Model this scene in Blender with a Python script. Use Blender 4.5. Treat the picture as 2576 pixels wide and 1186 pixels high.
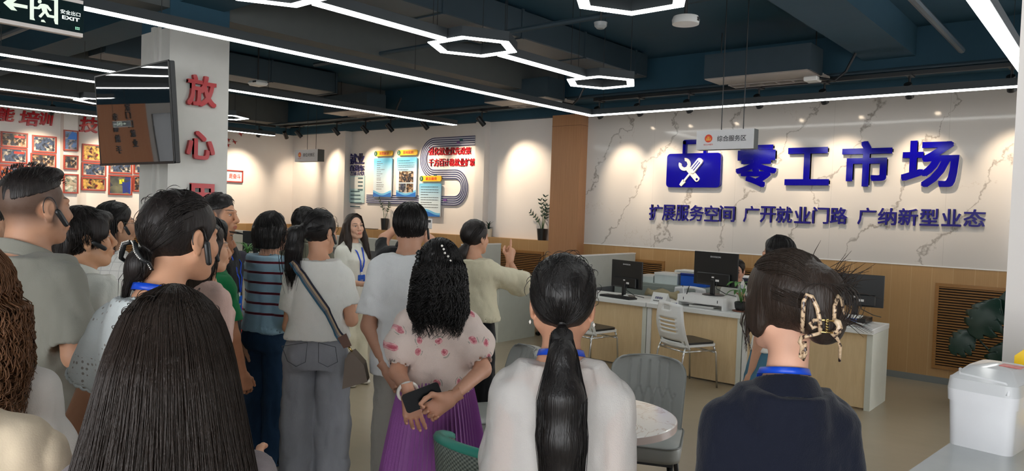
import bpy, math, random
import numpy as np
from mathutils import Vector, Matrix

S = bpy.context.scene
for o in list(bpy.data.objects):
    bpy.data.objects.remove(o)

# ------------------------------------------------------------------ camera
CAM_H = 1.72
FOC = 1857.4                      # focal length in pixels of the 2576 x 1186 frame
YAW, PITCH, ROLL = math.radians(-40.0), math.radians(1.986), math.radians(1.884)
cy_, sy_ = math.cos(YAW), math.sin(YAW)
FWD = np.array([sy_ * math.cos(PITCH), cy_ * math.cos(PITCH), -math.sin(PITCH)])
r0_ = np.array([cy_, -sy_, 0.0]); u0_ = np.cross(r0_, FWD)
RGT = math.cos(ROLL) * r0_ + math.sin(ROLL) * u0_
UPV = -math.sin(ROLL) * r0_ + math.cos(ROLL) * u0_
cam_data = bpy.data.cameras.new('camera')
cam_data.sensor_fit = 'HORIZONTAL'
cam_data.sensor_width = 36.0
cam_data.lens = 36.0 * FOC / 2576.0
cam_data.clip_start = 0.05
cam = bpy.data.objects.new('camera', cam_data)
S.collection.objects.link(cam)
cam.matrix_world = Matrix(((RGT[0], UPV[0], -FWD[0], 0.0), (RGT[1], UPV[1], -FWD[1], 0.0),
                           (RGT[2], UPV[2], -FWD[2], CAM_H), (0, 0, 0, 1)))
S.camera = cam

# ------------------------------------------------------------------ world, exposure
W = bpy.data.worlds.new('world'); S.world = W
W.use_nodes = True
W.node_tree.nodes['Background'].inputs[0].default_value = (0.96, 0.98, 1.0, 1)
W.node_tree.nodes['Background'].inputs[1].default_value = 5.8
S.view_settings.view_transform = 'Standard'
S.view_settings.look = 'None'
S.view_settings.exposure = 0.52
S.view_settings.gamma = 1.0
S.view_settings.use_curve_mapping = False
S.cycles.max_bounces = 6
S.cycles.diffuse_bounces = 3
S.cycles.glossy_bounces = 3
S.cycles.transmission_bounces = 5
S.cycles.transparent_max_bounces = 6
S.cycles.caustics_reflective = False
S.cycles.caustics_refractive = False
S.cycles.sample_clamp_indirect = 4.0
S.cycles.use_denoising = True
S.cycles.use_adaptive_sampling = True
S.cycles.adaptive_threshold = 0.02
LED_POWER = 7.4                   # radiance of the LED strips
SPOT_POWER = 40.0                 # watts of each wall-washing spot
WARM = (1.0, 0.80, 0.58)

# ------------------------------------------------------------------ picture -> world helpers (measured positions)
def ray(px, py):
    return FWD + RGT * (px - 1288.0) / FOC - UPV * (py - 593.0) / FOC
CAMP = np.array([0.0, 0.0, CAM_H])
def on_y(px, py, Y):
    d = ray(px, py); return CAMP + d * (Y / d[1])
def on_x(px, py, X):
    d = ray(px, py); return CAMP + d * (X / d[0])
def on_z(px, py, Z):
    d = ray(px, py); return CAMP + d * ((Z - CAM_H) / d[2])
def at_depth(px, py, t):
    return CAMP + ray(px, py) * t
def view_az(px):
    d = ray(px, 540); return math.atan2(d[0], d[1])

# ------------------------------------------------------------------ materials
MATS = {}
def srgb(r, g, b):
    f = lambda c: (c / 255.0 / 12.92) if c / 255.0 <= 0.04045 else ((c / 255.0 + 0.055) / 1.055) ** 2.4
    return (f(r), f(g), f(b))
class NT:
    def __init__(self, name):
        self.m = bpy.data.materials.new(name); self.m.use_nodes = True
        self.t = self.m.node_tree; self.n = self.t.nodes
        self.b = self.n['Principled BSDF']
    def node(self, typ, **kw):
        nd = self.n.new(typ)
        for k, v in kw.items():
            if k in nd.inputs.keys():
                nd.inputs[k].default_value = v
            else:
                setattr(nd, k, v)
        return nd
    def link(self, a, b): self.t.links.new(a, b)
    def set(self, **kw):
        for k, v in kw.items():
            k = k.replace('_', ' ')
            self.b.inputs[k].default_value = (*v, 1) if isinstance(v, tuple) and len(v) == 3 else v
    def coords(self, scale=(1, 1, 1), rot=(0, 0, 0), loc=(0, 0, 0)):
        c = self.node('ShaderNodeTexCoord'); mp = self.node('ShaderNodeMapping')
        mp.inputs['Scale'].default_value = scale; mp.inputs['Rotation'].default_value = rot; mp.inputs['Location'].default_value = loc
        self.link(c.outputs['Object'], mp.inputs['Vector'])
        return mp.outputs[0]
    def noise(self, vec, scale, detail=3, rough=0.5, dist=0.0):
        nd = self.node('ShaderNodeTexNoise'); nd.inputs['Scale'].default_value = scale
        nd.inputs['Detail'].default_value = detail; nd.inputs['Roughness'].default_value = rough
        nd.inputs['Distortion'].default_value = dist
        if vec is not None: self.link(vec, nd.inputs['Vector'])
        return nd.outputs[0]
    def ramp(self, fac, stops, interp='LINEAR'):
        r = self.node('ShaderNodeValToRGB'); r.color_ramp.interpolation = interp
        e = r.color_ramp.elements
        while len(e) < len(stops): e.new(0.5)
        for i, (p, c) in enumerate(stops):
            e[i].position = p; e[i].color = (*c, 1) if len(c) == 3 else c
        self.link(fac, r.inputs[0]); return r.outputs[0]
    def math(self, op, a, b=None, c=None):
        m = self.node('ShaderNodeMath', operation=op)
        for i, v in enumerate((a, b, c)):
            if v is None: continue
            if isinstance(v, (int, float)): m.inputs[i].default_value = v
            else: self.link(v, m.inputs[i])
        return m.outputs[0]
    def mix(self, fac, a, b, mode='MIX'):
        m = self.node('ShaderNodeMix', data_type='RGBA', blend_type=mode)
        for s, v in ((0, fac), (6, a), (7, b)):
            if isinstance(v, (int, float)): m.inputs[s].default_value = v
            elif isinstance(v, tuple): m.inputs[s].default_value = (*v, 1)
            else: self.link(v, m.inputs[s])
        return m.outputs[2]
    def color(self, v): self.link(v, self.b.inputs['Base Color'])
    def bump(self, h, strength=0.3, dist=0.01):
        b = self.node('ShaderNodeBump'); b.inputs['Strength'].default_value = strength; b.inputs['Distance'].default_value = dist
        self.link(h, b.inputs['Height']); self.link(b.outputs[0], self.b.inputs['Normal'])
    def xyz(self, vec):
        s = self.node('ShaderNodeSeparateXYZ'); self.link(vec, s.inputs[0]); return s.outputs
def mat(name, col, rough=0.5, metal=0.0, spec=0.5, **kw):
    """plain surface with a faint procedural variation"""
    if name in MATS: return MATS[name]
    n = NT(name)
    n.set(Roughness=rough, Metallic=metal, Specular_IOR_Level=spec)
    v = n.noise(n.coords(), 9.0, 2)
    c2 = tuple(min(1, c * 1.06 + 0.002) for c in col); c1 = tuple(c * 0.94 for c in col)
    n.color(n.mix(v, c1, c2))
    for k, x in kw.items(): n.set(**{k: x})
    MATS[name] = n.m; return n.m
def emat(name, col, power):
    if name in MATS: return MATS[name]
    n = NT(name); n.set(Base_Color=(0.8, 0.8, 0.8), Emission_Color=col, Emission_Strength=power, Roughness=0.5)
    MATS[name] = n.m; return n.m

# ------------------------------------------------------------------ mesh builders
class MB:
    """collects shapes into one mesh"""
    def __init__(self): self.v = []; self.f = []; self.n = 0; self.mi = []; self.cur = 0
    def add(self, v, f):
        v = np.asarray(v, float).reshape(-1, 3)
        self.v.append(v)
        for q in f: self.f.append([int(i) + self.n for i in q]); self.mi.append(self.cur)
        self.n += len(v); return self
    def mat(self, i): self.cur = i; return self
    def box(self, x0, x1, y0, y1, z0, z1, bev=0.0):
        if x0 > x1: x0, x1 = x1, x0
        if y0 > y1: y0, y1 = y1, y0
        if z0 > z1: z0, z1 = z1, z0
        if bev <= 0:
            v = [(x, y, z) for z in (z0, z1) for y in (y0, y1) for x in (x0, x1)]
            return self.add(v, [(0, 2, 3, 1), (4, 5, 7, 6), (0, 1, 5, 4), (2, 6, 7, 3), (0, 4, 6, 2), (1, 3, 7, 5)])
        b = min(bev, (x1 - x0) * .45, (y1 - y0) * .45, (z1 - z0) * .45)
        lo = np.array([x0, y0, z0]); hi = np.array([x1, y1, z1])
        vs = []; idx = {}
        for sx in (0, 1):
            for sy in (0, 1):
                for sz in (0, 1):
                    c = np.where(np.array([sx, sy, sz]) == 1, hi, lo); s = np.where(np.array([sx, sy, sz]) == 1, -b, b)
                    for a in range(3):
                        p = c + s; p[a] = c[a]; idx[(sx, sy, sz, a)] = len(vs); vs.append(p)
        fs = []
        for a in range(3):
            o1, o2 = [(1, 2), (0, 2), (0, 1)][a]
            for s in (0, 1):
                q = []
                for (p, r) in ((0, 0), (1, 0), (1, 1), (0, 1)):
                    k = [0, 0, 0]; k[a] = s; k[o1] = p; k[o2] = r; q.append(idx[(*k, a)])
                fs.append(q)
        for a in range(3):
            o1, o2 = [(1, 2), (0, 2), (0, 1)][a]
            for p in (0, 1):
                for r in (0, 1):
                    k0 = [0, 0, 0]; k0[o1] = p; k0[o2] = r; k1 = list(k0); k1[a] = 1
                    fs.append([idx[(*k0, o1)], idx[(*k0, o2)], idx[(*k1, o2)], idx[(*k1, o1)]])
        for sx in (0, 1):
            for sy in (0, 1):
                for sz in (0, 1): fs.append([idx[(sx, sy, sz, a)] for a in range(3)])
        return self.add(vs, fs)
    def tube(self, pts, r, seg=8, cap=True):
        pts = [np.asarray(p, float) for p in pts]; n = len(pts)
        rs = r if isinstance(r, (list, tuple, np.ndarray)) else [r] * n
        tang = [pts[min(i + 1, n - 1)] - pts[max(i - 1, 0)] for i in range(n)]
        up = np.array([0, 0, 1.0]) if abs(tang[0][2]) < 0.9 * np.linalg.norm(tang[0]) else np.array([1.0, 0, 0])
        v = []
        for i in range(n):
            t = tang[i] / (np.linalg.norm(tang[i]) + 1e-12)
            a = np.cross(t, up); a /= np.linalg.norm(a) + 1e-12; b = np.cross(a, t); up = b
            for k in range(seg):
                th = 2 * math.pi * k / seg
                v.append(pts[i] + rs[i] * (math.cos(th) * a + math.sin(th) * b))
        f = [(i * seg + k, i * seg + (k + 1) % seg, (i + 1) * seg + (k + 1) % seg, (i + 1) * seg + k) for i in range(n - 1) for k in range(seg)]
        if cap: f += [tuple(range(seg))[::-1], tuple((n - 1) * seg + k for k in range(seg))]
        return self.add(v, f)
    def cyl(self, c, r, z0, z1, seg=20, r2=None):
        return self.lathe(c, [(r, z0), (r2 if r2 is not None else r, z1)], seg)
    def lathe(self, c, prof, seg=24):
        v = []; n = len(prof)
        for (r, z) in prof:
            for k in range(seg):
                th = 2 * math.pi * k / seg; v.append((c[0] + r * math.cos(th), c[1] + r * math.sin(th), (c[2] if len(c) > 2 else 0) + z))
        f = [(i * seg + k, i * seg + (k + 1) % seg, (i + 1) * seg + (k + 1) % seg, (i + 1) * seg + k) for i in range(n - 1) for k in range(seg)]
        f += [tuple(range(seg))[::-1], tuple((n - 1) * seg + k for k in range(seg))]
        return self.add(v, f)
    def prism(self, poly, axis, a0, a1):
        """polygon given in the two other axes, extruded along axis from a0 to a1"""
        n = len(poly); v = []
        for a in (a0, a1):
            for (p, q) in poly:
                v.append({'x': (a, p, q), 'y': (p, a, q), 'z': (p, q, a)}[axis])
        f = [tuple(range(n))[::-1], tuple(range(n, 2 * n))] + [(i, (i + 1) % n, n + (i + 1) % n, n + i) for i in range(n)]
        return self.add(v, f)
    def grid(self, P):
        """P: (m,n,3) points -> sheet"""
        P = np.asarray(P); m, n = P.shape[:2]
        f = [(i * n + j, i * n + j + 1, (i + 1) * n + j + 1, (i + 1) * n + j) for i in range(m - 1) for j in range(n - 1)]
        return self.add(P.reshape(-1, 3), f)
    def shell(self, P, th, nrm=None):
        """sheet with thickness"""
        P = np.asarray(P, float); m, n = P.shape[:2]
        if nrm is None:
            du = np.gradient(P, axis=0); dv = np.gradient(P, axis=1); N = np.cross(du, dv); N /= np.linalg.norm(N, axis=2, keepdims=True) + 1e-12
        else: N = np.asarray(nrm, float)
        A = P + N * th / 2; B = P - N * th / 2
        v = np.concatenate([A.reshape(-1, 3), B.reshape(-1, 3)]); o = m * n; f = []
        for i in range(m - 1):
            for j in range(n - 1):
                q = (i * n + j, i * n + j + 1, (i + 1) * n + j + 1, (i + 1) * n + j)
                f.append(q); f.append(tuple(o + k for k in q[::-1]))
        for i in range(m - 1):
            for j in (0, n - 1): f.append((i * n + j, (i + 1) * n + j, o + (i + 1) * n + j, o + i * n + j))
        for j in range(n - 1):
            for i in (0, m - 1): f.append((i * n + j, i * n + j + 1, o + i * n + j + 1, o + i * n + j))
        return self.add(v, f)
    def xf(self, M):
        M = np.array(M)
        self.v = [np.c_[v, np.ones(len(v))] @ M.T[:, :3] for v in self.v]; return self
    def build(self, name, m, parent=None, smooth=False, loc=None):
        v = np.concatenate(self.v) if self.v else np.zeros((0, 3))
        return mesh_obj(name, v, self.f, m, parent, smooth, mi=self.mi, loc=loc)
def fix_normals(me):
    import bmesh
    bm = bmesh.new(); bm.from_mesh(me); bmesh.ops.recalc_face_normals(bm, faces=bm.faces); bm.to_mesh(me); bm.free()
def mesh_obj(name, v, f, m, parent=None, smooth=False, mi=None, loc=None, recalc=True):
    me = bpy.data.meshes.new(name)
    if isinstance(f, np.ndarray):
        nf = len(f); k = f.shape[1]
        me.vertices.add(len(v)); me.vertices.foreach_set('co', np.asarray(v, np.float32).ravel())
        me.loops.add(nf * k); me.loops.foreach_set('vertex_index', f.astype(np.int32).ravel())
        me.polygons.add(nf); me.polygons.foreach_set('loop_start', (np.arange(nf) * k).astype(np.int32))
        me.update(calc_edges=True)
    else:
        me.from_pydata([tuple(map(float, p)) for p in v], [], [tuple(q) for q in f])
        if recalc: fix_normals(me)
    ms = m if isinstance(m, (list, tuple)) else [m]
    for x in ms: me.materials.append(x)
    if mi is not None and len(ms) > 1: me.polygons.foreach_set('material_index', np.asarray(mi, np.int32))
    if smooth:
        if smooth is True: me.polygons.foreach_set('use_smooth', np.ones(len(me.polygons), bool))
        else: me.set_sharp_from_angle(angle=smooth) if hasattr(me, 'set_sharp_from_angle') else None; me.polygons.foreach_set('use_smooth', np.ones(len(me.polygons), bool))
    o = bpy.data.objects.new(name, me); S.collection.objects.link(o)
    if parent is not None: o.parent = parent
    if loc is not None: o.location = loc
    return o
SM = math.radians(35)
def thing(name, label, cat, loc=(0, 0, 0), rotz=0.0, group=None):
    o = bpy.data.objects.new(name, None); S.collection.objects.link(o)
    o.empty_display_size = 0.1
    o.location = loc; o.rotation_euler = (0, 0, rotz)
    return tag(o, label, cat, group)
def tag(o, label=None, cat=None, group=None, kind=None):
    if label: o['label'] = label
    if cat: o['category'] = cat
    if group: o['group'] = group
    if kind: o['kind'] = kind
    return o
def struct(o): o['kind'] = 'structure'; return o
def copy_tree(o, parent=None):
    c = o.copy(); S.collection.objects.link(c)
    if parent is not None: c.parent = parent
    for ch in list(o.children): copy_tree(ch, c)
    return c
# ------------------------------------------------------------------ lettering
def text_verts(s, bold=0.0, depth=0.0, res=3, fit=None, shear=0.0):
    """text as a mesh lying in the local XZ plane, front towards -Y; fit=(width, height) of the ink box, centred"""
    cu = bpy.data.curves.new('lettering', 'FONT'); cu.body = s; cu.size = 1.0
    cu.resolution_u = res; cu.shear = shear; cu.fill_mode = 'BOTH'
    cu.extrude = 0.05 if depth > 0 else 0.0
    o = bpy.data.objects.new('lettering', cu); S.collection.objects.link(o)
    dg = bpy.context.evaluated_depsgraph_get(); dg.update()
    me = bpy.data.meshes.new_from_object(o.evaluated_get(dg))
    v = np.array([p.co[:] for p in me.vertices]); f = [list(p.vertices) for p in me.polygons]
    bpy.data.objects.remove(o); bpy.data.curves.remove(cu); bpy.data.meshes.remove(me)
    if bold > 0:      # heavier strokes: the glyph repeated around a small circle
        nv = len(v); vs, fs = [], []
        for q, (ox, oy) in enumerate(((-1, -1), (1, -1), (1, 1), (-1, 1)) + (((0, 1), (0, -1), (1, 0), (-1, 0)) if bold > .015 else ())):
            vs.append(v + np.array([bold * ox, bold * oy, .0004 * q])); fs += [[i + q * nv for i in g] for g in f]
        v = np.concatenate(vs); f = fs
    lo, hi = v.min(0), v.max(0)
    c = (lo + hi) / 2; sz = hi - lo
    v = v - c
    if fit is not None:
        sx = fit[0] / sz[0] if fit[0] else fit[1] / sz[1]
        sy = fit[1] / sz[1] if fit[1] else sx
        v[:, 0] *= sx; v[:, 1] *= sy
    if depth > 0: v[:, 2] *= depth / 0.1
    return np.stack([v[:, 0], -v[:, 2], v[:, 1]], 1), f
def text_obj(name, s, m, centre, fit, bold=0.0, depth=0.0, face='-y', parent=None, res=3, shear=0.0):
    v, f = text_verts(s, bold, depth, res, fit, shear)
    if face == '+x': v = np.stack([-v[:, 1], v[:, 0], v[:, 2]], 1)
    elif face == '+y': v = np.stack([-v[:, 0], -v[:, 1], v[:, 2]], 1)
    o = mesh_obj(name, v, f, m, parent, False, recalc=False)
    o.location = centre
    return o
def add_text(mb, s, centre, fit, bold=0.0, face='-y', res=2):
    v, f = text_verts(s, bold, 0, res, fit)
    if face == '+x': v = np.stack([-v[:, 1], v[:, 0], v[:, 2]], 1)
    mb.add(v + np.asarray(centre, float), f); return mb
# ================================================================== SETTING
YB = 9.04          # front of wainscot and marble
YW = 9.20          # recessed white wall
XL = -13.82        # left wainscot plane
ZC = 3.75          # slab
ZT = 3.17          # top of the light paint

def wood_mat(name, c1, c2, scale=(14, 14, 0.9), rough=0.45, ribs=0.0):
    n = NT(name); vec = n.coords(scale)
    a = n.noise(vec, 3.0, 5, 0.6, 0.4); b = n.noise(n.coords((60, 60, 1.2)), 6.0, 2)
    col = n.ramp(a, [(0.30, c1), (0.70, c2)])
    col = n.mix(0.25, col, n.ramp(b, [(0.35, c1), (0.65, c2)]))
    n.color(col); n.set(Roughness=rough)
    MATS[name] = n.m
    return n
n = NT('painted_wall'); n.set(Roughness=0.85, Specular_IOR_Level=0.2)
n.color(n.mix(n.noise(n.coords(), 3.0, 2), srgb(226, 220, 216), srgb(232, 227, 222))); M_WALL = n.m
n = NT('wall_white_trim'); n.set(Roughness=0.6)
n.color(n.mix(n.noise(n.coords(), 4.0, 2), srgb(228, 226, 224), srgb(236, 234, 231))); M_TRIM = n.m
# vertical boards of the wainscot: each board its own tone
n = NT('oak_wainscot'); vec = n.coords((1, 1, 1)); xyz = n.xyz(vec)
s_ = n.math('ADD', xyz[0], xyz[1])
brick = n.math('FLOOR', n.math('MULTIPLY', s_, 5.0))
wn = n.node('ShaderNodeTexWhiteNoise', noise_dimensions='1D'); n.link(brick, wn.inputs['W'])
gr = n.noise(n.coords((55, 55, 0.8)), 4.0, 4, 0.6)
base = n.mix(gr, srgb(160, 122, 78), srgb(186, 148, 100))
base = n.mix(n.math('MULTIPLY', wn.outputs[0], 0.35), base, srgb(196, 160, 114))
fr = n.math('FRACT', n.math('MULTIPLY', s_, 5.0))
groove = n.math('LESS_THAN', fr, 0.03)
n.color(n.mix(n.math('MULTIPLY', groove, 0.22), base, srgb(226, 200, 160))); n.set(Roughness=0.42, Specular_IOR_Level=0.4); M_OAK = n.m
M_OAKC = wood_mat('column_oak_veneer', srgb(166, 118, 82), srgb(186, 138, 99), (40, 40, 0.5)).m
M_BIRCH = wood_mat('desk_birch_laminate', srgb(214, 186, 142), srgb(228, 202, 160), (9, 9, 1.2), 0.4).m
M_SLAT = wood_mat('louvre_wood', srgb(140, 98, 52), srgb(166, 120, 66), (2, 30, 30), 0.35).m
M_ORANGE = wood_mat('terracotta_wood_panel', srgb(214, 136, 88), srgb(226, 152, 104), (20, 20, 0.6), 0.5).m
# marble
n = NT('white_marble_tile'); vec = n.coords((1, 1, 1))
xyz = n.xyz(vec)
# veins run diagonally in the x-z plane
rot = n.coords((1, 1, 1), (0, math.radians(-33), 0))
w1 = n.noise(rot, 1.1, 3, 0.55)
d1 = n.xyz(rot)
off = n.math('MULTIPLY_ADD', n.noise(n.coords((1.6, 1, 1.6)), 1.4, 5, 0.62), 0.85, d1[0])
ph = n.math('FRACT', n.math('MULTIPLY', off, 1.45))
dist = n.math('ABSOLUTE', n.math('SUBTRACT', ph, 0.5))
br = n.noise(n.coords((2, 1, 2)), 3.0, 3)
wd = n.math('MULTIPLY_ADD', br, 0.13, -0.03)
v1 = n.math('SUBTRACT', 1.0, n.math('SMOOTH_MIN', 1.0, n.math('DIVIDE', dist, n.math('MAXIMUM', wd, 0.004)), 0.3))
v1 = n.math('MAXIMUM', v1, 0.0)
edge = n.math('MULTIPLY', v1, n.math('MULTIPLY_ADD', n.noise(n.coords((1, 1, 1)), 5.0, 4, 0.7), 1.15, 0.10))
rot2 = n.coords((1, 1, 1), (0, math.radians(62), 0)); d2 = n.xyz(rot2)
off2 = n.math('MULTIPLY_ADD', n.noise(n.coords((2.2, 1, 2.2), (0, 0, 0), (3, 0, 1)), 1.6, 5, 0.7), 1.3, d2[0])
dist2 = n.math('ABSOLUTE', n.math('SUBTRACT', n.math('FRACT', n.math('MULTIPLY', off2, 0.8)), 0.5))
v2 = n.math('MULTIPLY', n.math('LESS_THAN', dist2, 0.006), n.math('GREATER_THAN', n.noise(n.coords(), 1.7, 2), 0.52))
mcol = n.mix(edge, srgb(206, 201, 196), srgb(124, 116, 108))
mcol = n.mix(n.math('MULTIPLY', v2, 0.28), mcol, srgb(158, 140, 120))
# tile joints every 0.92 m
jx = n.math('LESS_THAN', n.math('FRACT', n.math('ADD', n.math('DIVIDE', xyz[0], 1.18), 0.31)), 0.003)
mcol = n.mix(n.math('MULTIPLY', jx, 0.4), mcol, srgb(150, 146, 142))
n.color(mcol); n.set(Roughness=0.09, Specular_IOR_Level=0.4); M_MARBLE = n.m
# floor: polished beige-grey vinyl
n = NT('polished_grey_floor'); v = n.coords()
a = n.noise(v, 0.9, 4, 0.6); b = n.noise(n.coords((1, 5, 1)), 2.5, 4, 0.65)
n.color(n.mix(n.math('MULTIPLY', b, 0.5), n.ramp(a, [(0.3, srgb(150, 138, 116)), (0.7, srgb(168, 155, 132))]), srgb(142, 131, 110)))
n.set(Roughness=0.28, Specular_IOR_Level=0.45); n.bump(n.noise(v, 6, 3), 0.05, 0.01); M_FLOOR = n.m
M_CEIL = mat('dark_navy_ceiling_paint', srgb(40, 74, 92), 0.7, 0, 0.3)
M_BEAM = mat('lit_beam_paint', srgb(84, 88, 88), 0.65, 0, 0.3)  # ceiling paint lightened on the left beams, standing in for light on them
M_BLACK = mat('matte_black_metal', (0.012, 0.014, 0.016), 0.45)
M_BLACKP = mat('black_plastic', (0.010, 0.011, 0.012), 0.35)
M_WHITEP = mat('white_plastic', srgb(232, 233, 232), 0.35)
M_GREYW = mat('white_laminate', srgb(226, 227, 224), 0.35)
M_LED = emat('led_diffuser', (0.98, 1.0, 0.97), LED_POWER)
M_LENS = emat('spot_lens', WARM, 22.0)
M_CHROME = mat('chrome', (0.7, 0.7, 0.7), 0.18, 1.0)
M_BASEB = mat('grey_baseboard', srgb(120, 124, 124), 0.4)

def sbox(name, x0, x1, y0, y1, z0, z1, m):
    return struct(MB().box(x0, x1, y0, y1, z0, z1).build(name, m))
sbox('floor', -14.2, 4.2, -7.2, 9.6, -0.12, 0.0, M_FLOOR)
sbox('ceiling', -14.2, 4.2, -7.2, 9.6, ZC, ZC + 0.15, M_CEIL)
# back wall: white recessed part, marble part, dark band above
w = MB().box(-14.2, -6.55, YW, YW + 0.2, 0, ZT).build('wall_back', M_WALL); struct(w)
sbox('wall_back_marble', -6.55, 1.0, YB, YB + 0.3, 1.262, ZT, M_MARBLE)
sbox('wall_back_upper', -14.2, 4.2, YW - 0.12, YW + 0.3, ZT, ZC, M_CEIL)
sbox('wall_back_wainscot', -13.9, 1.0, YB, YW + 0.02, 0.0, 1.262, M_OAK)
sbox('trim_1', -6.25, 1.0, YB - 0.006, YB, 1.255, 1.268, M_TRIM)
sbox('baseboard_back', -13.7, 1.0, YB - 0.012, YB, 0.0, 0.07, M_BASEB)
# wood column between white wall and marble
yc = 8.86
xc0 = on_y(1385, 450, yc)[0]; xc1 = on_y(1457, 450, yc)[0]
col = struct(MB().box(xc0, xc1, yc, YB + 0.1, 0, ZT - 0.02).build('wall_back_column', M_OAKC))
MB().box(xc0 - 0.002, xc1 + 0.001, yc - 0.002, YB, 2.985, 2.99).build('panel_joint', mat('joint_dark', srgb(110, 70, 45), 0.6), col)
# pilasters of the white wall
for i, (pa, pb, pc) in enumerate(((1195, 1218, 1232), (851, 867.5, 883))):
    xr = on_y(pc, 400, YW)[0]
    d = ray(pb, 400); yf = xr / d[0] * d[1]
    xl = on_y(pa, 400, yf)[0]
    sbox('trim_%d' % (i + 2), xl, xr, yf, YW, 1.262, ZT, M_WALL)
# left wall
sbox('wall_left', XL - 0.36, XL - 0.16, -7.0, YW, 0, ZT, M_WALL)
sbox('wall_left_upper', XL - 0.36, XL - 0.1, -7.0, YW, ZT, ZC, M_CEIL)
sbox('wall_left_wainscot', XL - 0.18, XL, 0.8, YB, 0, 1.262, M_OAK)
sbox('wall_left_panel', XL - 0.16, XL - 0.10, -0.93, 0.55, 0.0, 2.95, M_ORANGE)
sbox('wall_left_soffit', XL - 0.16, XL - 0.04, -6.9, 0.75, 2.95, ZC, M_CEIL)
sbox('door_1', XL - 0.16, XL - 0.12, -2.3, -1.05, 0.0, 2.72, mat('dark_door_glass', (0.01, 0.014, 0.02), 0.1))
sbox('baseboard_left', XL, XL + 0.012, 0.8, YB, 0.0, 0.07, M_BASEB)
XW = XL - 0.16
pl0, pl1 = on_x(160, 380, XL)[1], on_x(195.5, 380, XL)[1]
sbox('trim_4', XW, XL, pl0, pl1, 1.262, ZT - 0.02, M_WALL)
# unseen room ends behind the photographer; window openings placed and sized for sky light
for i, (a, b) in enumerate(((-14.2, -2.6), (-0.4, -0.3), (1.9, 2.0), (3.9, 4.2))):
    sbox('wall_front_%d' % (i + 1), a, b, -7.2, -7.0, 0, ZC, M_WALL)
sbox('wall_front_head', -14.2, 4.2, -7.2, -7.0, 3.35, ZC, M_WALL)
sbox('wall_front_base', -14.2, 4.2, -7.2, -7.0, 0, 0.25, M_WALL)
for i, (a, b) in enumerate(((-7.2, -6.8), (-4.6, -4.4), (-1.6, 4.2))):
    sbox('wall_right_%d' % (i + 1), 4.0, 4.2, a, b, 0, ZC, M_WALL)
sbox('wall_right_head', 4.0, 4.2, -7.2, 9.6, 3.0, ZC, M_WALL)
sbox('wall_right_far', 4.0, 4.2, 4.2, 9.6, 0, 3.0, M_WALL)
# near white wall at the right edge
e0 = at_depth(2540, 560, 3.2)
sbox('wall_right_return', e0[0], 4.0, e0[1], e0[1] + 0.22, 0, ZC, M_WALL)
# square pillar on the left: white below, dark above
PX0, PX1, PY0, PY1 = -6.83, -6.285, 2.92, 3.456
M_PILLAR = mat('pillar_paint', srgb(200, 199, 194), 0.7)
sbox('wall_pillar', PX0, PX1, PY0, PY1, 0, ZT, M_PILLAR)
sbox('wall_pillar_head', PX0 + 0.002, PX1 - 0.002, PY0 + 0.002, PY1 - 0.002, ZT, ZC, M_CEIL)
pc_ = MB().box(PX0 + 0.27, PX0 + 0.33, PY0 - 0.035, PY0, 0.3, ZT + 0.02).box(PX0 + 0.36, PX0 + 0.39, PY0 - 0.02, PY0, 0.3, ZT + 0.04)
tag(pc_.build('cable_conduit', M_PILLAR), 'pair of cream cable conduits running up the white pillar', 'conduit')
# beams and ducts of the open ceiling
for i, (x0, x1, y0, y1, z0) in enumerate(((-6.8, -6.3, -7, 9.1, 3.33), (-13.9, 4, 3.0, 3.4, 3.40), (-10.6, -10.2, 3.4, 9.1, 3.42), (-2.3, -1.8, -7, 9.1, 3.45),
                                          (-13.9, 4, 8.55, 9.0, 3.30), (-13.9, 4, -1.2, -0.8, 3.4), (-13.7, -13.2, -7, 9, 3.3))):
    struct(MB().box(x0, x1, y0, y1, z0, ZC + 0.02).build('ceiling_beam_%d' % (i + 1), M_BEAM if i in (0, 2, 6) else M_CEIL))
BEAMS = ((-6.8, -6.3, -7, 9.1, 3.33), (-13.9, 4, 3.0, 3.4, 3.40), (-10.6, -10.2, 3.4, 9.1, 3.42), (-2.3, -1.8, -7, 9.1, 3.45), (-13.9, 4, 8.55, 9.0, 3.30), (-13.9, 4, -1.2, -0.8, 3.4), (-13.7, -13.2, -7, 9, 3.3))
def soffit(x, y):
    z = ZC
    for (a, b, c, d, e) in BEAMS:
        if a - .03 < x < b + .03 and c - .03 < y < d + .03: z = min(z, e)
    return z - 0.002
M_DUCT = mat('dark_duct_metal', srgb(50, 66, 76), 0.5, 0.2)
def duct(x0, x1, y0, y1, z0, z1, label):
    m = MB().box(x0, x1, y0, y1, z0, z1, 0.01)
    lx = x1 - x0 > y1 - y0
    k = int((x1 - x0 if lx else y1 - y0) / 1.1)
    for i in range(1, k + 1):
        a = (x0 if lx else y0) + i * 1.1
        if lx: m.box(a, a + 0.03, y0 - 0.012, y1 + 0.012, z0 - 0.012, z1 + 0.005)
        else: m.box(x0 - 0.012, x1 + 0.012, a, a + 0.03, z0 - 0.012, z1 + 0.005)
    tag(m.build('air_duct', M_DUCT), label, 'duct', 'ceiling ducts')
duct(-5.3, -4.75, 3.5, 8.2, 3.44, 3.72, 'long dark air duct running beside the hexagon light row')
duct(-9.9, -9.4, 3.6, 6.9, 3.42, 3.72, 'dark air duct above the far strip lights left of centre')
duct(-13.0, -7.0, 1.0, 1.5, 3.45, 3.72, 'dark air duct crossing the ceiling behind the hanging screen')
def pipe(pts, r, label):
    tag(MB().tube(pts, r, 8).build('ceiling_pipe', M_DUCT), label, 'pipe', 'ceiling pipes')
pipe([(-13.5, 8.3, 3.28), (-0.5, 8.3, 3.28)], 0.022, 'thin dark pipe running along the back wall above the spot rail')
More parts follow.
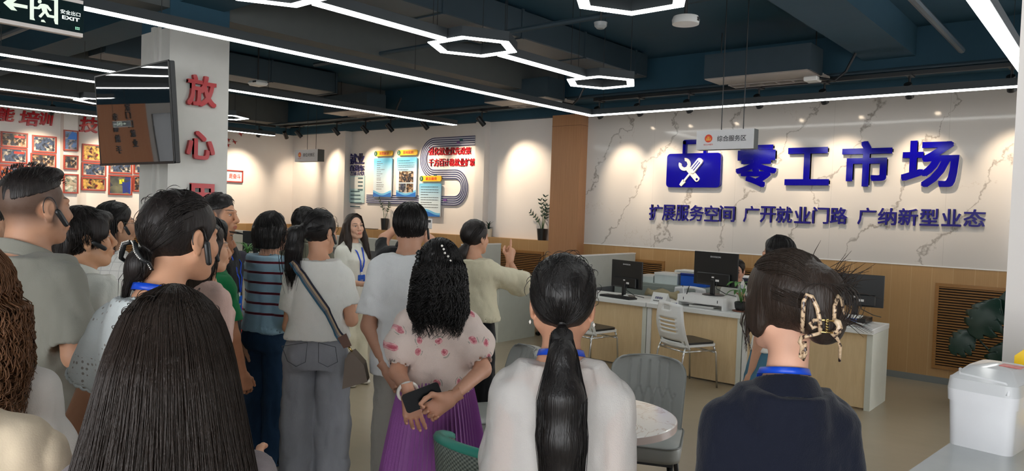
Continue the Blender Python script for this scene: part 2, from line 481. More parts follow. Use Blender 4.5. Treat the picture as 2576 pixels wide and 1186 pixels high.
pipe([(-13.3, 2.4, 3.3), (-6.9, 2.4, 3.3), (-6.9, 2.4, 3.7)], 0.03, 'dark sprinkler pipe left of the pillar ending in an upright bend')
pipe([(-1.3, -1, 3.35), (-1.3, 8.0, 3.35)], 0.03, 'dark pipe running beside the widest strip light')
pipe([(-7.5, 5.2, 3.36), (-2.4, 5.2, 3.36)], 0.025, 'dark pipe crossing above the hexagon light row')

# ================================================================== LIGHT FITTINGS
M_HOUS = mat('anthracite_profile', srgb(52, 58, 62), 0.5)
def led_strip(name_label, p0, p1, z=2.97, w=0.106, grp='linear ceiling lights'):
    x0, y0 = p0; x1, y1 = p1
    t = thing('linear_light', name_label, 'light', ((x0 + x1) / 2, (y0 + y1) / 2, z), 0, grp)
    dx, dy = abs(x1 - x0) / 2, abs(y1 - y0) / 2
    hx, hy = (dx, w / 2) if dx > dy else (w / 2, dy)
    MB().box(-hx, hx, -hy, hy, 0.006, 0.075).build('housing', M_HOUS, t)
    MB().box(-hx + 0.004, hx - 0.004, -hy + 0.004, hy - 0.004, 0.0, 0.008).build('diffuser', M_LED, t)
    L = max(hx, hy); k = max(2, int(L))
    for i in range(k):
        s = -L * 0.9 + 1.8 * L * i / (k - 1)
        c = (s, 0) if hx > hy else (0, s)
        MB().tube([(c[0], c[1], 0.075), (c[0], c[1], soffit((x0 + x1) / 2 + c[0], (y0 + y1) / 2 + c[1]) - z)], 0.003, 5).build('cable', M_BLACK, t)
    return t
led_strip('longest strip light, running from above the exit sign to the wood column', (-5.43, -3.0), (-5.43, 7.92))
led_strip('strip light running along the top of the marble wall', (-5.49, 7.98), (-0.66, 7.98))
led_strip('broad-looking strip light in the top right corner beside the white wall', (-0.72, -2.0), (-0.72, 7.92))
led_strip('strip light passing behind the pillar towards the policy boards', (-7.91, -1.0), (-7.91, 8.0))
led_strip('second strip light from the top left, ending behind the hanging screen', (-8.79, 0.0), (-8.79, 3.33))
led_strip('strip light leading into the far left hexagon', (-10.50, 0.0), (-10.50, 3.70))
led_strip('strip light along the photo wall ending in its corner', (-12.5, 0.2), (-12.5, 7.8))
led_strip('strip light between the two far left hexagons', (-10.50, 4.36), (-10.50, 5.39))
def hex_light(c, label, z=2.97, R=0.365, w=0.085):
    t = thing('hexagon_light', label, 'light', (c[0], c[1], z), 0, 'hexagon ceiling lights')
    def ring(Ro, Ri, z0, z1):
        m = MB(); v = []
        for zz in (z0, z1):
            for r in (Ro, Ri):
                for k in range(6): a = math.pi / 3 * k; v.append((r * math.cos(a), r * math.sin(a), zz))
        f = []
        for k in range(6):
            j = (k + 1) % 6
            f += [(k, j, 6 + j, 6 + k), (12 + k, 18 + k, 18 + j, 12 + j), (k, 12 + k, 12 + j, j), (6 + k, 6 + j, 18 + j, 18 + k)]
        return m.add(v, f)
    ring(R, R - w, 0.006, 0.08).build('housing', M_HOUS, t)
    ring(R - 0.004, R - w + 0.004, 0.0, 0.008).build('diffuser', M_LED, t)
    for k in (0, 2, 4):
        a = math.pi / 3 * k; x, y = (R - w / 2) * math.cos(a), (R - w / 2) * math.sin(a)
        MB().tube([(x, y, 0.08), (x, y, soffit(c[0] + x, c[1] + y) - z)], 0.003, 5).build('cable', M_BLACK, t)
for c, l in (((-3.985, 2.43), 'hexagon light cut by the top edge, first of its row above the strip lights'),
             ((-3.985, 4.205), 'large hexagon light joined to strips at both ends, middle of its row'),
             ((-3.985, 6.01), 'smaller-looking hexagon light nearest the marble wall'),
             ((-2.30, 3.745), 'hexagon light at the top edge near the white ceiling disc'),
             ((-10.52, 4.03), 'far hexagon light just left of the hanging screen'),
             ((-10.54, 5.72), 'far hexagon light peeking out right of the pillar'),
             ((-8.77, 3.66), 'hexagon light almost hidden behind the hanging screen')):
    hex_light(c, l)
for a, b, l in ((2.76, 3.87, 'short strip light between the top-edge hexagon and the large hexagon'),
                (4.54, 5.68, 'short strip light between the large hexagon and the hexagon nearest the marble wall')):
    led_strip(l, (-3.985, a), (-3.985, b), w=0.10)

def aim_rot(d):
    return Vector(d).to_track_quat('-Z', 'Y').to_euler()
def spot(x, y, z, d, label, power, grp, size=70):
    t = thing('track_spotlight', label, 'spotlight', (x, y, z), 0, grp)
    q = Vector(d).normalized()
    MB().box(-0.03, 0.03, -0.09, 0.09, 0.22, 0.25).tube([(0, 0, 0.22), (0, 0, 0.10)], 0.012, 8).build('track_adapter', M_BLACK, t)
    b = MB().lathe((0, 0, 0), [(0.036, 0.10), (0.040, 0.09), (0.040, -0.06), (0.034, -0.06), (0.030, -0.045)], 18)
    o = b.build('lamp_body', M_BLACK, t, SM); o.rotation_euler = aim_rot(q); o.location = (0, 0, 0.06)
    e = MB().lathe((0, 0, 0), [(0.031, -0.046), (0.031, -0.0465)], 18).build('lens', M_LENS, t); e.rotation_euler = o.rotation_euler; e.location = o.location
    ld = bpy.data.lights.new('spot_beam', 'SPOT'); ld.energy = power; ld.color = WARM; ld.spot_size = math.radians(size); ld.spot_blend = 0.85; ld.shadow_soft_size = 0.03
    lo = bpy.data.objects.new('spot_beam', ld); S.collection.objects.link(lo); lo.parent = t
    lo.rotation_euler = o.rotation_euler; lo.location = (0, 0, 0.06) ; lo.location = Vector((0, 0, 0.06)) + q * 0.075
def track(x0, x1, y0, y1, z, label):
    tag(MB().box(x0, x1, y0, y1, z, z + 0.04).build('light_track', M_BLACK), label, 'light track')
YS = 8.30
track(-5.6, -0.7, YS - 0.025, YS + 0.025, 3.21, 'black lighting rail above the marble wall')
track(-13.3, -6.9, 8.43, 8.47, 3.23, 'black lighting rail in front of the policy boards')
track(-13.12, -13.08, 0.6, 8.2, 3.20, 'black lighting rail above the framed photos')
names = ['spotlight over the marble wall beside the wood column', 'second spotlight from the wood column over the marble', 'spotlight above the handle of the blue briefcase emblem',
         'spotlight right above the hanging service-area sign', 'spotlight above the big blue character second from the left', 'spotlight above the big blue characters between third and fourth',
         'last spotlight over the marble beside the white wall']
for px, l in zip((1507, 1607, 1731, 1907, 2071, 2284, 2540), names):
    p = on_y(px, 290, YS); spot(p[0], YS, 2.98, (0.02, 0.74, -0.80), l, SPOT_POWER * 1.25, 'spotlights over the marble wall', 56)
bn = ['spotlight near the corner of the photo wall and policy wall', 'spotlight left of the hanging docking-area sign', 'spotlight right of the hanging docking-area sign', 'spotlight above the blue lettering of the policy wall',
      'spotlight above the first policy board', 'spotlight above the winding track panel', 'spotlight beside the pilaster near the wood column']
for (px, py), l, dx in zip(((719, 345), (753, 345), (847, 340), (919, 337), (982, 333), (1070, 325), (1212, 308)), bn, (-0.45, 0.35, 0.3, 0.3, 0.3, 0.35, 0.35)):
    p = on_y(px, py, 8.45); spot(p[0], 8.45, 3.0, (dx, 0.74, -0.85), l, SPOT_POWER * 1.55, 'spotlights in front of the policy boards', 74)
for y, l in ((2.6, 'spotlight above the far left framed photos'), (4.25, 'spotlight over the red wall characters of the photo wall'), (5.4, 'spotlight behind the hanging screen over the photo wall'),
             (6.6, 'spotlight over the photo wall behind the pillar'), (7.85, 'spotlight over the red birds beside the pillar')):
    spot(-13.10, y, 2.98, (-0.74, 0.05, -0.85), l, SPOT_POWER * 2.2, 'spotlights over the photo wall', 76)

# ceiling devices
p = on_z(1725, 51, 3.15)
tp = thing('wireless_access_point', 'round white wireless access point hanging under the dark ceiling', 'access point', (p[0], p[1], 3.12))
MB().lathe((0, 0), [(0.05, 0.06), (0.09, 0.055), (0.10, 0.03), (0.096, 0.0), (0.05, -0.004)], 32).build('casing', M_WHITEP, tp, SM)
MB().tube([(0, 0, 0.05), (0, 0, 0.63)], 0.012, 8).build('mount_rod', M_BLACK, tp)
MB().box(0.09, 0.103, -0.012, 0.012, 0.014, 0.04).build('port', M_BLACK, tp)
p = on_z(649, 212, 3.2)
tp = thing('ceiling_sensor', 'flat white ceiling sensor right of the pillar under a conduit', 'sensor', (p[0], p[1], 3.18))
MB().box(-0.11, 0.11, -0.09, 0.09, 0, 0.06, 0.025).build('casing', M_WHITEP, tp)
MB().tube([(0, 0, 0.05), (0, 0, 0.565)], 0.01, 8).build('mount_rod', M_BLACK, tp)
MB().box(0.03, 0.10, -0.093, -0.085, 0.025, 0.045).build('indicator', M_BLACK, tp)
p = on_z(1511, 63, 3.25)
sm = thing('smoke_detector', 'small grey smoke detector on the dark ceiling above the hexagons', 'smoke detector', (p[0], p[1], 3.24))
MB().lathe((0, 0), [(0.03, -0.02), (0.05, 0), (0.055, 0.03)], 20).build('casing', mat('grey_plastic', srgb(150, 155, 156), 0.4), sm, SM)
MB().tube([(0, 0, 0.02), (0, 0, 0.51)], 0.008, 6).build('mount_rod', M_BLACK, sm)
M_ACG = mat('air_grille_metal', srgb(158, 150, 142), 0.45, 0.1)
def ac_unit(x0, x1, y0, y1, z, label):
    t = thing('ceiling_air_conditioner', label, 'air conditioner', ((x0 + x1) / 2, (y0 + y1) / 2, z), 0, 'ducted ceiling air conditioners')
    a, b = (x1 - x0) / 2, (y1 - y0) / 2
    MB().box(-a, a, -b, b * 0.25, 0.0, 0.26).build('casing', M_DUCT, t)
    MB().box(-a + .02, a - .02, -b - 0.02, b * 0.2, -0.012, 0.0).build('panel', M_ACG, t)
    g = MB().box(-a + .1, a, b * 0.35, b * 0.42, -0.02, 0.03).box(-a + .1, a, b * 0.95, b, -0.02, 0.03)
    for i in range(7): x = -a + .1 + (2 * a - .1) * i / 6; g.box(x - .008, x + .008, b * .4, b, -0.015, 0.02)
    g.build('return_grille', M_ACG, t)
    MB().box(a - 0.16, a - 0.02, -0.02, 0.14, -0.06, -0.012, 0.01).build('drain_pump', M_WHITEP, t)
    MB().tube([(a - .02, .06, -.03), (a + .12, .1, -.06), (a + .22, .1, .02), (a + .3, .12, .2)], 0.014, 8).build('refrigerant_hose', M_BLACK, t)
    for sx in (-a + 0.05, a - 0.05):
        MB().tube([(sx, 0, 0.26), (sx, 0, ZC - z)], 0.006, 6).build('hanger_rod', M_BLACK, t)
ac_unit(-3.62, -2.5, 7.45, 8.05, 3.2, 'ceiling air conditioner with pale grille in front of the marble wall')
p = on_z(1330, 258, 3.2); ac_unit(p[0] - .55, p[0] + .55, p[1] - .3, p[1] + .3, 3.2, 'ceiling air conditioner above the wood column end of the long strip light')
p = on_z(905, 285, 3.2); ac_unit(p[0] - .55, p[0] + .55, p[1] - .3, p[1] + .3, 3.2, 'ceiling air conditioner above the policy boards')

# ================================================================== WALL LETTERING: MARBLE WALL
n = NT('glossy_blue_acrylic'); n.set(Base_Color=srgb(14, 10, 170), Roughness=0.08, Specular_IOR_Level=0.4)
n.color(n.mix(n.noise(n.coords(), 2.0, 2), srgb(10, 6, 122), srgb(14, 9, 140))); M_BLUE = n.m
M_SIDE = mat('white_letter_return', srgb(222, 220, 216), 0.4)
M_NAVYT = mat('navy_acrylic', srgb(38, 34, 120), 0.12)
def wall_char(name, ch, px0, py0, px1, py1, m, Y, depth, bold, label, cat, grp, face='-y', X=None, side=None, res=3, shear=0):
    if face == '-y':
        a = on_y(px0, py0, Y); b = on_y(px1, py1, Y); c = on_y((px0 + px1) / 2, (py0 + py1) / 2, Y)
        t0 = on_y((px0 + px1) / 2, py0, Y); t1 = on_y((px0 + px1) / 2, py1, Y)
        wdt = b[0] - a[0]; hgt = t0[2] - t1[2]; cen = (c[0], Y - depth / 2, c[2])
    else:
        a = on_x(px0, py0, X); b = on_x(px1, py1, X); c = on_x((px0 + px1) / 2, (py0 + py1) / 2, X)
        t0 = on_x((px0 + px1) / 2, py0, X); t1 = on_x((px0 + px1) / 2, py1, X)
        wdt = b[1] - a[1]; hgt = t0[2] - t1[2]; cen = (X + depth / 2, c[1], c[2])
    t = thing(name, label, cat, cen, 0, grp)
    v, f = text_verts(ch, bold, depth, res, (wdt, hgt), shear)
    if face == '+x': v = np.stack([-v[:, 1], v[:, 0], v[:, 2]], 1)
    o = mesh_obj('face', v, f, m if side is None else [m, side], t, False, recalc=False)
    if side is not None:
        nv = np.zeros(len(o.data.polygons) * 3); o.data.polygons.foreach_get('normal', nv); nv = nv.reshape(-1, 3)
        ax = -nv[:, 1] if face == '-y' else nv[:, 0]
        o.data.polygons.foreach_set('material_index', (ax < 0.5).astype(np.int32))
    return t
for ch, x0, y0, x1, y1, l in (('零', 1856, 366, 1955, 472, 'large glossy blue character 零, first of the four big ones on marble'), ('工', 1980, 372, 2087, 467, 'large glossy blue character 工 on the marble wall'),
                              ('市', 2122, 356, 2242, 470, 'large glossy blue character 市 on the marble wall'), ('场', 2272, 354, 2410, 472, 'large glossy blue character 场, last of the four big ones')):
    wall_char('wall_character', ch, x0, y0, x1, y1, M_BLUE, YB, 0.05, 0.026, l, 'wall lettering', 'large blue characters on the marble wall', side=M_SIDE)
ch2 = '扩展服务空间广开就业门路广纳新型业态'
xs = [1636, 1669, 1703, 1738, 1775, 1812, 1873, 1915, 1955, 2001, 2046, 2091, 2160, 2211, 2262, 2316, 2371, 2426]
xe = [1667, 1700, 1735, 1772, 1808, 1850, 1910, 1952, 1994, 2040, 2086, 2132, 2204, 2255, 2309, 2362, 2418, 2479]
seen = {}
for i, ch in enumerate(ch2):
    yt = 515 + (xs[i] - 1636) * 0.0155; yb_ = 555 + (xs[i] - 1636) * 0.0205
    seen[ch] = seen.get(ch, 0) + 1
    wh = {6: ' starting the middle phrase', 12: ' starting the right phrase', 9: ' in the middle phrase', 16: ' near the right end'}.get(i, '')
    wall_char('slogan_character', ch, xs[i], yt, xe[i], yb_, M_NAVYT, YB, 0.03, 0.018, 'small dark blue character %s of the slogan on marble%s' % (ch, wh), 'wall lettering', 'small blue slogan characters on the marble wall', side=M_SIDE, res=2)
# briefcase emblem
em = thing('briefcase_emblem', 'glossy blue briefcase emblem with crossed wrench and screwdriver on marble wall', 'emblem', (-4.46, YB - 0.05, 2.31))
def rrect(x0, x1, z0, z1, r, k=5):
    P = []
    for cx, cz, a0 in ((x1 - r, z1 - r, 0), (x0 + r, z1 - r, 90), (x0 + r, z0 + r, 180), (x1 - r, z0 + r, 270)):
        for i in range(k + 1): a = math.radians(a0 + 90 * i / k); P.append((cx + r * math.cos(a), cz + r * math.sin(a)))
    return P
MB().prism(rrect(-0.395, 0.375, -0.215, 0.235, 0.05), 'y', 0.0, 0.05).build('case_body', [M_BLUE], em)
hd = MB()
hd.box(-0.17, -0.125, 0.0, 0.05, 0.235, 0.40).box(0.125, 0.17, 0.0, 0.05, 0.235, 0.40).prism(rrect(-0.17, 0.17, 0.355, 0.415, 0.028), 'y', 0.0, 0.05)
hd.build('case_handle', M_BLUE, em)
M_CREAM = mat('cream_acrylic', srgb(236, 228, 216), 0.3)
wr = MB()
def rotp(P, a, cx, cz): c, s = math.cos(a), math.sin(a); return [(cx + c * x - s * z, cz + s * x + c * z) for x, z in P]
jaw = []
for i in range(0, 25):
    a = math.radians(125 + 290 * i / 24); jaw.append((0.085 * math.cos(a), 0.085 * math.sin(a)))
jaw += [(0.045 * math.cos(math.radians(a)), 0.045 * math.sin(math.radians(a))) for a in (48, 10, -40, -90, -140, 170, 132)]
wr.prism(rotp(jaw, math.radians(38), -0.125, 0.09), 'y', -0.018, 0.0)
wr.prism(rotp(rrect(-0.035, 0.035, -0.30, -0.06, 0.03), math.radians(43), -0.125, 0.09), 'y', -0.016, 0.0)
wr.build('wrench', M_CREAM, em)
sd = MB()
sd.prism(rotp(rrect(-0.042, 0.042, 0.02, 0.24, 0.03), math.radians(-40), -0.04, -0.03), 'y', -0.03, 0.0)
sd.prism(rotp(rrect(-0.012, 0.012, -0.14, 0.02, 0.008), math.radians(-40), -0.04, -0.03), 'y', -0.02, 0.0)
sd.prism(rotp([(-0.028, -0.13), (0.028, -0.13), (0.018, -0.21), (-0.018, -0.21)], math.radians(-40), -0.04, -0.03), 'y', -0.02, 0.0)
sd.build('screwdriver', M_CREAM, em)
sg = MB()
for dx in (-0.016, 0.016): sg.prism(rotp(rrect(dx - 0.006, dx + 0.006, 0.06, 0.2, 0.004), math.radians(-40), -0.04, -0.03), 'y', -0.032, -0.028)
sg.prism(rotp([(0.016 * math.cos(a * .6), -0.27 + 0.016 * math.sin(a * .6)) for a in range(11)], math.radians(43), -0.125, 0.09), 'y', -0.018, -0.014)
sg.build('grip_grooves', M_BLUE, em)

# pillar lettering, red
M_RED = mat('red_acrylic', srgb(178, 22, 34), 0.18)
for ch, x0, y0, x1, y1, l in (('放', 468, 191, 540, 269, 'red character 放 topmost on the white pillar'), ('心', 466, 331, 536, 402, 'red character 心 in the middle of the white pillar'), ('用', 468, 462, 534, 548, 'red character 用 lowest on the pillar, half hidden by heads')):
    wall_char('pillar_character', ch, x0, y0, x1, y1, M_RED, None, 0.035, 0.026, l, 'wall lettering', 'red characters on the pillar', face='+x', X=PX1)
# photo wall lettering
for ch, x0, y0, x1, y1, l, X in (('能', -8, 272, 36, 306, 'red character 能 cut by the left edge of the photo', XW), ('培', 47, 279, 98, 317, 'red character 培 above the framed photos', XW), ('训', 97, 284, 133, 316, 'red character 训 next to the pilaster', XW),
                              ('技', 199, 295, 246, 334, 'red character 技 right of the pilaster beside the hanging screen', XW)):
    wall_char('photo_wall_character', ch, x0, y0, x1, y1, M_RED, None, 0.04, 0.022, l, 'wall lettering', 'red characters on the photo wall', face='+x', X=X, shear=0.12)
# mirrored-in-screen lettering of the terracotta panel (left wall, beside the photographer's left)
M_DKT = mat('dark_bronze_letters', srgb(60, 52, 52), 0.4)
XP = XL - 0.10
for ch, y, z in (('家', -0.60, 2.88), ('门', -0.60, 2.72), ('口', -0.62, 2.53), ('就', -0.64, 2.33), ('业', -0.65, 2.13), ('幸', -0.37, 2.69), ('福', -0.36, 2.46), ('触', -0.36, 2.25), ('手', -0.35, 2.03)):
    t = thing('panel_character', 'dark character %s on the terracotta panel mirrored in the hanging screen' % ch, 'wall lettering', (XP + 0.015, y, z), 0, 'dark characters on the terracotta panel')
    v, f = text_verts(ch, 0.02, 0.03, 2, (0.085, 0.155)); v = np.stack([-v[:, 1], v[:, 0], v[:, 2]], 1)
    mesh_obj('face', v, f, M_DKT, t, False, recalc=False)
# ================================================================== HANGING SCREEN, SIGNS
n = NT('screen_glass'); n.set(Base_Color=(0.004, 0.005, 0.006), Roughness=0.02, IOR=4.2)
n.color(n.mix(n.noise(n.coords(), 1.0, 1), (0.004, 0.005, 0.006), (0.006, 0.007, 0.008))); M_SCREEN = n.m
tv = thing('wall_screen', 'large black switched-off screen hung in front of the white pillar, mirroring the room', 'television', (-6.27, 2.62, 2.375))
tv.rotation_euler = (math.radians(4.4), 0, 0)
MB().box(-0.685, 0.685, 0.0, 0.045, -0.385, 0.385, 0.006).box(-0.4, 0.4, 0.04, 0.08, -0.25, 0.2, 0.01).build('back_casing', M_BLACKP, tv)
sx = np.linspace(-0.675, 0.675, 13); sz = np.linspace(-0.368, 0.375, 9)
P = np.array([[(x, -0.004 - 0.010 * (1 - (x / 0.675) ** 2) * 0.0 - 0.004 * math.cos(z * 4), z) for x in sx] for z in sz])
MB().grid(P).build('screen', M_SCREEN, tv, True)
MB().box(-0.69, 0.69, -0.012, 0.0, -0.388, -0.37).box(-0.69, 0.69, -0.008, 0, 0.377, 0.388).box(-0.69, -0.677, -0.008, 0, -0.388, 0.388).box(0.677, 0.69, -0.008, 0, -0.388, 0.388).build('bezel', M_BLACKP, tv)
MB().box(-0.12, 0.12, 0.08, 0.10, -0.15, 0.15).tube([(0, 0.09, 0), (0, 0.33, 0.02)], 0.03, 8).build('wall_bracket', M_BLACK, tv)

ep = at_depth(209, 50, 3.98); XE = ep[0]
M_SIGNG = mat('sign_dark_glass', srgb(20, 34, 36), 0.08)
M_GLOW = emat('sign_glow', (0.60, 0.82, 0.56), 0.36)
M_GLOWW = emat('sign_glow_text', (0.80, 0.90, 0.84), 0.42)
M_ALU = mat('painted_aluminium', srgb(214, 206, 202), 0.4)
ex = thing('exit_sign', 'hanging dark exit sign with arrow, running figure and EXIT lettering', 'sign', (XE, on_x(209, 50, XE)[1] - 0.2, on_x(209, 50, XE)[2]))
eo = np.array(ex.location)
ys0, ys1 = on_x(-70, 0, XE)[1] - 0.02, on_x(211, 50, XE)[1]
zb_, zt_ = on_x(209, 92, XE)[2], on_x(209, 6, XE)[2]
MB().box(-0.022, 0, ys0 - eo[1], ys1 - eo[1], zb_ - eo[2], zt_ - eo[2]).build('panel', M_SIGNG, ex)
MB().box(-0.03, 0.006, ys0 - eo[1], ys1 - eo[1] - 0.006, zb_ - eo[2] - 0.006, zb_ - eo[2] + 0.014).box(-0.03, 0.006, ys0 - eo[1], ys1 - eo[1] - 0.006, zt_ - eo[2] - 0.012, zt_ - eo[2] + 0.006).build('frame', M_ALU, ex)
def px_poly(poly, X, depth, org):
    pts = [on_x(a, b, X) - org for a, b in poly]
    return [(p[1], p[2]) for p in pts]
g = MB()
g.prism(px_poly([(8, 6.5), (28, 25), (43, 27.5), (33, 16), (69, 22.3), (69, 14), (33, 7), (43, -1), (28, -7)], XE, 0, eo), 'x', 0.0, 0.002)
g.build('arrow', M_GLOW, ex)
g = MB()
g.prism(px_poly([(75, -14), (85, -12.5), (85, 45), (88, 51.5), (75, 48.8)], XE, 0, eo), 'x', 0.0, 0.002)
g.prism(px_poly([(136.3, -1), (145.7, 0.5), (145.7, 62), (138.5, 60.5), (135.5, 50), (136.3, 47)], XE, 0, eo), 'x', 0.0, 0.002)
g.prism(px_poly([(85, -12.5), (145.7, -3), (145.7, 3), (85, -6.5)], XE, 0, eo), 'x', 0.0, 0.002)
g.build('doorway_symbol', M_GLOW, ex)
g = MB()
g.prism(px_poly([(99.6 + 4.8 * math.cos(a * .524), 4 + 4.8 * math.sin(a * .524)) for a in range(12)], XE, 0, eo), 'x', 0.0, 0.003)
g.prism(px_poly([(84, 16.5), (94, 17.5), (101, 9.8), (112, 10.2), (120, 13), (126, 21), (130, 26.5), (126, 28.5), (122, 25), (117, 19), (119, 30), (124, 37.5), (138, 40), (139, 43), (136, 46.3), (119, 43), (113, 33), (103, 44.5), (99, 43), (97, 40), (107, 30), (104, 20), (99, 23.5), (84, 22)], XE, 0, eo), 'x', 0.0, 0.003)
g.prism(px_poly([(104, 50), (110, 50), (115, 57), (103, 54.5)], XE, 0, eo), 'x', 0.0, 0.002)
g.build('running_figure', M_GLOW, ex)
c1 = on_x(177, 33, XE); c2 = on_x(178, 47, XE); kpx = abs(on_x(177, 33, XE)[1] - on_x(178, 33, XE)[1])
text_obj('lettering', '安全出口', M_GLOWW, (0.003, c1[1] - eo[1], c1[2] - eo[2]), (50 * kpx, on_x(177, 27.6, XE)[2] - on_x(177, 38.4, XE)[2]), 0.008, 0, '+x', ex)
text_obj('lettering', 'EXIT', M_GLOWW, (0.003, c2[1] - eo[1], c2[2] - eo[2]), (44 * kpx, on_x(178, 42.5, XE)[2] - on_x(178, 51.5, XE)[2]), 0.02, 0, '+x', ex)
g = MB()
for i in range(3):
    for j in range(2):
        q = on_x(190.5 + 4 * i, 69 + 4 * j + 0.7 * i, XE) - eo; g.box(0, 0.003, q[1] - .002, q[1] + .002, q[2] - .002, q[2] + .002)
g.build('indicator_lights', emat('green_led', (0.2, 0.9, 0.4), 1.0), ex)
for yy in (ys0 + 0.1, ys1 - 0.05):
    MB().tube([(-0.012, yy - eo[1], zt_ - eo[2]), (-0.012, yy - eo[1], ZC - eo[2])], 0.005, 6).build('hanger_rod', M_BLACK, ex)

ex2 = copy_tree(ex); ex2.location = (-12.6, 0.10, 2.50); ex2.scale = (.6, .55, .6); ex2['label'] = 'smaller exit sign seen only as a mirror image in the hanging screen'
M_SIGNW = mat('sign_white_acrylic', srgb(206, 206, 208), 0.35)
M_SIGNS = mat('sign_dark_edge', srgb(60, 66, 66), 0.5)
M_INK = mat('black_print', (0.015, 0.015, 0.018), 0.5)
M_LOGO = mat('orange_red_print', srgb(214, 70, 40), 0.4)
M_LOGOY = mat('yellow_print', srgb(240, 186, 70), 0.4)
def hanging_sign(px, Y, txt, sub, label, dep):
    pa, pb, pt, pd = px; pm = (pa + pb) / 2; x0, x1 = on_y(pa, pt, Y)[0], on_y(pb, pt, Y)[0]; z0, z1 = on_y(pm, pt, Y)[2], on_y(pm, pd, Y)[2]
    w, h = x1 - x0, z0 - z1
    t = thing('hanging_sign', label, 'sign', ((x0 + x1) / 2, Y, (z0 + z1) / 2), 0, 'hanging area signs')
    MB().box(-w / 2, w / 2, 0.0, 0.004, -h / 2, h / 2).build('front_panel', M_SIGNW, t)
    MB().box(-w / 2, w / 2, 0.004, dep, -h / 2, h / 2).build('box_body', M_SIGNS, t)
    r = h * 0.21; lx = -w * 0.28
    MB().prism([(lx + r * math.cos(a * .2618), h * .08 + r * math.sin(a * .2618)) for a in range(24)], 'y', -0.002, 0).build('emblem', M_LOGO, t)
    g = MB()
    for k, (dx, hh) in enumerate(((-.5, .5), (-.16, .85), (.16, .85), (.5, .5))): g.box(lx + dx * r - r * .08, lx + dx * r + r * .08, -0.004, -0.002, h * .08 - r * .35, h * .08 + r * (hh - .35))
    g.box(lx - r * .65, lx + r * .65, -0.004, -0.002, h * .08 - r * .5, h * .08 - r * .35)
    g.build('emblem_mark', M_LOGOY, t)
    text_obj('lettering', sub, M_LOGO, (lx, -0.002, -h * .24), (h * 0.52, h * .09), 0.0, 0, '-y', t, 1)
    text_obj('lettering', txt, M_INK, (w * 0.125, -0.002, h * 0.05), (w * 0.50, h * 0.30), 0.006, 0, '-y', t, 2)
    for sxx in (-w * 0.1, w * 0.28):
        MB().tube([(sxx, dep / 2, h / 2), (sxx, dep / 2, ZC - (z0 + z1) / 2)], 0.0045, 6).build('hanger_wire', M_BLACK, t)
hanging_sign((1753, 1897, 326.5, 375.5), 6.2, '综合服务区', '就业公共服务', 'white hanging sign reading 综合服务区 overlapping the briefcase emblem', 0.10)
hanging_sign((742, 799, 376.5, 406.5), 7.6, '岗位对接区', '就业公共服务', 'white hanging sign reading 岗位对接区 in the far corner', 0.14)

# ================================================================== POLICY WALL
n = NT('blue_gradient_print'); xyz = n.xyz(n.coords()); zz = n.math('MULTIPLY_ADD', xyz[2], 1.15, 0.5)
n.color(n.ramp(zz, [(0.0, srgb(228, 238, 244)), (0.45, srgb(214, 232, 242)), (0.85, srgb(96, 178, 218)), (1.0, srgb(120, 190, 224))])); n.set(Roughness=0.3); M_PRINT = n.m
M_BLUEW = mat('blue_wave_print', srgb(30, 110, 200), 0.3); M_BLUEW2 = mat('light_wave_print', srgb(110, 190, 236), 0.3)
M_YEL = mat('yellow_pill_print', srgb(240, 190, 50), 0.3); M_GRN = mat('green_number_print', srgb(30, 92, 70), 0.3); M_REDP = mat('red_print', srgb(205, 50, 40), 0.4)
def photo_mat(name, cols, scale, seed):
    n = NT(name); c = n.coords((1, 1, 1), (0, 0, 0), (seed, seed * .7, seed * 1.3))
    vo = n.node('ShaderNodeTexVoronoi'); vo.inputs['Scale'].default_value = scale; n.link(c, vo.inputs['Vector'])
    s = n.node('ShaderNodeSeparateColor'); n.link(vo.outputs['Color'], s.inputs[0])
    k = len(cols); f = n.math('MULTIPLY_ADD', n.noise(c, scale * .35, 3), 0.7, n.math('MULTIPLY', s.outputs[0], 0.45)); f = n.math('SUBTRACT', f, 0.08)
    n.color(n.ramp(f, [((i + .5) / k, cols[i]) for i in range(k)])); n.set(Roughness=0.25); return n.m
PHA = photo_mat('printed_photo_crowd', [srgb(26, 28, 34), srgb(60, 62, 70), srgb(40, 34, 34), srgb(150, 120, 90), srgb(205, 196, 180), srgb(70, 90, 80)], 26, 1.0)
PHB = photo_mat('printed_photo_hall', [srgb(30, 32, 40), srgb(70, 84, 110), srgb(40, 44, 52), srgb(178, 170, 160), srgb(220, 214, 204)], 24, 4.0)
PHC = photo_mat('printed_photo_street', [srgb(60, 110, 190), srgb(120, 150, 200), srgb(70, 76, 84), srgb(180, 170, 170), srgb(60, 90, 150)], 18, 7.0)
PHD = photo_mat('printed_photo_green', [srgb(50, 110, 80), srgb(220, 214, 200), srgb(90, 100, 90), srgb(190, 170, 150), srgb(60, 130, 100)], 18, 9.0)
PHE = photo_mat('printed_photo_stage', [srgb(150, 40, 40), srgb(40, 36, 40), srgb(210, 170, 90), srgb(30, 32, 40), srgb(200, 60, 50)], 22, 12.0)
PHF = photo_mat('printed_photo_sweep', [srgb(86, 96, 80), srgb(120, 120, 100), srgb(60, 66, 70), srgb(40, 60, 150), srgb(150, 140, 110)], 9, 15.0)
PHG = photo_mat('printed_photo_orange', [srgb(230, 90, 50), srgb(60, 110, 150), srgb(220, 120, 70), srgb(170, 60, 50), srgb(200, 190, 170)], 22, 18.0)
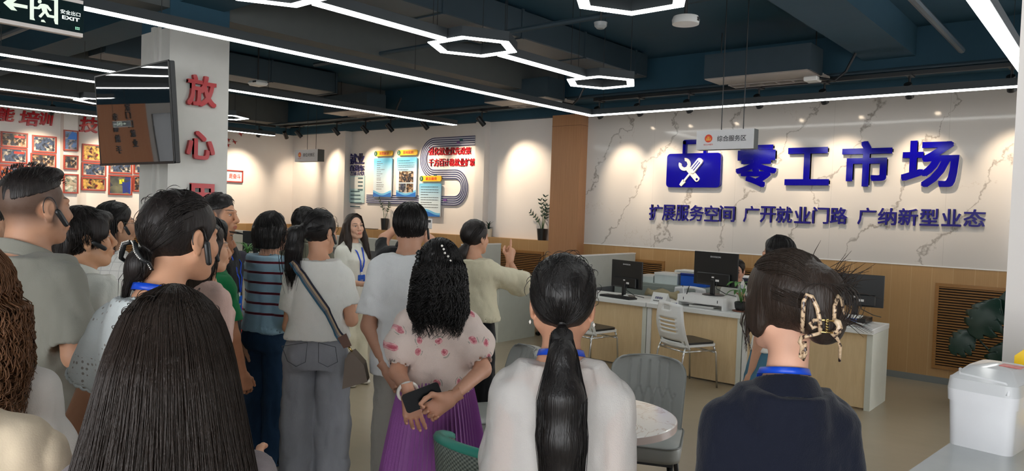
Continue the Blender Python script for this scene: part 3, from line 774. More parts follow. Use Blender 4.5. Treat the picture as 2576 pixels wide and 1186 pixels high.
def board(pxs, num, title, label, photos, lines, rnd):
    (a, b), (c, d) = pxs
    p0, p1 = on_y(a, b, YW), on_y(c, d, YW); w, h = p1[0] - p0[0], p0[2] - p1[2]
    t = thing('policy_board', label, 'notice board', ((p0[0] + p1[0]) / 2, YW - 0.052, (p0[2] + p1[2]) / 2), 0, 'blue policy boards')
    MB().prism(rrect(-w / 2, w / 2, -h / 2, h / 2, 0.03), 'y', 0, 0.02).build('panel', M_PRINT, t)
    g = MB(); g2 = MB(); xs = np.linspace(-w / 2 + .004, w / 2 - .004, 14)
    top = [(x, -h / 2 + 0.085 + 0.035 * math.sin(3.2 * (x / w + .5) * 1.6 + (2.2 if num < 3 else 0))) for x in xs]
    g2.prism([(xs[0], -h / 2 + .006), (xs[-1], -h / 2 + .006)] + [(x, z + .018) for x, z in top[::-1]], 'y', -0.002, 0)
    g.prism([(xs[0], -h / 2 + .006), (xs[-1], -h / 2 + .006)] + [(x, z - .02) for x, z in top[::-1]], 'y', -0.003, 0)
    g.build('wave_print', M_BLUEW, t); g2.build('wave_print', M_BLUEW2, t)
    rg = random.Random(rnd); g = MB(); z = h / 2 - 0.06; zend = -h / 2 + .14
    if photos: zend = h * 0.18
    while z > zend:
        l = w * (rg.uniform(.2, .45) if lines == 'short' else (0.82 if rg.random() < .75 else rg.uniform(.2, .6)))
        x = -w * .41 + (0.05 if lines == 'short' else 0)
        while l > 0.02:
            s = min(l, rg.uniform(.03, .08)); g.box(x, x + s - .008, -0.002, 0, z - .008, z); x += s; l -= s
        z -= rg.uniform(.033, .05)
    g.build('small_print', M_INK if num != 1 else mat('grey_print', srgb(80, 70, 80), .5), t)
    if photos:
        MB().box(-w * .36, w * .36, -0.003, 0, -h * .13, h * .15).build('printed_photo', PHA, t)
        MB().box(-w * .36, -w * .01, -0.003, 0, -h * .38, -h * .16).build('printed_photo', PHB, t)
        MB().box(w * .02, w * .36, -0.003, 0, -h * .38, -h * .16).build('printed_photo', PHA, t)
    # header pill above the panel
    hp = thing('board_header', label.replace('blue', 'yellow header pill above the blue', 1)[:80], 'header plate', ((p0[0] + p1[0]) / 2 + .0, YW - 0.052, p0[2] + 0.085), 0, 'yellow header pills')
    hp['label'] = {1: 'yellow header pill numbered 1 above the first policy board', 2: 'yellow header pill numbered 2 above the board with photos', 3: 'yellow header pill numbered 3 above the lowest policy board'}[num]
    MB().prism(rrect(-w * .48, w * .5, -0.05, 0.05, 0.035), 'y', 0, 0.02).build('plate', M_YEL, hp)
    MB().prism([(-w * .40 + .045 * math.cos(a * .2618), .045 * math.sin(a * .2618)) for a in range(24)], 'y', -0.004, 0).build('number_disc', M_GRN, hp)
    text_obj('lettering', str(num), M_SIGNW, (-w * .40, -0.006, 0), (None, .05), .01, 0, '-y', hp, 1)
    text_obj('lettering', title, M_REDP, (w * .06, -0.002, 0), (w * .52, .062), .012, 0, '-y', hp, 1)
board(((946, 399), (989, 497)), 1, '政策解读', 'blue policy board of short text lines, first from the left', False, 'short', 1)
board(((1004, 397), (1051, 497)), 2, '落地案例', 'blue policy board with three printed photos, second from the left', True, 'para', 2)
board(((1060, 462), (1112, 547)), 3, '就业服务', 'blue policy board lowest on the wall, under the winding track', False, 'para', 3)
M_NAVY2 = mat('navy_letter', srgb(40, 36, 110), 0.3)
for ch, a, b, c, d, l in (('就', 880, 387, 899, 414, 'navy character 就 top left of the policy wall'), ('业', 900, 386, 917, 412, 'navy character 业 top left of the policy wall, right of 就'),
                           ('直', 880, 416, 892, 431, 'navy character 直 under the two larger navy characters'), ('通', 892, 416, 904, 431, 'navy character 通 between 直 and 车'), ('车', 904, 416, 917, 431, 'navy character 车 beside 通 on the policy wall')):
    wall_char('policy_character', ch, a, b, c, d, M_NAVY2, YW, 0.02, 0.012, l, 'wall lettering', 'navy characters on the policy wall', res=2)
p0, p1 = on_y(880, 433, YW), on_y(917, 441, YW)
tag(text_obj('slogan_strip', '民生为本 人才优先', M_NAVY2, ((p0[0] + p1[0]) / 2, YW - 0.004, (p0[2] + p1[2]) / 2), (p1[0] - p0[0], 0.085), .006, 0.008, '-y', None, 1), 'tiny navy slogan line under the characters 直通车', 'wall lettering')
a0, a1 = on_y(881, 443, YW), on_y(917, 511, YW); w, h = a1[0] - a0[0], a0[2] - a1[2]
t = thing('notice_panel', 'pale teal notice panel under the navy lettering, left of the boards', 'notice board', ((a0[0] + a1[0]) / 2, YW - 0.015, (a0[2] + a1[2]) / 2))
MB().box(-w / 2, w / 2, 0, 0.015, -h / 2, h / 2).build('panel', mat('pale_teal_print', srgb(178, 208, 212), .35), t)
MB().box(-w * .44, w * .44, -0.002, 0, 0.01, h * .46).build('upper_print', mat('pale_grey_print', srgb(214, 218, 216), .4), t)
g = MB(); rg = random.Random(5)
for k in range(4): g.box(w * .08, w * .4, -0.003, 0, h * .38 - k * .075, h * .38 - k * .075 + .03)
for k in range(5): g.box(-w * .4, w * rg.uniform(-.1, .38), -0.003, 0, -h * .1 - k * .075, -h * .1 - k * .075 + .022)
g.build('small_print', mat('teal_ink', srgb(60, 90, 100), .5), t)
# winding track panel
def wpt(px, py): q = on_y(px, py, YW); return np.array([q[0], q[2]])
p_a, p_b = wpt(924, 503), wpt(1140, 505)
zt1 = wpt(1110, 439)[1]; zb1 = p_b[1] - 0.005; R1 = (zt1 - zb1) / 2; cxr = wpt(1146, 470)[0]
zt2 = wpt(1110, 358)[1]; R2 = (zt2 - zt1) / 2; cxl = wpt(1095, 398)[0]; xend = wpt(1197, 355)[0]
path = [np.array([p_a[0], zb1]), np.array([(p_a[0] + cxr) / 2, zb1]), np.array([cxr, zb1])]
for i in range(1, 16): a = -math.pi / 2 + math.pi * i / 16; path.append(np.array([cxr + R1 * math.cos(a), (zb1 + zt1) / 2 + R1 * math.sin(a)]))
path += [np.array([cxr, zt1]), np.array([(cxr + cxl) / 2, zt1]), np.array([cxl, zt1])]
for i in range(1, 16): a = -math.pi / 2 - math.pi * i / 16; path.append(np.array([cxl + R2 * math.cos(a), (zt1 + zt2) / 2 + R2 * math.sin(a)]))
path += [np.array([cxl, zt2]), np.array([(cxl + xend) / 2, zt2]), np.array([xend, zt2])]
path = np.array(path); tg = np.gradient(path, axis=0); tg /= np.linalg.norm(tg, axis=1, keepdims=True); nr = np.stack([-tg[:, 1], tg[:, 0]], 1)
tk = thing('winding_track_panel', 'winding white track panel with navy stripes looping around the boards', 'wall decoration', (cxl, YW - 0.02, zt1))
def strip(m, o0, o1, y0, y1, i0=0, i1=None):
    pp = path[i0:i1]; nn = nr[i0:i1]
    A = pp + nn * o0; B = pp + nn * o1; k = len(pp)
    v = [(x - cxl, y0, z - zt1) for x, z in A] + [(x - cxl, y0, z - zt1) for x, z in B] + [(x - cxl, y1, z - zt1) for x, z in A] + [(x - cxl, y1, z - zt1) for x, z in B]
    f = []
    for i in range(k - 1): f += [(i, i + 1, k + i + 1, k + i), (2 * k + i, 3 * k + i, 3 * k + i + 1, 2 * k + i + 1), (i, 2 * k + i, 2 * k + i + 1, i + 1), (k + i, k + i + 1, 3 * k + i + 1, 3 * k + i)]
    f += [(0, k, 3 * k, 2 * k), (k - 1, 3 * k - 1, 4 * k - 1, 2 * k - 1)]
    m.add(v, f)
hw = 0.082
g = MB(); strip(g, -hw, hw, 0.0, 0.02); g.build('track_plate', mat('track_white', srgb(196, 200, 212), .4), tk)
g = MB()
for k in range(5): c = -hw + .008 + k * (2 * hw - .016) / 4; strip(g, c - .008, c + .008, -0.006, 0.0)
g.build('track_stripes', mat('track_navy', srgb(44, 50, 96), .4), tk)
g = MB(); strip(g, -hw + .03, -hw + .055, -0.009, -0.006, -3, None); g2_ = g
M_PUR = mat('purple_print', srgb(120, 80, 150), .4); M_TEAL = mat('teal_print', srgb(30, 90, 100), .4)
MB().box(wpt(1170, 0)[0] - cxl, wpt(1177, 0)[0] - cxl, -.012, 0, zt2 - zt1 + .0, zt2 - zt1 + .045).box(wpt(1107, 0)[0] - cxl, wpt(1114, 0)[0] - cxl, -.012, 0, -.05, -.01).build('accent_print', M_TEAL, tk)
MB().box(wpt(1163, 0)[0] - cxl, wpt(1170, 0)[0] - cxl, -.012, 0, zt2 - zt1 - .045, zt2 - zt1 - .005).box(wpt(1133, 0)[0] - cxl, wpt(1141, 0)[0] - cxl, -.012, 0, zb1 - zt1 - .01, zb1 - zt1 + .03).build('accent_print', M_PUR, tk)
M_REDL = mat('red_letter', srgb(196, 30, 44), 0.25)
l1 = '强化就业优先政策'; l2 = '千方百计稳就业扩就'
for i, ch in enumerate(l1):
    x = 1080 + i * 13.35; y = 372 + (-1.0 * i * .25)
    wall_char('slogan_character', ch, x, y, x + 12.2, y + 19, M_REDL, YW, 0.02, 0.012, 'small red character %s of the upper slogan row on the policy wall' % ch, 'wall lettering', 'red slogan characters on the policy wall', res=2)
for i, ch in enumerate(l2):
    x = 1080 + i * 13.0; y = 400 - i * .15
    wall_char('slogan_character', ch, x, y, x + 11.8, y + 19, M_REDL, YW, 0.02, 0.012, 'small red character %s of the lower slogan row%s' % (ch, {8: ', cut off by the pilaster', 5: ' in its middle'}.get(i, '')), 'wall lettering', 'red slogan characters on the policy wall', res=2)
# boxed sign and red birds beside the pillar on the left wall
b0, b1 = on_x(556, 428, XW), on_x(609, 461, XW)
t = thing('boxed_slogan_sign', 'white sign with thin red frame reading 奋斗 beside the pillar', 'sign', (XW + 0.01, (b0[1] + b1[1]) / 2, (on_x(609, 430, XW)[2] + on_x(609, 460, XW)[2]) / 2))
w, h = b1[1] - b0[1], on_x(609, 430, XW)[2] - on_x(609, 460, XW)[2]
MB().box(0, 0.01, -w / 2, w / 2, -h / 2, h / 2).build('panel', M_TRIM, t)
M_FRR = mat('red_frame', srgb(168, 44, 40), 0.4)
MB().box(0, .03, -w / 2, w / 2, h / 2 - .02, h / 2).box(0, .03, -w / 2, w / 2, -h / 2, -h / 2 + .02).box(0, .03, w / 2 - .02, w / 2, -h / 2, h / 2).box(0, .03, -w / 2, -w / 2 + .02, -h / 2, h / 2).build('frame', M_FRR, t)
text_obj('lettering', '是奋斗', M_REDP, (0.012, w * .12, 0), (w * .55, h * .42), .015, 0, '+x', t, 1)
for i, (px, py) in enumerate(((591, 357), (575, 351), (574, 364), (606, 337))):
    q = on_x(px, py, XW)
    b = MB(); s = .055
    b.prism([(q[1] - s, q[2] + s * .9), (q[1] - s * .2, q[2] + s * .1), (q[1] + s, q[2] + s * .2), (q[1] + s * .2, q[2] - s * .1), (q[1] + s * .1, q[2] - s * .9), (q[1] - s * .3, q[2] - s * .3), (q[1] - s * 1.2, q[2] - s * .2), (q[1] - s * .5, q[2] + .1 * s)], 'x', XW, XW + .02)
    tag(b.build('bird_decoration', M_FRR), ['small red swallow cut-out lowest of the flock beside the pillar', 'small red swallow cut-out nearest the pillar, upper', 'small red swallow cut-out nearest the pillar, lower', 'small red swallow cut-out just under the spotlight'][i], 'wall decoration', 'red swallows')

# ================================================================== FRAMED PHOTOS
M_FRAME = mat('red_brown_frame', srgb(158, 66, 52), 0.35)
n = NT('photo_mount'); n.set(Roughness=.4); M_MOUNT = n.m
frames = [((1, 333), (69, 371), PHA, 'framed photo of a seated audience under a red banner, top left'), ((80, 342), (141, 384), PHB, 'framed photo of people by glass doors, second in the top row'),
          ((0, 373), (68, 411), PHB, 'framed photo of people in rows, under the red-banner photo'), ((76, 387), (140, 422), PHA, 'framed photo of a meeting, under the glass-door photo'),
          ((-2, 415), (69, 452), PHG, 'framed photo with orange and red figures behind the crew-cut man'), ((76, 426), (140, 461), PHG, 'framed photo mostly hidden by the crew-cut head'),
          ((159, 328), (196, 380), PHC, 'upright framed photo with a blue tent, top of the pilaster'), ((159, 391), (196, 427), PHA, 'framed photo in the middle of the pilaster'),
          ((158, 438), (196, 487), PHD, 'upright framed photo with green tables, lowest on the pilaster'), ((206, 364), (266, 407), PHE, 'framed group photo on a stage, left of the screen'),
          ((205, 410), (266, 444), PHB, 'framed photo of a crowd under the group photo'), ((204, 447), (265, 480), PHE, 'framed photo with red banner, lowest left of the screen'),
          ((273, 402), (331, 437), PHB, 'framed photo peeking out below the screen'), ((272, 441), (331, 491), PHF, 'framed photo of a worker in a yellow vest, below the screen'),
          ((335, 404), (390, 439), PHB, 'framed photo beside the pillar just under the screen'), ((334, 443), (390, 483), PHA, 'framed photo cut by the pillar, lowest row')]
for i, (a, b, pm, lab) in enumerate(frames):
    X = XL if 6 <= i <= 8 else XW
    q0, q1 = on_x(*a, X), on_x(*b, X); cx = (a[0] + b[0]) / 2
    zt_f, zb_f = on_x(cx, a[1], X)[2], on_x(cx, b[1], X)[2]
    w, h = q1[1] - q0[1], zt_f - zb_f
    t = thing('framed_photo', lab, 'picture', (X, (q0[1] + q1[1]) / 2, (zt_f + zb_f) / 2), 0, 'framed photos on the left wall')
    f = 0.022
    MB().box(0, .03, -w / 2, w / 2, h / 2 - f, h / 2).box(0, .03, -w / 2, w / 2, -h / 2, -h / 2 + f).box(0, .03, -w / 2, -w / 2 + f, -h / 2 + f, h / 2 - f).box(0, .03, w / 2 - f, w / 2, -h / 2 + f, h / 2 - f).build('frame', M_FRAME, t)
    MB().box(0, .012, -w / 2 + f * .5, w / 2 - f * .5, -h / 2 + f * .5, h / 2 - f * .5).build('mount', M_TRIM, t)
    pr = MB().box(.012, .015, -w / 2 + f * 1.25, w / 2 - f * 1.25, -h / 2 + f * 1.25, h / 2 - f * 1.25).build('print', pm, t)
    if i == 13:
        g = MB().box(.015, .018, -.02, .03, .02, .10).box(.015, .018, .02, .06, .06, .11)
        g.build('printed_worker', mat('yellow_vest_print', srgb(200, 205, 60), .4), pr)
    if i in (0, 2):
        MB().box(.015, .017, 0.0, w / 2 - f * 2, h / 2 - f * 4, h / 2 - f * 2.4).build('printed_banner', M_REDP, pr)
    if i == 6:
        MB().prism([(-.06, .02), (.09, .02), (.09, .12), (.02, .16)], 'x', .015, .017).build('printed_tent', M_BLUEW, pr)

# louvred radiator covers
def louvre(x0, x1, z0, z1, axis, label, sl=None):
    g = thing('radiator_cover', label, 'radiator cover', (0, 0, 0) if False else (((x0 + x1) / 2, YB, (z0 + z1) / 2) if axis == 'y' else (XL, (x0 + x1) / 2, (z0 + z1) / 2)), 0 if axis == 'y' else math.pi / 2, 'slatted radiator covers')
    w, h = x1 - x0, z1 - z0; f = 0.035
    MB().box(-w / 2, w / 2, -.02, .0, h / 2 - f, h / 2).box(-w / 2, w / 2, -.02, 0, -h / 2, -h / 2 + f).box(-w / 2, -w / 2 + f, -.02, 0, -h / 2 + f, h / 2 - f).box(w / 2 - f, w / 2, -.02, 0, -h / 2 + f, h / 2 - f).build('frame', M_SLAT, g)
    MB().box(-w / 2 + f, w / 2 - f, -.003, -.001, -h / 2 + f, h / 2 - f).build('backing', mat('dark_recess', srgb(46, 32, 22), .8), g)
    m = MB(); k = int((h - 2 * f) / 0.0275)
    for i in range(k):
        z = -h / 2 + f + (i + .5) * (h - 2 * f) / k
        m.prism([(-.019, z - .001), (-.019, z + .006), (-.004, z + .012), (-.004, z + .005)], 'x', -w / 2 + f, w / 2 - f)
    m.build('slats', M_SLAT, g)
q = on_y(2357, 712, YB); louvre(q[0] - .01, 0.15, 0.165, 1.085, 'y', 'slatted wood radiator cover beside the monstera')
louvre(-5.75, -4.85, 0.25, 1.09, 'y', 'slatted wood radiator cover behind the left monitor')
louvre(-8.2, -6.93, 0.25, 1.09, 'y', 'slatted wood radiator cover left of the wood column')
louvre(-4.0, -2.62, 0.25, 1.09, 'y', 'slatted wood radiator cover behind the seated clerk')
louvre(1.2, 3.6, 0.2, 1.12, 'x', 'slatted wood radiator cover left of the short-haired head')
louvre(4.6, 6.2, 0.2, 1.12, 'x', 'slatted wood radiator cover behind the woman with round glasses')

# ================================================================== DESKS
YD = 7.19; ZD = 0.748
M_EDGE = mat('pale_edge_band', srgb(214, 216, 205), .4)
def desk(x0, x1, label, end='r'):
    t = thing('service_desk', label, 'desk', ((x0 + x1) / 2, YD, 0), 0, 'service desks with birch fronts')
    w = (x1 - x0) / 2
    MB().box(-w, w, -0.03, 0.58, ZD - .05, ZD, .004).build('worktop', M_GREYW, t)
    MB().box(-w + .05, w - .05, 0.02, 0.045, 0.015, ZD - .05).build('front_panel', M_BIRCH, t)
    for s in (-1, 1):
        a = s * w; MB().box(min(a, a - s * .05), max(a, a - s * .05), 0.0, 0.56, 0, ZD - .05).build('end_panel', M_EDGE if (s > 0 and end == 'r') else M_GREYW, t)
    MB().box(-w + .05, w - .05, .05, .5, ZD - .09, ZD - .05).build('under_rail', M_GREYW, t)
    return t
desk(-5.25, -4.06, 'birch-fronted service desk behind the woman with the long ponytail')
desk(-4.05, -2.965, 'birch-fronted service desk with the white visitor chair in front')
desk(-2.955, -1.745, 'birch-fronted service desk ending beside the louvred wall, papers on top')
# left desk row end and neighbours
M_GREENW = mat('pale_grey_laminate', srgb(206, 210, 200), .4)
def plain_desk(x0, x1, y0, y1, z, label, panel='x'):
    t = thing('office_desk', label, 'desk', ((x0 + x1) / 2, (y0 + y1) / 2, 0), 0, 'white office desks')
    a, b = (x1 - x0) / 2, (y1 - y0) / 2
    MB().box(-a, a, -b, b, z - .05, z, .004).build('worktop', M_GREYW, t)
    MB().box(a - .05, a - .01, -b + .02, b - .02, 0, z - .05).build('end_panel', M_GREENW, t)
    MB().box(-a + .01, -a + .05, -b + .02, b - .02, 0, z - .05).build('end_panel', M_GREENW, t)
    MB().box(-a + .05, a - .05, -b + .04, -b + .06, 0.02, z - .05).build('front_panel', M_GREENW, t)
plain_desk(-8.3, -6.19, 7.15, 7.96, .752, 'white office desk end right of the pointing woman')
plain_desk(-11.4, -8.9, 7.3, 8.0, .75, 'white office desk below the policy boards')
M_PART = mat('grey_partition_fabric', srgb(186, 188, 180), .7); M_PARTD = mat('dark_grey_fabric', srgb(96, 98, 100), .7)
def partition(x0, x1, y0, y1, z0, z1, label, split=None):
    t = thing('desk_partition', label, 'partition', ((x0 + x1) / 2, (y0 + y1) / 2, z0), 0, 'grey desk partitions')
    a, b, h = (x1 - x0) / 2, (y1 - y0) / 2, z1 - z0; s = split or h * .35
    MB().box(-a, a, -b, b, s, h - .015).build('screen_panel', M_PART, t)
    MB().box(-a, a, -b, b, 0, s).build('lower_panel', M_PARTD, t)
    MB().box(-a - .004, a + .004, -b - .004, b + .004, h - .015, h).build('top_rail', M_TRIM, t)
partition(-5.32, -5.28, 7.22, 8.98, 0.0, 1.18, 'grey partition left of the left monitor', .75)
partition(-6.90, -6.86, 7.17, 7.94, .753, 1.24, 'grey partition behind the pointing hand', .12)
partition(-11.4, -8.9, 8.02, 8.06, 0.0, 1.17, 'grey partition under the potted plant on the ledge', .95)
partition(-13.5, -11.9, 7.2, 7.24, 0.0, 1.18, 'grey partition behind the man with the lanyard', .7)
# low cabinet behind the monitors with boxes
M_CAB = mat('grey_green_cabinet', srgb(146, 154, 148), .45)
t = thing('low_cabinet', 'low grey-green cabinet behind the two monitors', 'cabinet', (-4.55, 8.62, 0))
MB().box(-.7, .7, -.2, .2, 0.03, .84, .004).build('body', M_CAB, t)
for s in (-1, 1):
    d_ = MB().box(min(s * .01, s * .69), max(s * .01, s * .69), -.215, -.2, .06, .80).build('door', M_CAB, t)
    MB().box(s * .06 - .008, s * .06 + .008, -.235, -.215, .5, .6).build('handle', M_CHROME, d_)
M_BLUEB = mat('blue_box_plastic', srgb(20, 86, 190), .35)
t = thing('storage_box', 'blue storage box on the low cabinet', 'box', (-4.15, 8.6, .84)); 
MB().box(-.17, .17, -.13, .13, 0, .13, .006).build('body', M_BLUEB, t); MB().box(-.175, .175, -.135, .135, .13, .16, .006).build('lid', mat('dark_blue_plastic', srgb(16, 44, 130), .35), t)
M_PAPERB = mat('pale_box_card', srgb(206, 216, 214), .5)
for i, (x, w, h, l) in enumerate(((-4.52, .16, .14, 'pale paper box beside the blue storage box'), (-4.80, .10, .09, 'small flat pale box at the left on the low cabinet'))):
    t = thing('paper_box', l, 'box', (x, 8.58, .84), 0, 'paper boxes on the cabinet'); MB().box(-w, w, -.12, .12, 0, h * .8).build('body', M_PAPERB, t); MB().box(-w - .004, w + .004, -.124, .124, h * .8, h).build('lid', M_GREYW, t)
M_PAPER = mat('white_paper', srgb(236, 236, 232), .6)
def paper_stack(c, w, d, k, label, top=None, rz=0.0, seed=0):
    rg = random.Random(seed); t = MB(); z = 0
    for i in range(k):
        h = rg.uniform(.004, .012); a = rg.uniform(-.12, .12); dx, dy = rg.uniform(-.015, .015), rg.uniform(-.012, .012)
        P = rotp([(-w, -d), (w, -d), (w, d), (-w, d)], a, dx, dy); t.prism(P, 'z', z, z + h - .001); z += h
    o = t.build('paper_stack', M_PAPER); o.location = c; o.rotation_euler = (0, 0, rz); return tag(o, label, 'papers', 'paper stacks'), z
paper_stack((-4.2, 8.6, 1.0), .2, .13, 4, 'loose papers lying on the blue storage box', seed=3)
pp_ = on_z(2165, 812, ZD)
ps, hz = paper_stack((-2.02, 7.33, ZD), .15, .11, 7, 'stack of papers on the right end of the desk', rz=.1, seed=8)
t = thing('file_folder', 'blue and black ring folder on the paper stack', 'folder', (-1.99, 7.33, ZD + hz), .1)
MB().box(-.15, .15, -.11, .11, 0, .036, .004).build('cover', mat('folder_blue', srgb(70, 92, 150), .4), t); MB().box(.08, .155, -.114, .114, .002, .038, .004).build('spine', M_BLACKP, t)
MB().box(-.14, .10, -.10, .10, .037, .045).build('loose_sheets', M_PAPER, t)

# ------------------------------------------------------------------ monitors
def monitor(c, rz, label, logo=True, sc=1.0, z0=ZD):
    t = thing('computer_monitor', label, 'monitor', (c[0], c[1], z0), rz, 'black monitors seen from behind')
    w, h = .27 * sc, .345 * sc; b = .10
    MB().box(-w, w, 0, .018, b, b + h, .004).build('back_panel', M_BLACKP, t)
    MB().box(-w * .78, w * .72, -.028, .002, b + .01, b + h * .38, .008).build('electronics_housing', M_BLACKP, t)
    MB().box(-w + .01, w - .01, .018, .020, b + .012, b + h - .008).build('screen', M_SCREEN, t)
    MB().box(-.028, .028, -.045, -.02, 0.01, b + .07, .006).build('stand_neck', M_BLACKP, t)
    MB().lathe((0, -.01), [(.12, 0), (.12, .006), (.10, .012)], 28).build('stand_foot', M_BLACKP, t, SM)
    MB().box(-.02, .01, -.0295, -.028, b + .085, b + .10).box(.03, .075, -.0295, -.028, b + .05, b + .072).build('rating_label', M_TRIM, t)
    if logo:
        text_obj('lettering', 'ENVISION', mat('silver_print', srgb(214, 216, 218), .3), (0.0, -.0015, b + h * .86), (.125 * sc, .0165 * sc), .012, 0, '-y', t, 2)
    MB().tube([(.05, -.03, b + .05), (.06, -.05, b - .02), (.16, -.02, .03), (.22, .08, .006)], .004, 6).build('cable', M_BLACK, t)
    return t
m1 = on_z(1560, 748, ZD); monitor((m1[0], 7.50), math.radians(-14), 'left black monitor beside the tent sign, seen from behind', True, .93)
rz_r = math.radians(-4)
rs = on_z(1764, 775, ZD); RSX, RSY = -3.45, 7.40
monitor((RSX + .03, 7.50), math.radians(-12), 'black monitor standing on the white riser', True, 1.05, ZD + .125)
monitor((-2.02, 7.62), math.radians(8), 'black monitor half hidden behind the hair clip bun', False, .9, ZD + .05)
t = thing('monitor_base_block', 'dark block under the monitor hidden by the hair bun', 'stand', (-2.02, 7.62, ZD)); MB().box(-.13, .13, -.09, .12, 0, .05, .004).build('block', M_BLACKP, t)
t = thing('monitor_riser', 'white wooden monitor riser with an open slot', 'monitor riser', (RSX, RSY - .02, ZD), rz_r)
g = MB().box(-.27, .27, -.14, .16, .11, .125).box(-.27, -.255, -.14, .16, 0, .11).box(.255, .27, -.14, .16, 0, .11).box(-.255, .255, -.14, -.128, .055, .11).box(-.255, .255, -.13, .16, .045, .055)
g.build('body', M_WHITEP, t)
MB().box(-.2, -.192, -.1415, -.14, .07, .1).box(.2, .208, -.1415, -.14, .07, .1).build('finger_slots', M_BLACK, t)
t = tag(MB().box(-.16, .12, -.1, .08, .001, .018).build('document_tray_papers', M_PAPER), 'papers lying in the slot of the white riser', 'papers'); t.location = (RSX, RSY, ZD)
for i, (dx, a, l) in enumerate(((-.235, -.012, 'white-barrelled pen standing in the left of the riser'), (-.20, .022, 'dark pen leaning beside the white pen at the riser'))):
    t = thing('pen', l, 'pen', (RSX + dx, RSY - .085, ZD + .125), 0, 'pens at the riser')
    MB().tube([(0, 0, 0), (a, 0, .075)], .0055, 8).build('barrel', M_WHITEP if i == 0 else M_BLACKP, t); MB().tube([(a, 0, .075), (a * 1.3, 0, .095)], .004, 8).build('tip', M_BLACK, t)
# keyboard, tent sign, blue folder, bag on the left monitor's desk
t = thing('keyboard', 'black keyboard lying below the left monitor', 'keyboard', (m1[0] + .02, 7.30, ZD), math.radians(-10))
MB().box(-.23, .23, -.07, .07, 0, .018, .004).build('base', M_BLACKP, t)
g = MB()
for i in range(15):
    for j in range(5): g.box(-.22 + i * .0295, -.22 + i * .0295 + .025, -.062 + j * .0255, -.062 + j * .0255 + .021, .018, .024)
g.build('keys', M_BLACKP, t)
tc = on_z(1656, 764, ZD)
t = thing('tent_sign', 'white tent sign reading 技能培训 beside the left monitor', 'sign', (tc[0], tc[1] + .05, ZD), math.radians(-8))
MB().prism([(-.06, 0), (.06, 0), (0, .115), (-.004, .115)], 'x', -.1, .1).build('card', M_GREYW, t)
tl = text_obj('lettering', '技能培训', M_NAVY2, (.0, -.034, .06), (.10, .028), .01, 0, '-y', t, 1); tl.rotation_euler = (math.radians(-27), 0, 0)
tl = text_obj('lettering', '技能提升服务窗口', M_INK, (.0, -.05, .028), (.13, .014), .004, 0, '-y', t, 1); tl.rotation_euler = (math.radians(-27), 0, 0)
t = thing('document_folder', 'dark blue folder lying between tent sign and riser', 'folder', (-3.86, 7.40, ZD), .3); MB().box(-.12, .08, -.1, .1, 0, .012, .002).build('cover', mat('navy_folder', srgb(30, 50, 120), .4), t); MB().box(-.1, .06, -.09, .09, .012, .018).build('sheets', M_PAPER, t)
t = tag(MB().lathe((0, 0), [(.02, 0), (.035, .004), (.03, .02), (.012, .028)], 16).build('computer_mouse', M_WHITEP, None, True), 'white mouse by the foot of the left monitor', 'mouse'); t.location = (m1[0] + .05, 7.42, ZD)
M_BAG = mat('khaki_canvas', srgb(150, 138, 108), .8)
g = MB(); P = [[(-.2 + .05 * i, .0 + .02 * j, .03 + .02 * math.sin(i * 1.3 + j) + .022 * j) for j in range(4)] for i in range(9)]
t = tag(MB().shell(P, .03).build('folded_bag', M_BAG, None, True), 'khaki cloth bag lying behind the tent sign', 'bag'); t.location = (-4.12, 7.60, ZD)

# potted plant on the desk beside the seated clerk
M_LEAF = mat('leaf_green', srgb(74, 128, 56), .4); M_LEAFD = mat('leaf_dark_green', srgb(20, 48, 38), .28); M_STEM = mat('stem_green', srgb(60, 90, 50), .5)
M_SOIL = mat('potting_soil', srgb(50, 38, 30), .9); M_POTB = mat('black_pot', srgb(32, 34, 36), .3)
def leaf(m, base, tip, w, nrm, bend=.15, k=7):
    base, tip, nrm = map(np.asarray, (base, tip, nrm)); d = tip - base; L = np.linalg.norm(d); side = np.cross(d / L, nrm); side = side / (np.linalg.norm(side) + 1e-9); up = np.cross(side, d / L)
    P = []
    for i in range(k):
        s = i / (k - 1); ww = w * (math.sin(math.pi * min(1, s * .93 + .05)) ** .8) * (1 - .3 * s)
        c = base + d * s + up * (bend * L * math.sin(math.pi * s) - .12 * L * s * s)
        P.append([c - side * ww + up * ww * .25, c, c + side * ww + up * ww * .25])
    m.shell(P, .0012)
pq = on_z(1860, 785, ZD)
t = thing('potted_plant', 'broad-leaved plant in a black pot beside the white riser', 'plant', (-3.06, 7.36, ZD))
MB().lathe((0, 0), [(.075, 0), (.085, .006), (.085, .012)], 24).build('saucer', mat('terracotta_dish', srgb(120, 66, 48), .5), t)
MB().lathe((0, 0), [(.045, .01), (.06, .04), (.066, .09), (.058, .10), (.05, .095), (.05, .08)], 24).build('pot', M_POTB, t, SM)
MB().cyl((0, 0), .05, .075, .088, 16).build('soil', M_SOIL, t)
rg = random.Random(4)
for i in range(9):
    a = i * 2.4; r = .05 + .05 * rg.random(); zt = .2 + .12 * rg.random()
    m = MB(); b = (math.cos(a) * r * .6, math.sin(a) * r * .6, zt)
    m.tube([(0, 0, .085), (b[0] * .5, b[1] * .5, zt * .7), b], .003, 5); leaf(m, b, (math.cos(a) * (r + .11), math.sin(a) * (r + .11), zt - .07 + .08 * rg.random()), .033, (0, 0, 1)); m.build('leaf', M_LEAF, t, True)
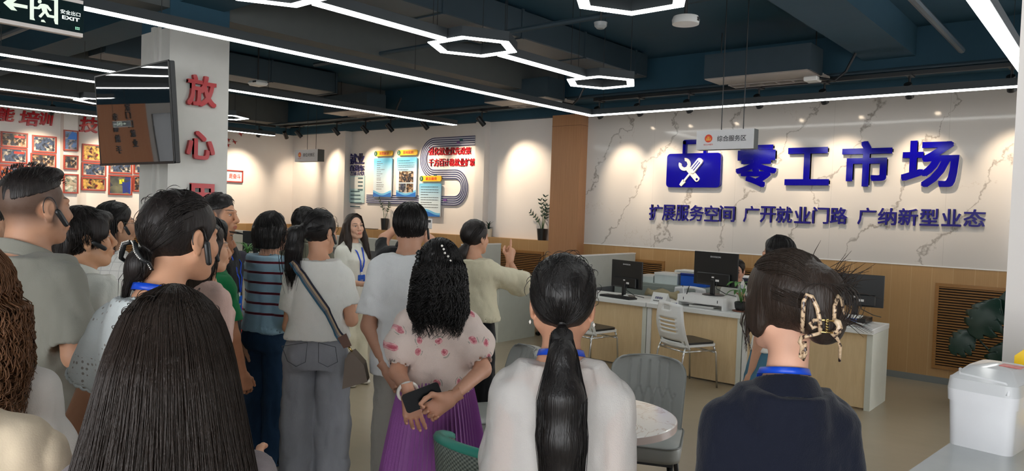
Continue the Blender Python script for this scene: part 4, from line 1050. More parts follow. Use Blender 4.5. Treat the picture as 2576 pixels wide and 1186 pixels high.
def zz_plant(c, label, s=1.0, stems=((-.5, 1.0), (.45, .75)), pot=(.075, .2), seed=1):
    t = thing('potted_plant', label, 'plant', c, 0, 'potted plants on the wood ledge')
    r, h = pot
    MB().lathe((0, 0), [(r * .78, 0), (r, h), (r * .9, h), (r * .85, h - .02)], 20).build('pot', M_POTB, t, SM)
    MB().cyl((0, 0), r * .86, h - .03, h - .02, 14).build('soil', M_SOIL, t)
    rg = random.Random(seed)
    for (dx, hh) in stems:
        m = MB(); pts = [np.array([dx * .02, 0, h - .03])]
        for i in range(1, 8): q = i / 7; pts.append(np.array([dx * (.03 + .20 * q ** 1.4) * s, .02 * math.sin(q * 3), h + .36 * hh * q * s]))
        m.tube(pts, [.006 - .0005 * i for i in range(8)], 6)
        st = m.build('stem', M_STEM, t, True)
        for i in range(3, 8):
            for sd in (-1, 1):
                m = MB(); p = pts[i]; dr = pts[i] - pts[i - 1]; dr /= np.linalg.norm(dr)
                o = np.array([sd * dr[2], rg.uniform(-.5, .5), -sd * dr[0]]); o /= np.linalg.norm(o)
                leaf(m, p, p + (o * .8 + dr * .7) * .055 * s, .013 * s, (0, -1, .4), .05, 5); m.build('leaflet', M_LEAFD, st, True)
q = on_y(967, 577, 9.12); zz_plant((q[0], 9.12, 1.262), 'slender plant in a dark pot on the ledge below the first policy boards', 1.05, ((-.75, .95), (.5, .75)), (.075, .22), 2)
q = on_y(1366, 598, 9.12); zz_plant((q[0] - .02, 9.12, 1.262), 'leafy plant in a dark pot on the ledge against the wood column', 1.1, ((-.95, .62), (.15, 1.25), (-.2, 1.1), (.35, .9)), (.085, .18), 5)
q = on_y(1229, 590, 9.12)
t = thing('potted_plant', 'small plant in a cream pot on the ledge beside the pointing woman', 'plant', (q[0], 9.12, 1.262), 0, 'potted plants on the wood ledge')
MB().lathe((0, 0), [(.05, 0), (.06, .13), (.05, .13), (.048, .11)], 18).build('pot', mat('cream_pot', srgb(206, 200, 184), .5), t, SM)
MB().cyl((0, 0), .05, .10, .115, 14).build('soil', M_SOIL, t)
for i in range(10):
    m = MB(); a = i * 2.4; leaf(m, (0, 0, .11), (.07 * math.cos(a), .07 * math.sin(a), .17 + .05 * (i % 3)), .016, (0, 0, 1)); m.build('leaf', M_LEAFD, t, True)
tag(MB().box(-.25, .25, -.06, .06, 0, .012, .003).build('flat_tray', M_BLACKP), 'flat black tray on the ledge left of the slender plant', 'tray').location = (on_y(925, 573, 9.12)[0], 9.12, 1.262)

# monstera beside the right wall
t = thing('monstera_plant', 'dark monstera with split leaves in front of the radiator cover', 'plant', (-0.72, 8.15, 0))
MB().lathe((0, 0), [(.15, 0), (.19, .3), (.175, .3), (.165, .27)], 28).build('pot', M_GREYW, t, SM)
MB().cyl((0, 0), .165, .25, .27, 20).build('soil', M_SOIL, t)
def monstera_leaf(parent, base, c, d, nrm, L):
    """split leaf: a heart outline cut by deep notches, as a thick bent sheet"""
    c, d, nrm = map(lambda a: np.asarray(a, float), (c, d, nrm)); d /= np.linalg.norm(d); nrm = nrm - d * (nrm @ d); nrm /= np.linalg.norm(nrm); s = np.cross(d, nrm)
    m = MB(); m.tube([base, (np.asarray(base) + c) / 2 + np.array([0, 0, .05]), c], .008, 6)
    P = []; nu = 29
    for i in range(nu):
        u = i / (nu - 1); w_ = L * .50 * (math.sin(math.pi * (u * .90 + .08)) ** .7); notch = max(0.0, math.cos(2 * math.pi * (u * 4.2 + .5))) ** 3 * (.12 < u < .9); row = []
        for j in range(-5, 6):
            v = j / 5; lim = 1 - .55 * notch * abs(v) ** 2; sp = v * w_ * lim; fw = (u - .15) * L + .20 * L * v * v * (1 - u)
            row.append(c + d * fw + s * sp - nrm * (.45 * sp * sp / L + .40 * max(0.0, fw) ** 2 / L))
        P.append(row)
    m.shell(P, .003)
    m.build('leaf', M_LEAFD, parent, True)
for bx, by, cc, dd, nn, L in (((0), 0, (-.20, -.25, 1.02), (-.5, -.3, -.75), (-.3, -.85, .45), .40), (0, 0, (-.10, -.2, 1.10), (.1, -.3, -.9), (-.2, -.9, .3), .36), (0, 0, (-.36, -.2, .72), (-.75, -.2, -.6), (-.2, -.8, .55), .30),
                              (0, 0, (-.06, -.3, .68), (-.15, -.3, -.9), (-.1, -.95, .3), .36), (0, 0, (.12, -.3, .72), (.2, -.3, -.85), (.1, -.95, .3), .34), (0, 0, (-.2, -.35, .36), (-.8, -.3, -.25), (-.1, -.6, .8), .34), (0, 0, (.05, -.4, .34), (.1, -.9, -.3), (0, -.4, .9), .30), (0, 0, (.3, -.1, 1.0), (.6, -.2, -.4), (.3, -.8, .5), .36)):
    monstera_leaf(t, (cc[0] * .2, cc[1] * .2, .27), cc, dd, nn, L)

# ================================================================== CHAIRS AND TABLE
def white_chair(loc, rz, label):
    t = thing('visitor_chair', label, 'chair', (loc[0], loc[1], 0), rz, 'white visitor chairs')
    # faces local +y; backrest at y=-0.2
    nu, nv = 15, 23; rows = []
    for j in range(nv):
        v = j / (nv - 1); z = .40 + .44 * v; row = []
        hw = .215 - .03 * v + .02 * math.sin(v * 3)
        for i in range(nu):
            u = i / (nu - 1) * 2 - 1; row.append((u * hw, -.19 - .09 * v + .05 * (u * u) + .04 * math.sin(v * math.pi) * -1 + .02, z + .02 * (1 - u * u) * (1 if j == nv - 1 else 0)))
        rows.append(row)
    P = np.array(rows); du = np.gradient(P, axis=1); dv = np.gradient(P, axis=0); N = np.cross(du, dv); N /= np.linalg.norm(N, axis=2, keepdims=True)
    keep = lambda j, i: not ((j in (19, 20) and 5 <= i <= 8) or (j in (8, 10, 12, 14) and 3 <= i <= 10) or (j == 3 and 2 <= i <= 11))
    m = MB(); A = P + N * .006; B = P - N * .006; off = nu * nv; f = []
    for j in range(nv - 1):
        for i in range(nu - 1):
            if not keep(j, i): continue
            q = (j * nu + i, j * nu + i + 1, (j + 1) * nu + i + 1, (j + 1) * nu + i); f += [q, tuple(off + k for k in q[::-1])]
            for (dj, di, e) in ((-1, 0, (0, 1)), (1, 0, (2, 3)), (0, -1, (3, 0)), (0, 1, (1, 2))):
                jj, ii = j + dj, i + di
                if jj < 0 or ii < 0 or jj >= nv - 1 or ii >= nu - 1 or not keep(jj, ii): f.append((q[e[0]], q[e[1]], off + q[e[1]], off + q[e[0]]))
    m.add(np.concatenate([A.reshape(-1, 3), B.reshape(-1, 3)]), f)
    m.build('backrest', M_WHITEP, t, True)
    MB().prism(rrect(-.21, .21, -.19, .23, .06), 'z', .425, .447).build('seat_shell', M_WHITEP, t)
    MB().prism(rrect(-.195, .195, -.17, .22, .06), 'z', .447, .468).build('seat_pad', M_BLACKP, t)
    fr = MB()
    for s in (-1, 1):
        MB().tube([(s * .19, .19, .43), (s * .2, .22, .35), (s * .21, .24, 0)], .010, 8).build('leg', M_CHROME, t, True)
        MB().tube([(s * .19, -.16, .43), (s * .2, -.19, .35), (s * .21, -.25, 0)], .010, 8).build('leg', M_CHROME, t, True)
        fr.tube([(s * .20, .21, .38), (s * .2, -.18, .38)], .009, 8)
        fr.tube([(s * .19, -.16, .43), (s * .18, -.2, .6)], .009, 8)
    fr.tube([(-.2, -.18, .38), (.2, -.18, .38)], .009, 8).tube([(-.2, .2, .36), (.2, .2, .36)], .009, 8)
    fr.build('frame', M_CHROME, t, True)
    return t
q = on_z(1735, 962, 0); white_chair((q[0] + .02, min(q[1] - .12, 6.86)), -math.radians(24), 'white visitor chair in front of the desk, rear slots facing us')
q = on_z(1475, 930, 0); white_chair((q[0], min(q[1] + .05, 6.86)), -math.radians(10), 'white visitor chair almost hidden behind the long ponytail')
q = on_z(1668, 842, 0); white_chair((-4.05, 8.05), math.radians(188), 'white staff chair behind the desk with its back above the tent sign')
n = NT('grey_leatherette'); n.color(n.mix(n.noise(n.coords(), 6, 3), srgb(150, 152, 148), srgb(162, 164, 160))); n.set(Roughness=.42); n.bump(n.noise(n.coords(), 180, 2), .08, .002); M_LEATH = n.m
M_LEATHD = mat('grey_piping', srgb(120, 122, 120), .45)
def quilt_chair(loc, rz, label, hz=.86):
    t = thing('padded_chair', label, 'chair', (loc[0], loc[1], 0), rz, 'grey quilted chairs')
    nu, nv = 61, 57; zb, zt = .44, hz; rows = []
    for j in range(nv):
        v = j / (nv - 1); row = []
        for i in range(nu):
            u = i / (nu - 1) * 2 - 1
            # rounded upper corners
            r = .10; hw = .225 - .02 * (1 - v); z = zb + (zt - zb) * v
            lim = hw
            if z > zt - r: lim = hw - r + math.sqrt(max(0, r * r - (z - (zt - r)) ** 2))
            x = u * lim
            # quilting: vertical channels that zigzag into diamonds half way down
            z_ = (z - zb) / (zt - zb); ph = 0
            if z_ > .60: off = 0
            elif z_ > .42: off = (0.60 - z_) / .18 * .5
            else: off = .5
            cell = (x / .058) + .5
            dd = min(abs((cell + off) % 1 - .5) * 2, abs((cell - off) % 1 - .5) * 2) if .42 < z_ <= .60 else abs((cell + off) % 1 - .5) * 2
            groove = max(0, 1 - (1 - dd) / .16) if False else max(0, 1 - dd / .18)
            mask = 1 if (abs(x) < .165 and .25 < z_ < .93) else 0
            y = -.20 - .13 * v + .07 * u * u - .013 * groove * mask + .016 * math.sqrt(max(0, 1 - u * u)) * 1
            row.append((x, y, z))
        rows.append(row)
    P = np.array(rows); du = np.gradient(P, axis=1); dv = np.gradient(P, axis=0)
    Q = P.copy(); Q[:, :, 1] = (-.20 - .13 * np.linspace(0, 1, nv)[:, None] + .07 * (np.linspace(-1, 1, nu)[None] ** 2)) - .035
    off = nu * nv; f = []
    for j in range(nv - 1):
        for i in range(nu - 1): q = (j * nu + i, j * nu + i + 1, (j + 1) * nu + i + 1, (j + 1) * nu + i); f += [q[::-1], tuple(off + k for k in q)]
    for j in range(nv - 1):
        for i in (0, nu - 1): f.append((j * nu + i, (j + 1) * nu + i, off + (j + 1) * nu + i, off + j * nu + i))
    for i in range(nu - 1):
        for j in (0, nv - 1): f.append((j * nu + i, j * nu + i + 1, off + j * nu + i + 1, off + j * nu + i))
    MB().add(np.concatenate([P.reshape(-1, 3), Q.reshape(-1, 3)]), f).build('backrest', M_LEATH, t, True)
    pipe_ = [P[j, 0] + np.array([0, -.008, 0]) for j in range(0, nv, 4)] + [P[nv - 1, i] + np.array([0, -.008, 0]) for i in range(0, nu, 6)] + [P[j, nu - 1] + np.array([0, -.008, 0]) for j in range(nv - 1, -1, -4)]
    MB().tube(pipe_, .006, 6).build('piping', M_LEATHD, t, True)
    s_ = MB(); P = rrect(-.225, .225, -.24, .24, .09, 7)
    lay = [(.985, .38), (1.0, .40), (1.0, .445), (.985, .462), (.93, .472), (.5, .478)]
    v = []; k = len(P)
    for sc, z in lay: v += [(a * sc, b * sc, z) for a, b in P]
    f = [(l * k + i, l * k + (i + 1) % k, (l + 1) * k + (i + 1) % k, (l + 1) * k + i) for l in range(len(lay) - 1) for i in range(k)] + [tuple(range(k)), tuple((len(lay) - 1) * k + i for i in range(k))]
    s_.add(v, f).build('seat', M_LEATH, t, True)
    MB().tube([(a * 1.0, b * 1.0, .463) for a, b in P] + [(P[0][0], P[0][1], .463)], .005, 6).build('seat_piping', M_LEATHD, t, True)
    MB().box(-.19, .19, -.2, .2, .355, .38).build('seat_frame', M_BLACK, t)
    for sx in (-1, 1):
        for sy in (-1, 1): MB().tube([(sx * .17, sy * .18, .37), (sx * .215, sy * .235, 0)], [.018, .011], 8).build('leg', M_BLACK, t, True)
    return t
cq = at_depth(1697, 900, 4.42); quilt_chair((cq[0] + .10 - .13, cq[1] - .30), math.radians(180 + 24), 'grey quilted chair at the round marble table')
cq = at_depth(1198, 905, 4.45); quilt_chair((cq[0] - .02, cq[1] + .10), math.radians(150), 'grey padded chair beside the purple skirt, mostly hidden')
# green woven chair
n = NT('woven_grey_green'); v = n.coords((1, 1, 1)); x3 = n.xyz(v)
wv1 = n.math('SINE', n.math('MULTIPLY', x3[0], 330)); wv2 = n.math('SINE', n.math('MULTIPLY', x3[2], 420)); wv = n.math('MULTIPLY', wv1, wv2)
n.color(n.mix(n.math('MULTIPLY_ADD', wv, .5, .5), srgb(60, 70, 66), srgb(138, 146, 136))); n.set(Roughness=.7); n.bump(wv, .5, .004); M_WEAVE = n.m
M_TEALP = mat('teal_piping', srgb(52, 138, 122), .45)
def woven_chair(loc, rz, label):
    t = thing('woven_chair', label, 'chair', (loc[0], loc[1], 0), rz)
    nu, nv = 25, 15; rows = []
    for j in range(nv):
        v = j / (nv - 1); row = []
        for i in range(nu):
            u = i / (nu - 1) * 2 - 1; a = u * 1.25
            R = .27; row.append((R * math.sin(a) * (1 + .05 * v), .06 - R * math.cos(a) * (1 + .12 * v) - .03 * v, (.42 + (.52 - .07 * abs(u) ** 2.2) * v)))
        rows.append(row)
    MB().shell(rows, .035).build('backrest', M_WEAVE, t, True)
    MB().tube([np.array(p) + np.array([0, 0, .004]) for p in rows[-1]], .019, 8).build('edge_piping', M_TEALP, t, True)
    MB().prism(rrect(-.24, .24, -.2, .26, .1, 6), 'z', .38, .46).build('seat', M_WEAVE, t)
    for sx in (-1, 1):
        for sy in (-1, 1): MB().tube([(sx * .17, sy * .15, .38), (sx * .22, sy * .22 + .02, 0)], [.016, .010], 8).build('leg', M_BLACK, t, True)
wc = at_depth(1190, 1080, 2.50); woven_chair((wc[0] + .06, wc[1] + .16), math.radians(-4), 'woven grey-green chair with teal edging in front of the purple skirt')
# round table
n = NT('table_marble'); v = n.coords((1, 1, 1)); a = n.noise(v, 4.0, 6, .65, 1.2); vv = n.math('ABSOLUTE', n.math('SUBTRACT', a, .5)); e = n.math('LESS_THAN', vv, .012)
n.color(n.mix(n.math('MULTIPLY', e, .5), srgb(232, 228, 222), srgb(178, 150, 128))); n.set(Roughness=.12); M_TMARB = n.m
M_TEDGE = mat('table_edge_stone', srgb(206, 188, 182), .2)
TBL = np.array([-1.935, 2.985]); tb = thing('round_table', 'round white marble-topped table on a black column', 'table', (TBL[0], TBL[1], 0))
MB().lathe((0, 0), [(.372, .71), (.38, .715), (.38, .745), (.374, .75)], 64).build('tabletop', [M_TMARB], tb, SM)
MB().lathe((0, 0), [(.3815, .714), (.3815, .746)], 64).build('edge_band', M_TEDGE, tb, SM)
MB().cyl((0, 0), .035, .02, .71, 20).build('column', M_BLACK, tb, SM)
MB().lathe((0, 0), [(.24, 0), (.24, .01), (.05, .03)], 40).build('base', M_BLACK, tb, SM)
# navy office chair
M_NAVYF = mat('navy_fabric', srgb(22, 28, 48), .8)
oc = on_z(1345, 842, 0); t = thing('office_chair', 'dark navy office chair behind the raised pointing hand', 'chair', (-6.05, 8.25, 0), math.radians(165))
rows = []
for j in range(9):
    v = j / 8; rows.append([((i / 8 * 2 - 1) * (.25 - .05 * (2 * v - 1) ** 4), -.22 + .05 * (i / 8 * 2 - 1) ** 2 - .05 * v, .55 + .47 * v) for i in range(9)])
MB().shell(rows, .06).build('backrest', M_NAVYF, t, True)
MB().box(-.12, .12, -.33, -.28, .96, 1.05, .02).build('rear_handle', M_TRIM, t)
MB().prism(rrect(-.25, .25, -.22, .26, .1, 6), 'z', .44, .53).build('seat', M_NAVYF, t)
MB().cyl((0, 0), .03, .1, .44, 12).build('gas_lift', M_CHROME, t)
g = MB()
for k in range(5): a = k * 1.2566; g.tube([(0, 0, .12), (.28 * math.cos(a), .28 * math.sin(a), .08)], .018, 6)
g.build('star_base', M_BLACKP, t)
for k in range(5):
    a = k * 1.2566; MB().tube([(.28 * math.cos(a) - .02, .28 * math.sin(a), .03), (.28 * math.cos(a) + .02, .28 * math.sin(a), .03)], .03, 12).build('caster', M_BLACKP, t)
MB().tube([(0, -.05, .45), (0, -.25, .5), (0, -.27, .7)], .02, 8).build('back_arm', M_BLACKP, t)

# ================================================================== RIGHT FOREGROUND: counter, box, yellow board
ZK = 1.02
k0 = on_z(2285, 1186, ZK); k1 = on_z(2382, 1120, ZK)
dirk = (k1 - k0)[:2] / np.linalg.norm((k1 - k0)[:2])
ct = thing('marble_counter', 'grey marble counter top at the lower right corner under the white box', 'counter', (0, 0, 0))
kb = e0[1] - 0.0
A0 = k0[:2] - dirk * .7; B0 = k0[:2] + dirk * ((kb - k0[1]) / dirk[1])
poly = [tuple(A0), (A0[0] + 1.4, A0[1]), (B0[0] + 1.4, kb), (B0[0], kb)]
n = NT('grey_counter_stone'); n.color(n.mix(n.noise(n.coords(), 5, 5, .6), srgb(178, 182, 182), srgb(198, 201, 200))); n.set(Roughness=.15)
MB().prism(poly, 'z', ZK - .04, ZK).build('counter_top', n.m, ct)
poly2 = [(poly[0][0] + .04, poly[0][1]), (poly[1][0], poly[1][1]), (poly[2][0], poly[2][1]), (poly[3][0] + .04, poly[3][1])]
MB().prism(poly2, 'z', 0, ZK - .04).build('counter_body', M_GREYW, ct)
n = NT('clear_plastic'); n.set(Base_Color=(.92, .93, .94), Roughness=.12, Transmission_Weight=.35, IOR=1.25, Alpha=1.0); M_CLEAR = n.m
M_PPW = mat('white_polypropylene', srgb(226, 226, 228), .22)
ba, bb = on_z(2384, 1117, ZK), on_z(2536, 1153, ZK); bd_ = (bb - ba)[:2]; BW = float(np.linalg.norm(bd_)) + .02; BD = .26; ba_ = math.atan2(bd_[1], bd_[0]); mid_ = (ba + bb)[:2] / 2 + np.array([-math.sin(ba_), math.cos(ba_)]) * BD / 2
t = thing('plastic_storage_box', 'white plastic storage box with translucent handled lid on the marble counter', 'box', (mid_[0], mid_[1], ZK), ba_)
def rbox(m, w, d, z0, z1, r, taper=0.0, cap=True):
    k = 6; P0 = rrect(-w / 2 + taper, w / 2 - taper, -d / 2 + taper, d / 2 - taper, r, k); P1 = rrect(-w / 2, w / 2, -d / 2, d / 2, r, k); n_ = len(P0)
    v = [(a, b, z0) for a, b in P0] + [(a, b, z1) for a, b in P1]
    f = [(i, (i + 1) % n_, n_ + (i + 1) % n_, n_ + i) for i in range(n_)] + ([tuple(range(n_))[::-1], tuple(range(n_, 2 * n_))] if cap else [])
    m.add(v, f)
m = MB(); rbox(m, BW, BD, 0, .150, .028, .006); m.build('tub', M_PPW, t, SM)
m = MB(); rbox(m, BW + .012, BD + .012, .142, .180, .032, .002); m.build('tub_rim', M_PPW, t, SM)
m = MB(); rbox(m, BW + .004, BD + .004, .180, .215, .032, -.004); P0 = rrect(-BW / 2, BW / 2, -BD / 2, BD / 2, .032, 6); P1 = rrect(-BW / 2 + .035, BW / 2 - .03, -BD / 2 + .05, BD / 2 - .03, .03, 6); nn_ = len(P0)
m.add([(a, b, .215) for a, b in P0] + [(a, b, .252) for a, b in P1], [(i, (i + 1) % nn_, nn_ + (i + 1) % nn_, nn_ + i) for i in range(nn_)] + [tuple(range(nn_, 2 * nn_))]); m.build('lid', M_CLEAR, t, SM)
hx = BW * .40; MB().tube([(-hx, -BD * .30, .236), (-hx + .01, -BD * .42, .226), (hx - .01, -BD * .46, .219), (hx, -BD * .48, .205), (hx, -BD * .5 - .004, .186)], .0055, 8).build('handle', M_PPW, t, True)
MB().box(.01, .07, .0, .05, .2525, .2545).build('label_print', mat('pink_red_print', srgb(214, 110, 104), .4), t)
MB().box(BW / 2 - .002, BW / 2 + .018, -.03, .03, .135, .195, .004).build('latch', M_PPW, t)
yq = at_depth(2566, 960, 2.55)
t = thing('yellow_board', 'yellow chamfered board leaning by the white wall behind the storage box', 'sign board', (yq[0] + .07, yq[1], ZK), 0)
hh = at_depth(2566, 872, 2.55)[2] - ZK
MB().prism([(-.09, 0), (.2, 0), (.2, hh), (-.055, hh), (-.09, hh - .035)], 'y', 0, .02).build('board', mat('yellow_plastic', srgb(240, 196, 0), .35), t)
MB().box(0, .1, .02, .10, 0, .012).build('foot', M_BLACKP, t)

# ================================================================== LEFT MIDDLE: white counter with plant and bottles
cp = at_depth(622, 664, 8.2)
t = thing('reception_counter', 'white reception counter between the man in black and the striped sweater', 'counter', (cp[0] - .2, cp[1], 0), 0)
MB().box(-.7, .55, -.25, .35, cp[2] - .12, cp[2], .005).build('counter_top', M_GREYW, t); MB().box(-.66, .51, -.2, .33, 0, cp[2] - .12).build('body', M_GREENW, t)
t = thing('red_box', 'red box with a white V mark low on the white reception counter', 'box', (*at_depth(614, 790, 7.6)[:2], 0), 0)
hh = at_depth(614, 776, 7.6)[2]
MB().box(-.16, .16, -.1, .1, 0, hh, .006).build('body', mat('red_card', srgb(196, 42, 38), .5), t); MB().prism([(-.06, hh - .02), (-.03, hh - .02), (0, hh - .10), (.03, hh - .02), (.06, hh - .02), (.012, hh - .14), (-.012, hh - .14)], 'y', -.104, -.1).build('v_mark', M_TRIM, t)
n = NT('clear_bottle'); n.set(Base_Color=(.75, .84, .95), Roughness=.08, Transmission_Weight=.7, IOR=1.2); M_BOTTLE = n.m
for i in range(5):
    q = np.array([cp[0] - .02 + .09 * (i % 3), cp[1] - .10 + .27 * (i // 3), cp[2]])
    t = thing('water_bottle', 'lying water bottle of the shrink-wrapped pack on the reception counter', 'bottle', tuple(q + np.array([0, 0, .04])), 0, 'water bottles on the reception counter')
    t['label'] = 'clear water bottle of the pack lying on the reception counter behind the striped sweater'
    m = MB().lathe((0, 0), [(.02, -.11), (.035, -.10), (.035, .05), (.015, .09), (.013, .10)], 14); o = m.build('body', M_BOTTLE, t, SM); o.rotation_euler = (math.pi / 2, 0, .3)
    m = MB().lathe((0, 0), [(.0352, -.04), (.0352, .02)], 14); o = m.build('label_band', M_BLUEW, t, SM); o.rotation_euler = (math.pi / 2, 0, .3)
    m = MB().lathe((0, 0), [(.016, .10), (.016, .12)], 10); o = m.build('cap', M_TRIM, t, SM); o.rotation_euler = (math.pi / 2, 0, .3)
gp = at_depth(622, 640, 8.45); gz = cp[2]
t = thing('spider_plant', 'bright green spiky plant on the reception counter', 'plant', (gp[0], gp[1], gz))
MB().lathe((0, 0), [(.05, 0), (.07, .1), (.062, .1), (.06, .08)], 18).build('pot', M_POTB, t, SM)
for i in range(22):
    m = MB(); a = i * 2.4; r = .06 + .1 * (i % 5) / 4; leaf(m, (0, 0, .09), (r * math.cos(a) * 1.3, r * math.sin(a) * 1.3, .12 + .12 * ((i * 7) % 5) / 4), .009, (0, 0, 1), .25); m.build('leaf', M_LEAF, t, True)
monitor(at_depth(646, 650, 8.75)[:2], math.radians(30), 'dark monitor beside the spiky plant on the reception counter', False, .7, gz)
bg = at_depth(604, 625, 7.9)
g = MB().lathe((0, 0), [(.11, 0), (.13, .05), (.10, .12), (.04, .16)], 16); o = tag(g.build('handbag', mat('black_purple_cloth', srgb(34, 30, 48), .6), None, True), 'dark bag with purple print on the reception counter', 'bag'); o.location = (bg[0], bg[1], gz)
lp = at_depth(330, 690, 6.6)
t = thing('floor_plant', 'green leafy plant on the floor behind the woman with round glasses', 'plant', (lp[0], lp[1], 0))
MB().lathe((0, 0), [(.12, 0), (.16, .3), (.145, .3), (.14, .26)], 20).build('pot', M_GREYW, t, SM)
for i in range(16):
    m = MB(); a = i * 2.4; r = .1 + .15 * (i % 4) / 3; z = .62 + .5 * ((i * 5) % 7) / 7; m.tube([(0, 0, .28), (r * .5 * math.cos(a), r * .5 * math.sin(a), z * .8), (r * math.cos(a), r * math.sin(a), z)], .004, 5)
    leaf(m, (r * math.cos(a), r * math.sin(a), z), ((r + .2) * math.cos(a), (r + .2) * math.sin(a), z - .06), .05, (0, 0, 1)); m.build('leaf', M_LEAF, t, True)
q = at_depth(143, 650, 6.0)
t = thing('green_chair', 'dark green seat back between the crew-cut man and the short-haired head', 'chair', (q[0], q[1], 0), math.radians(60))
MB().prism(rrect(-.24, .24, -.22, .22, .08), 'z', .4, .48).build('seat', mat('dark_teal_fabric', srgb(30, 86, 84), .7), t)
MB().shell([[((i / 6 * 2 - 1) * .25, -.22 + .06 * (i / 6 * 2 - 1) ** 2 - .08 * j / 4, .46 + .62 * j / 4) for i in range(7)] for j in range(5)], .05).build('backrest', mat('dark_teal_fabric', srgb(30, 86, 84), .7), t, True)
for sx in (-1, 1):
    for sy in (-1, 1): MB().tube([(sx * .19, sy * .17, .41), (sx * .22, sy * .21, 0)], [.016, .01], 8).build('leg', M_BLACK, t)
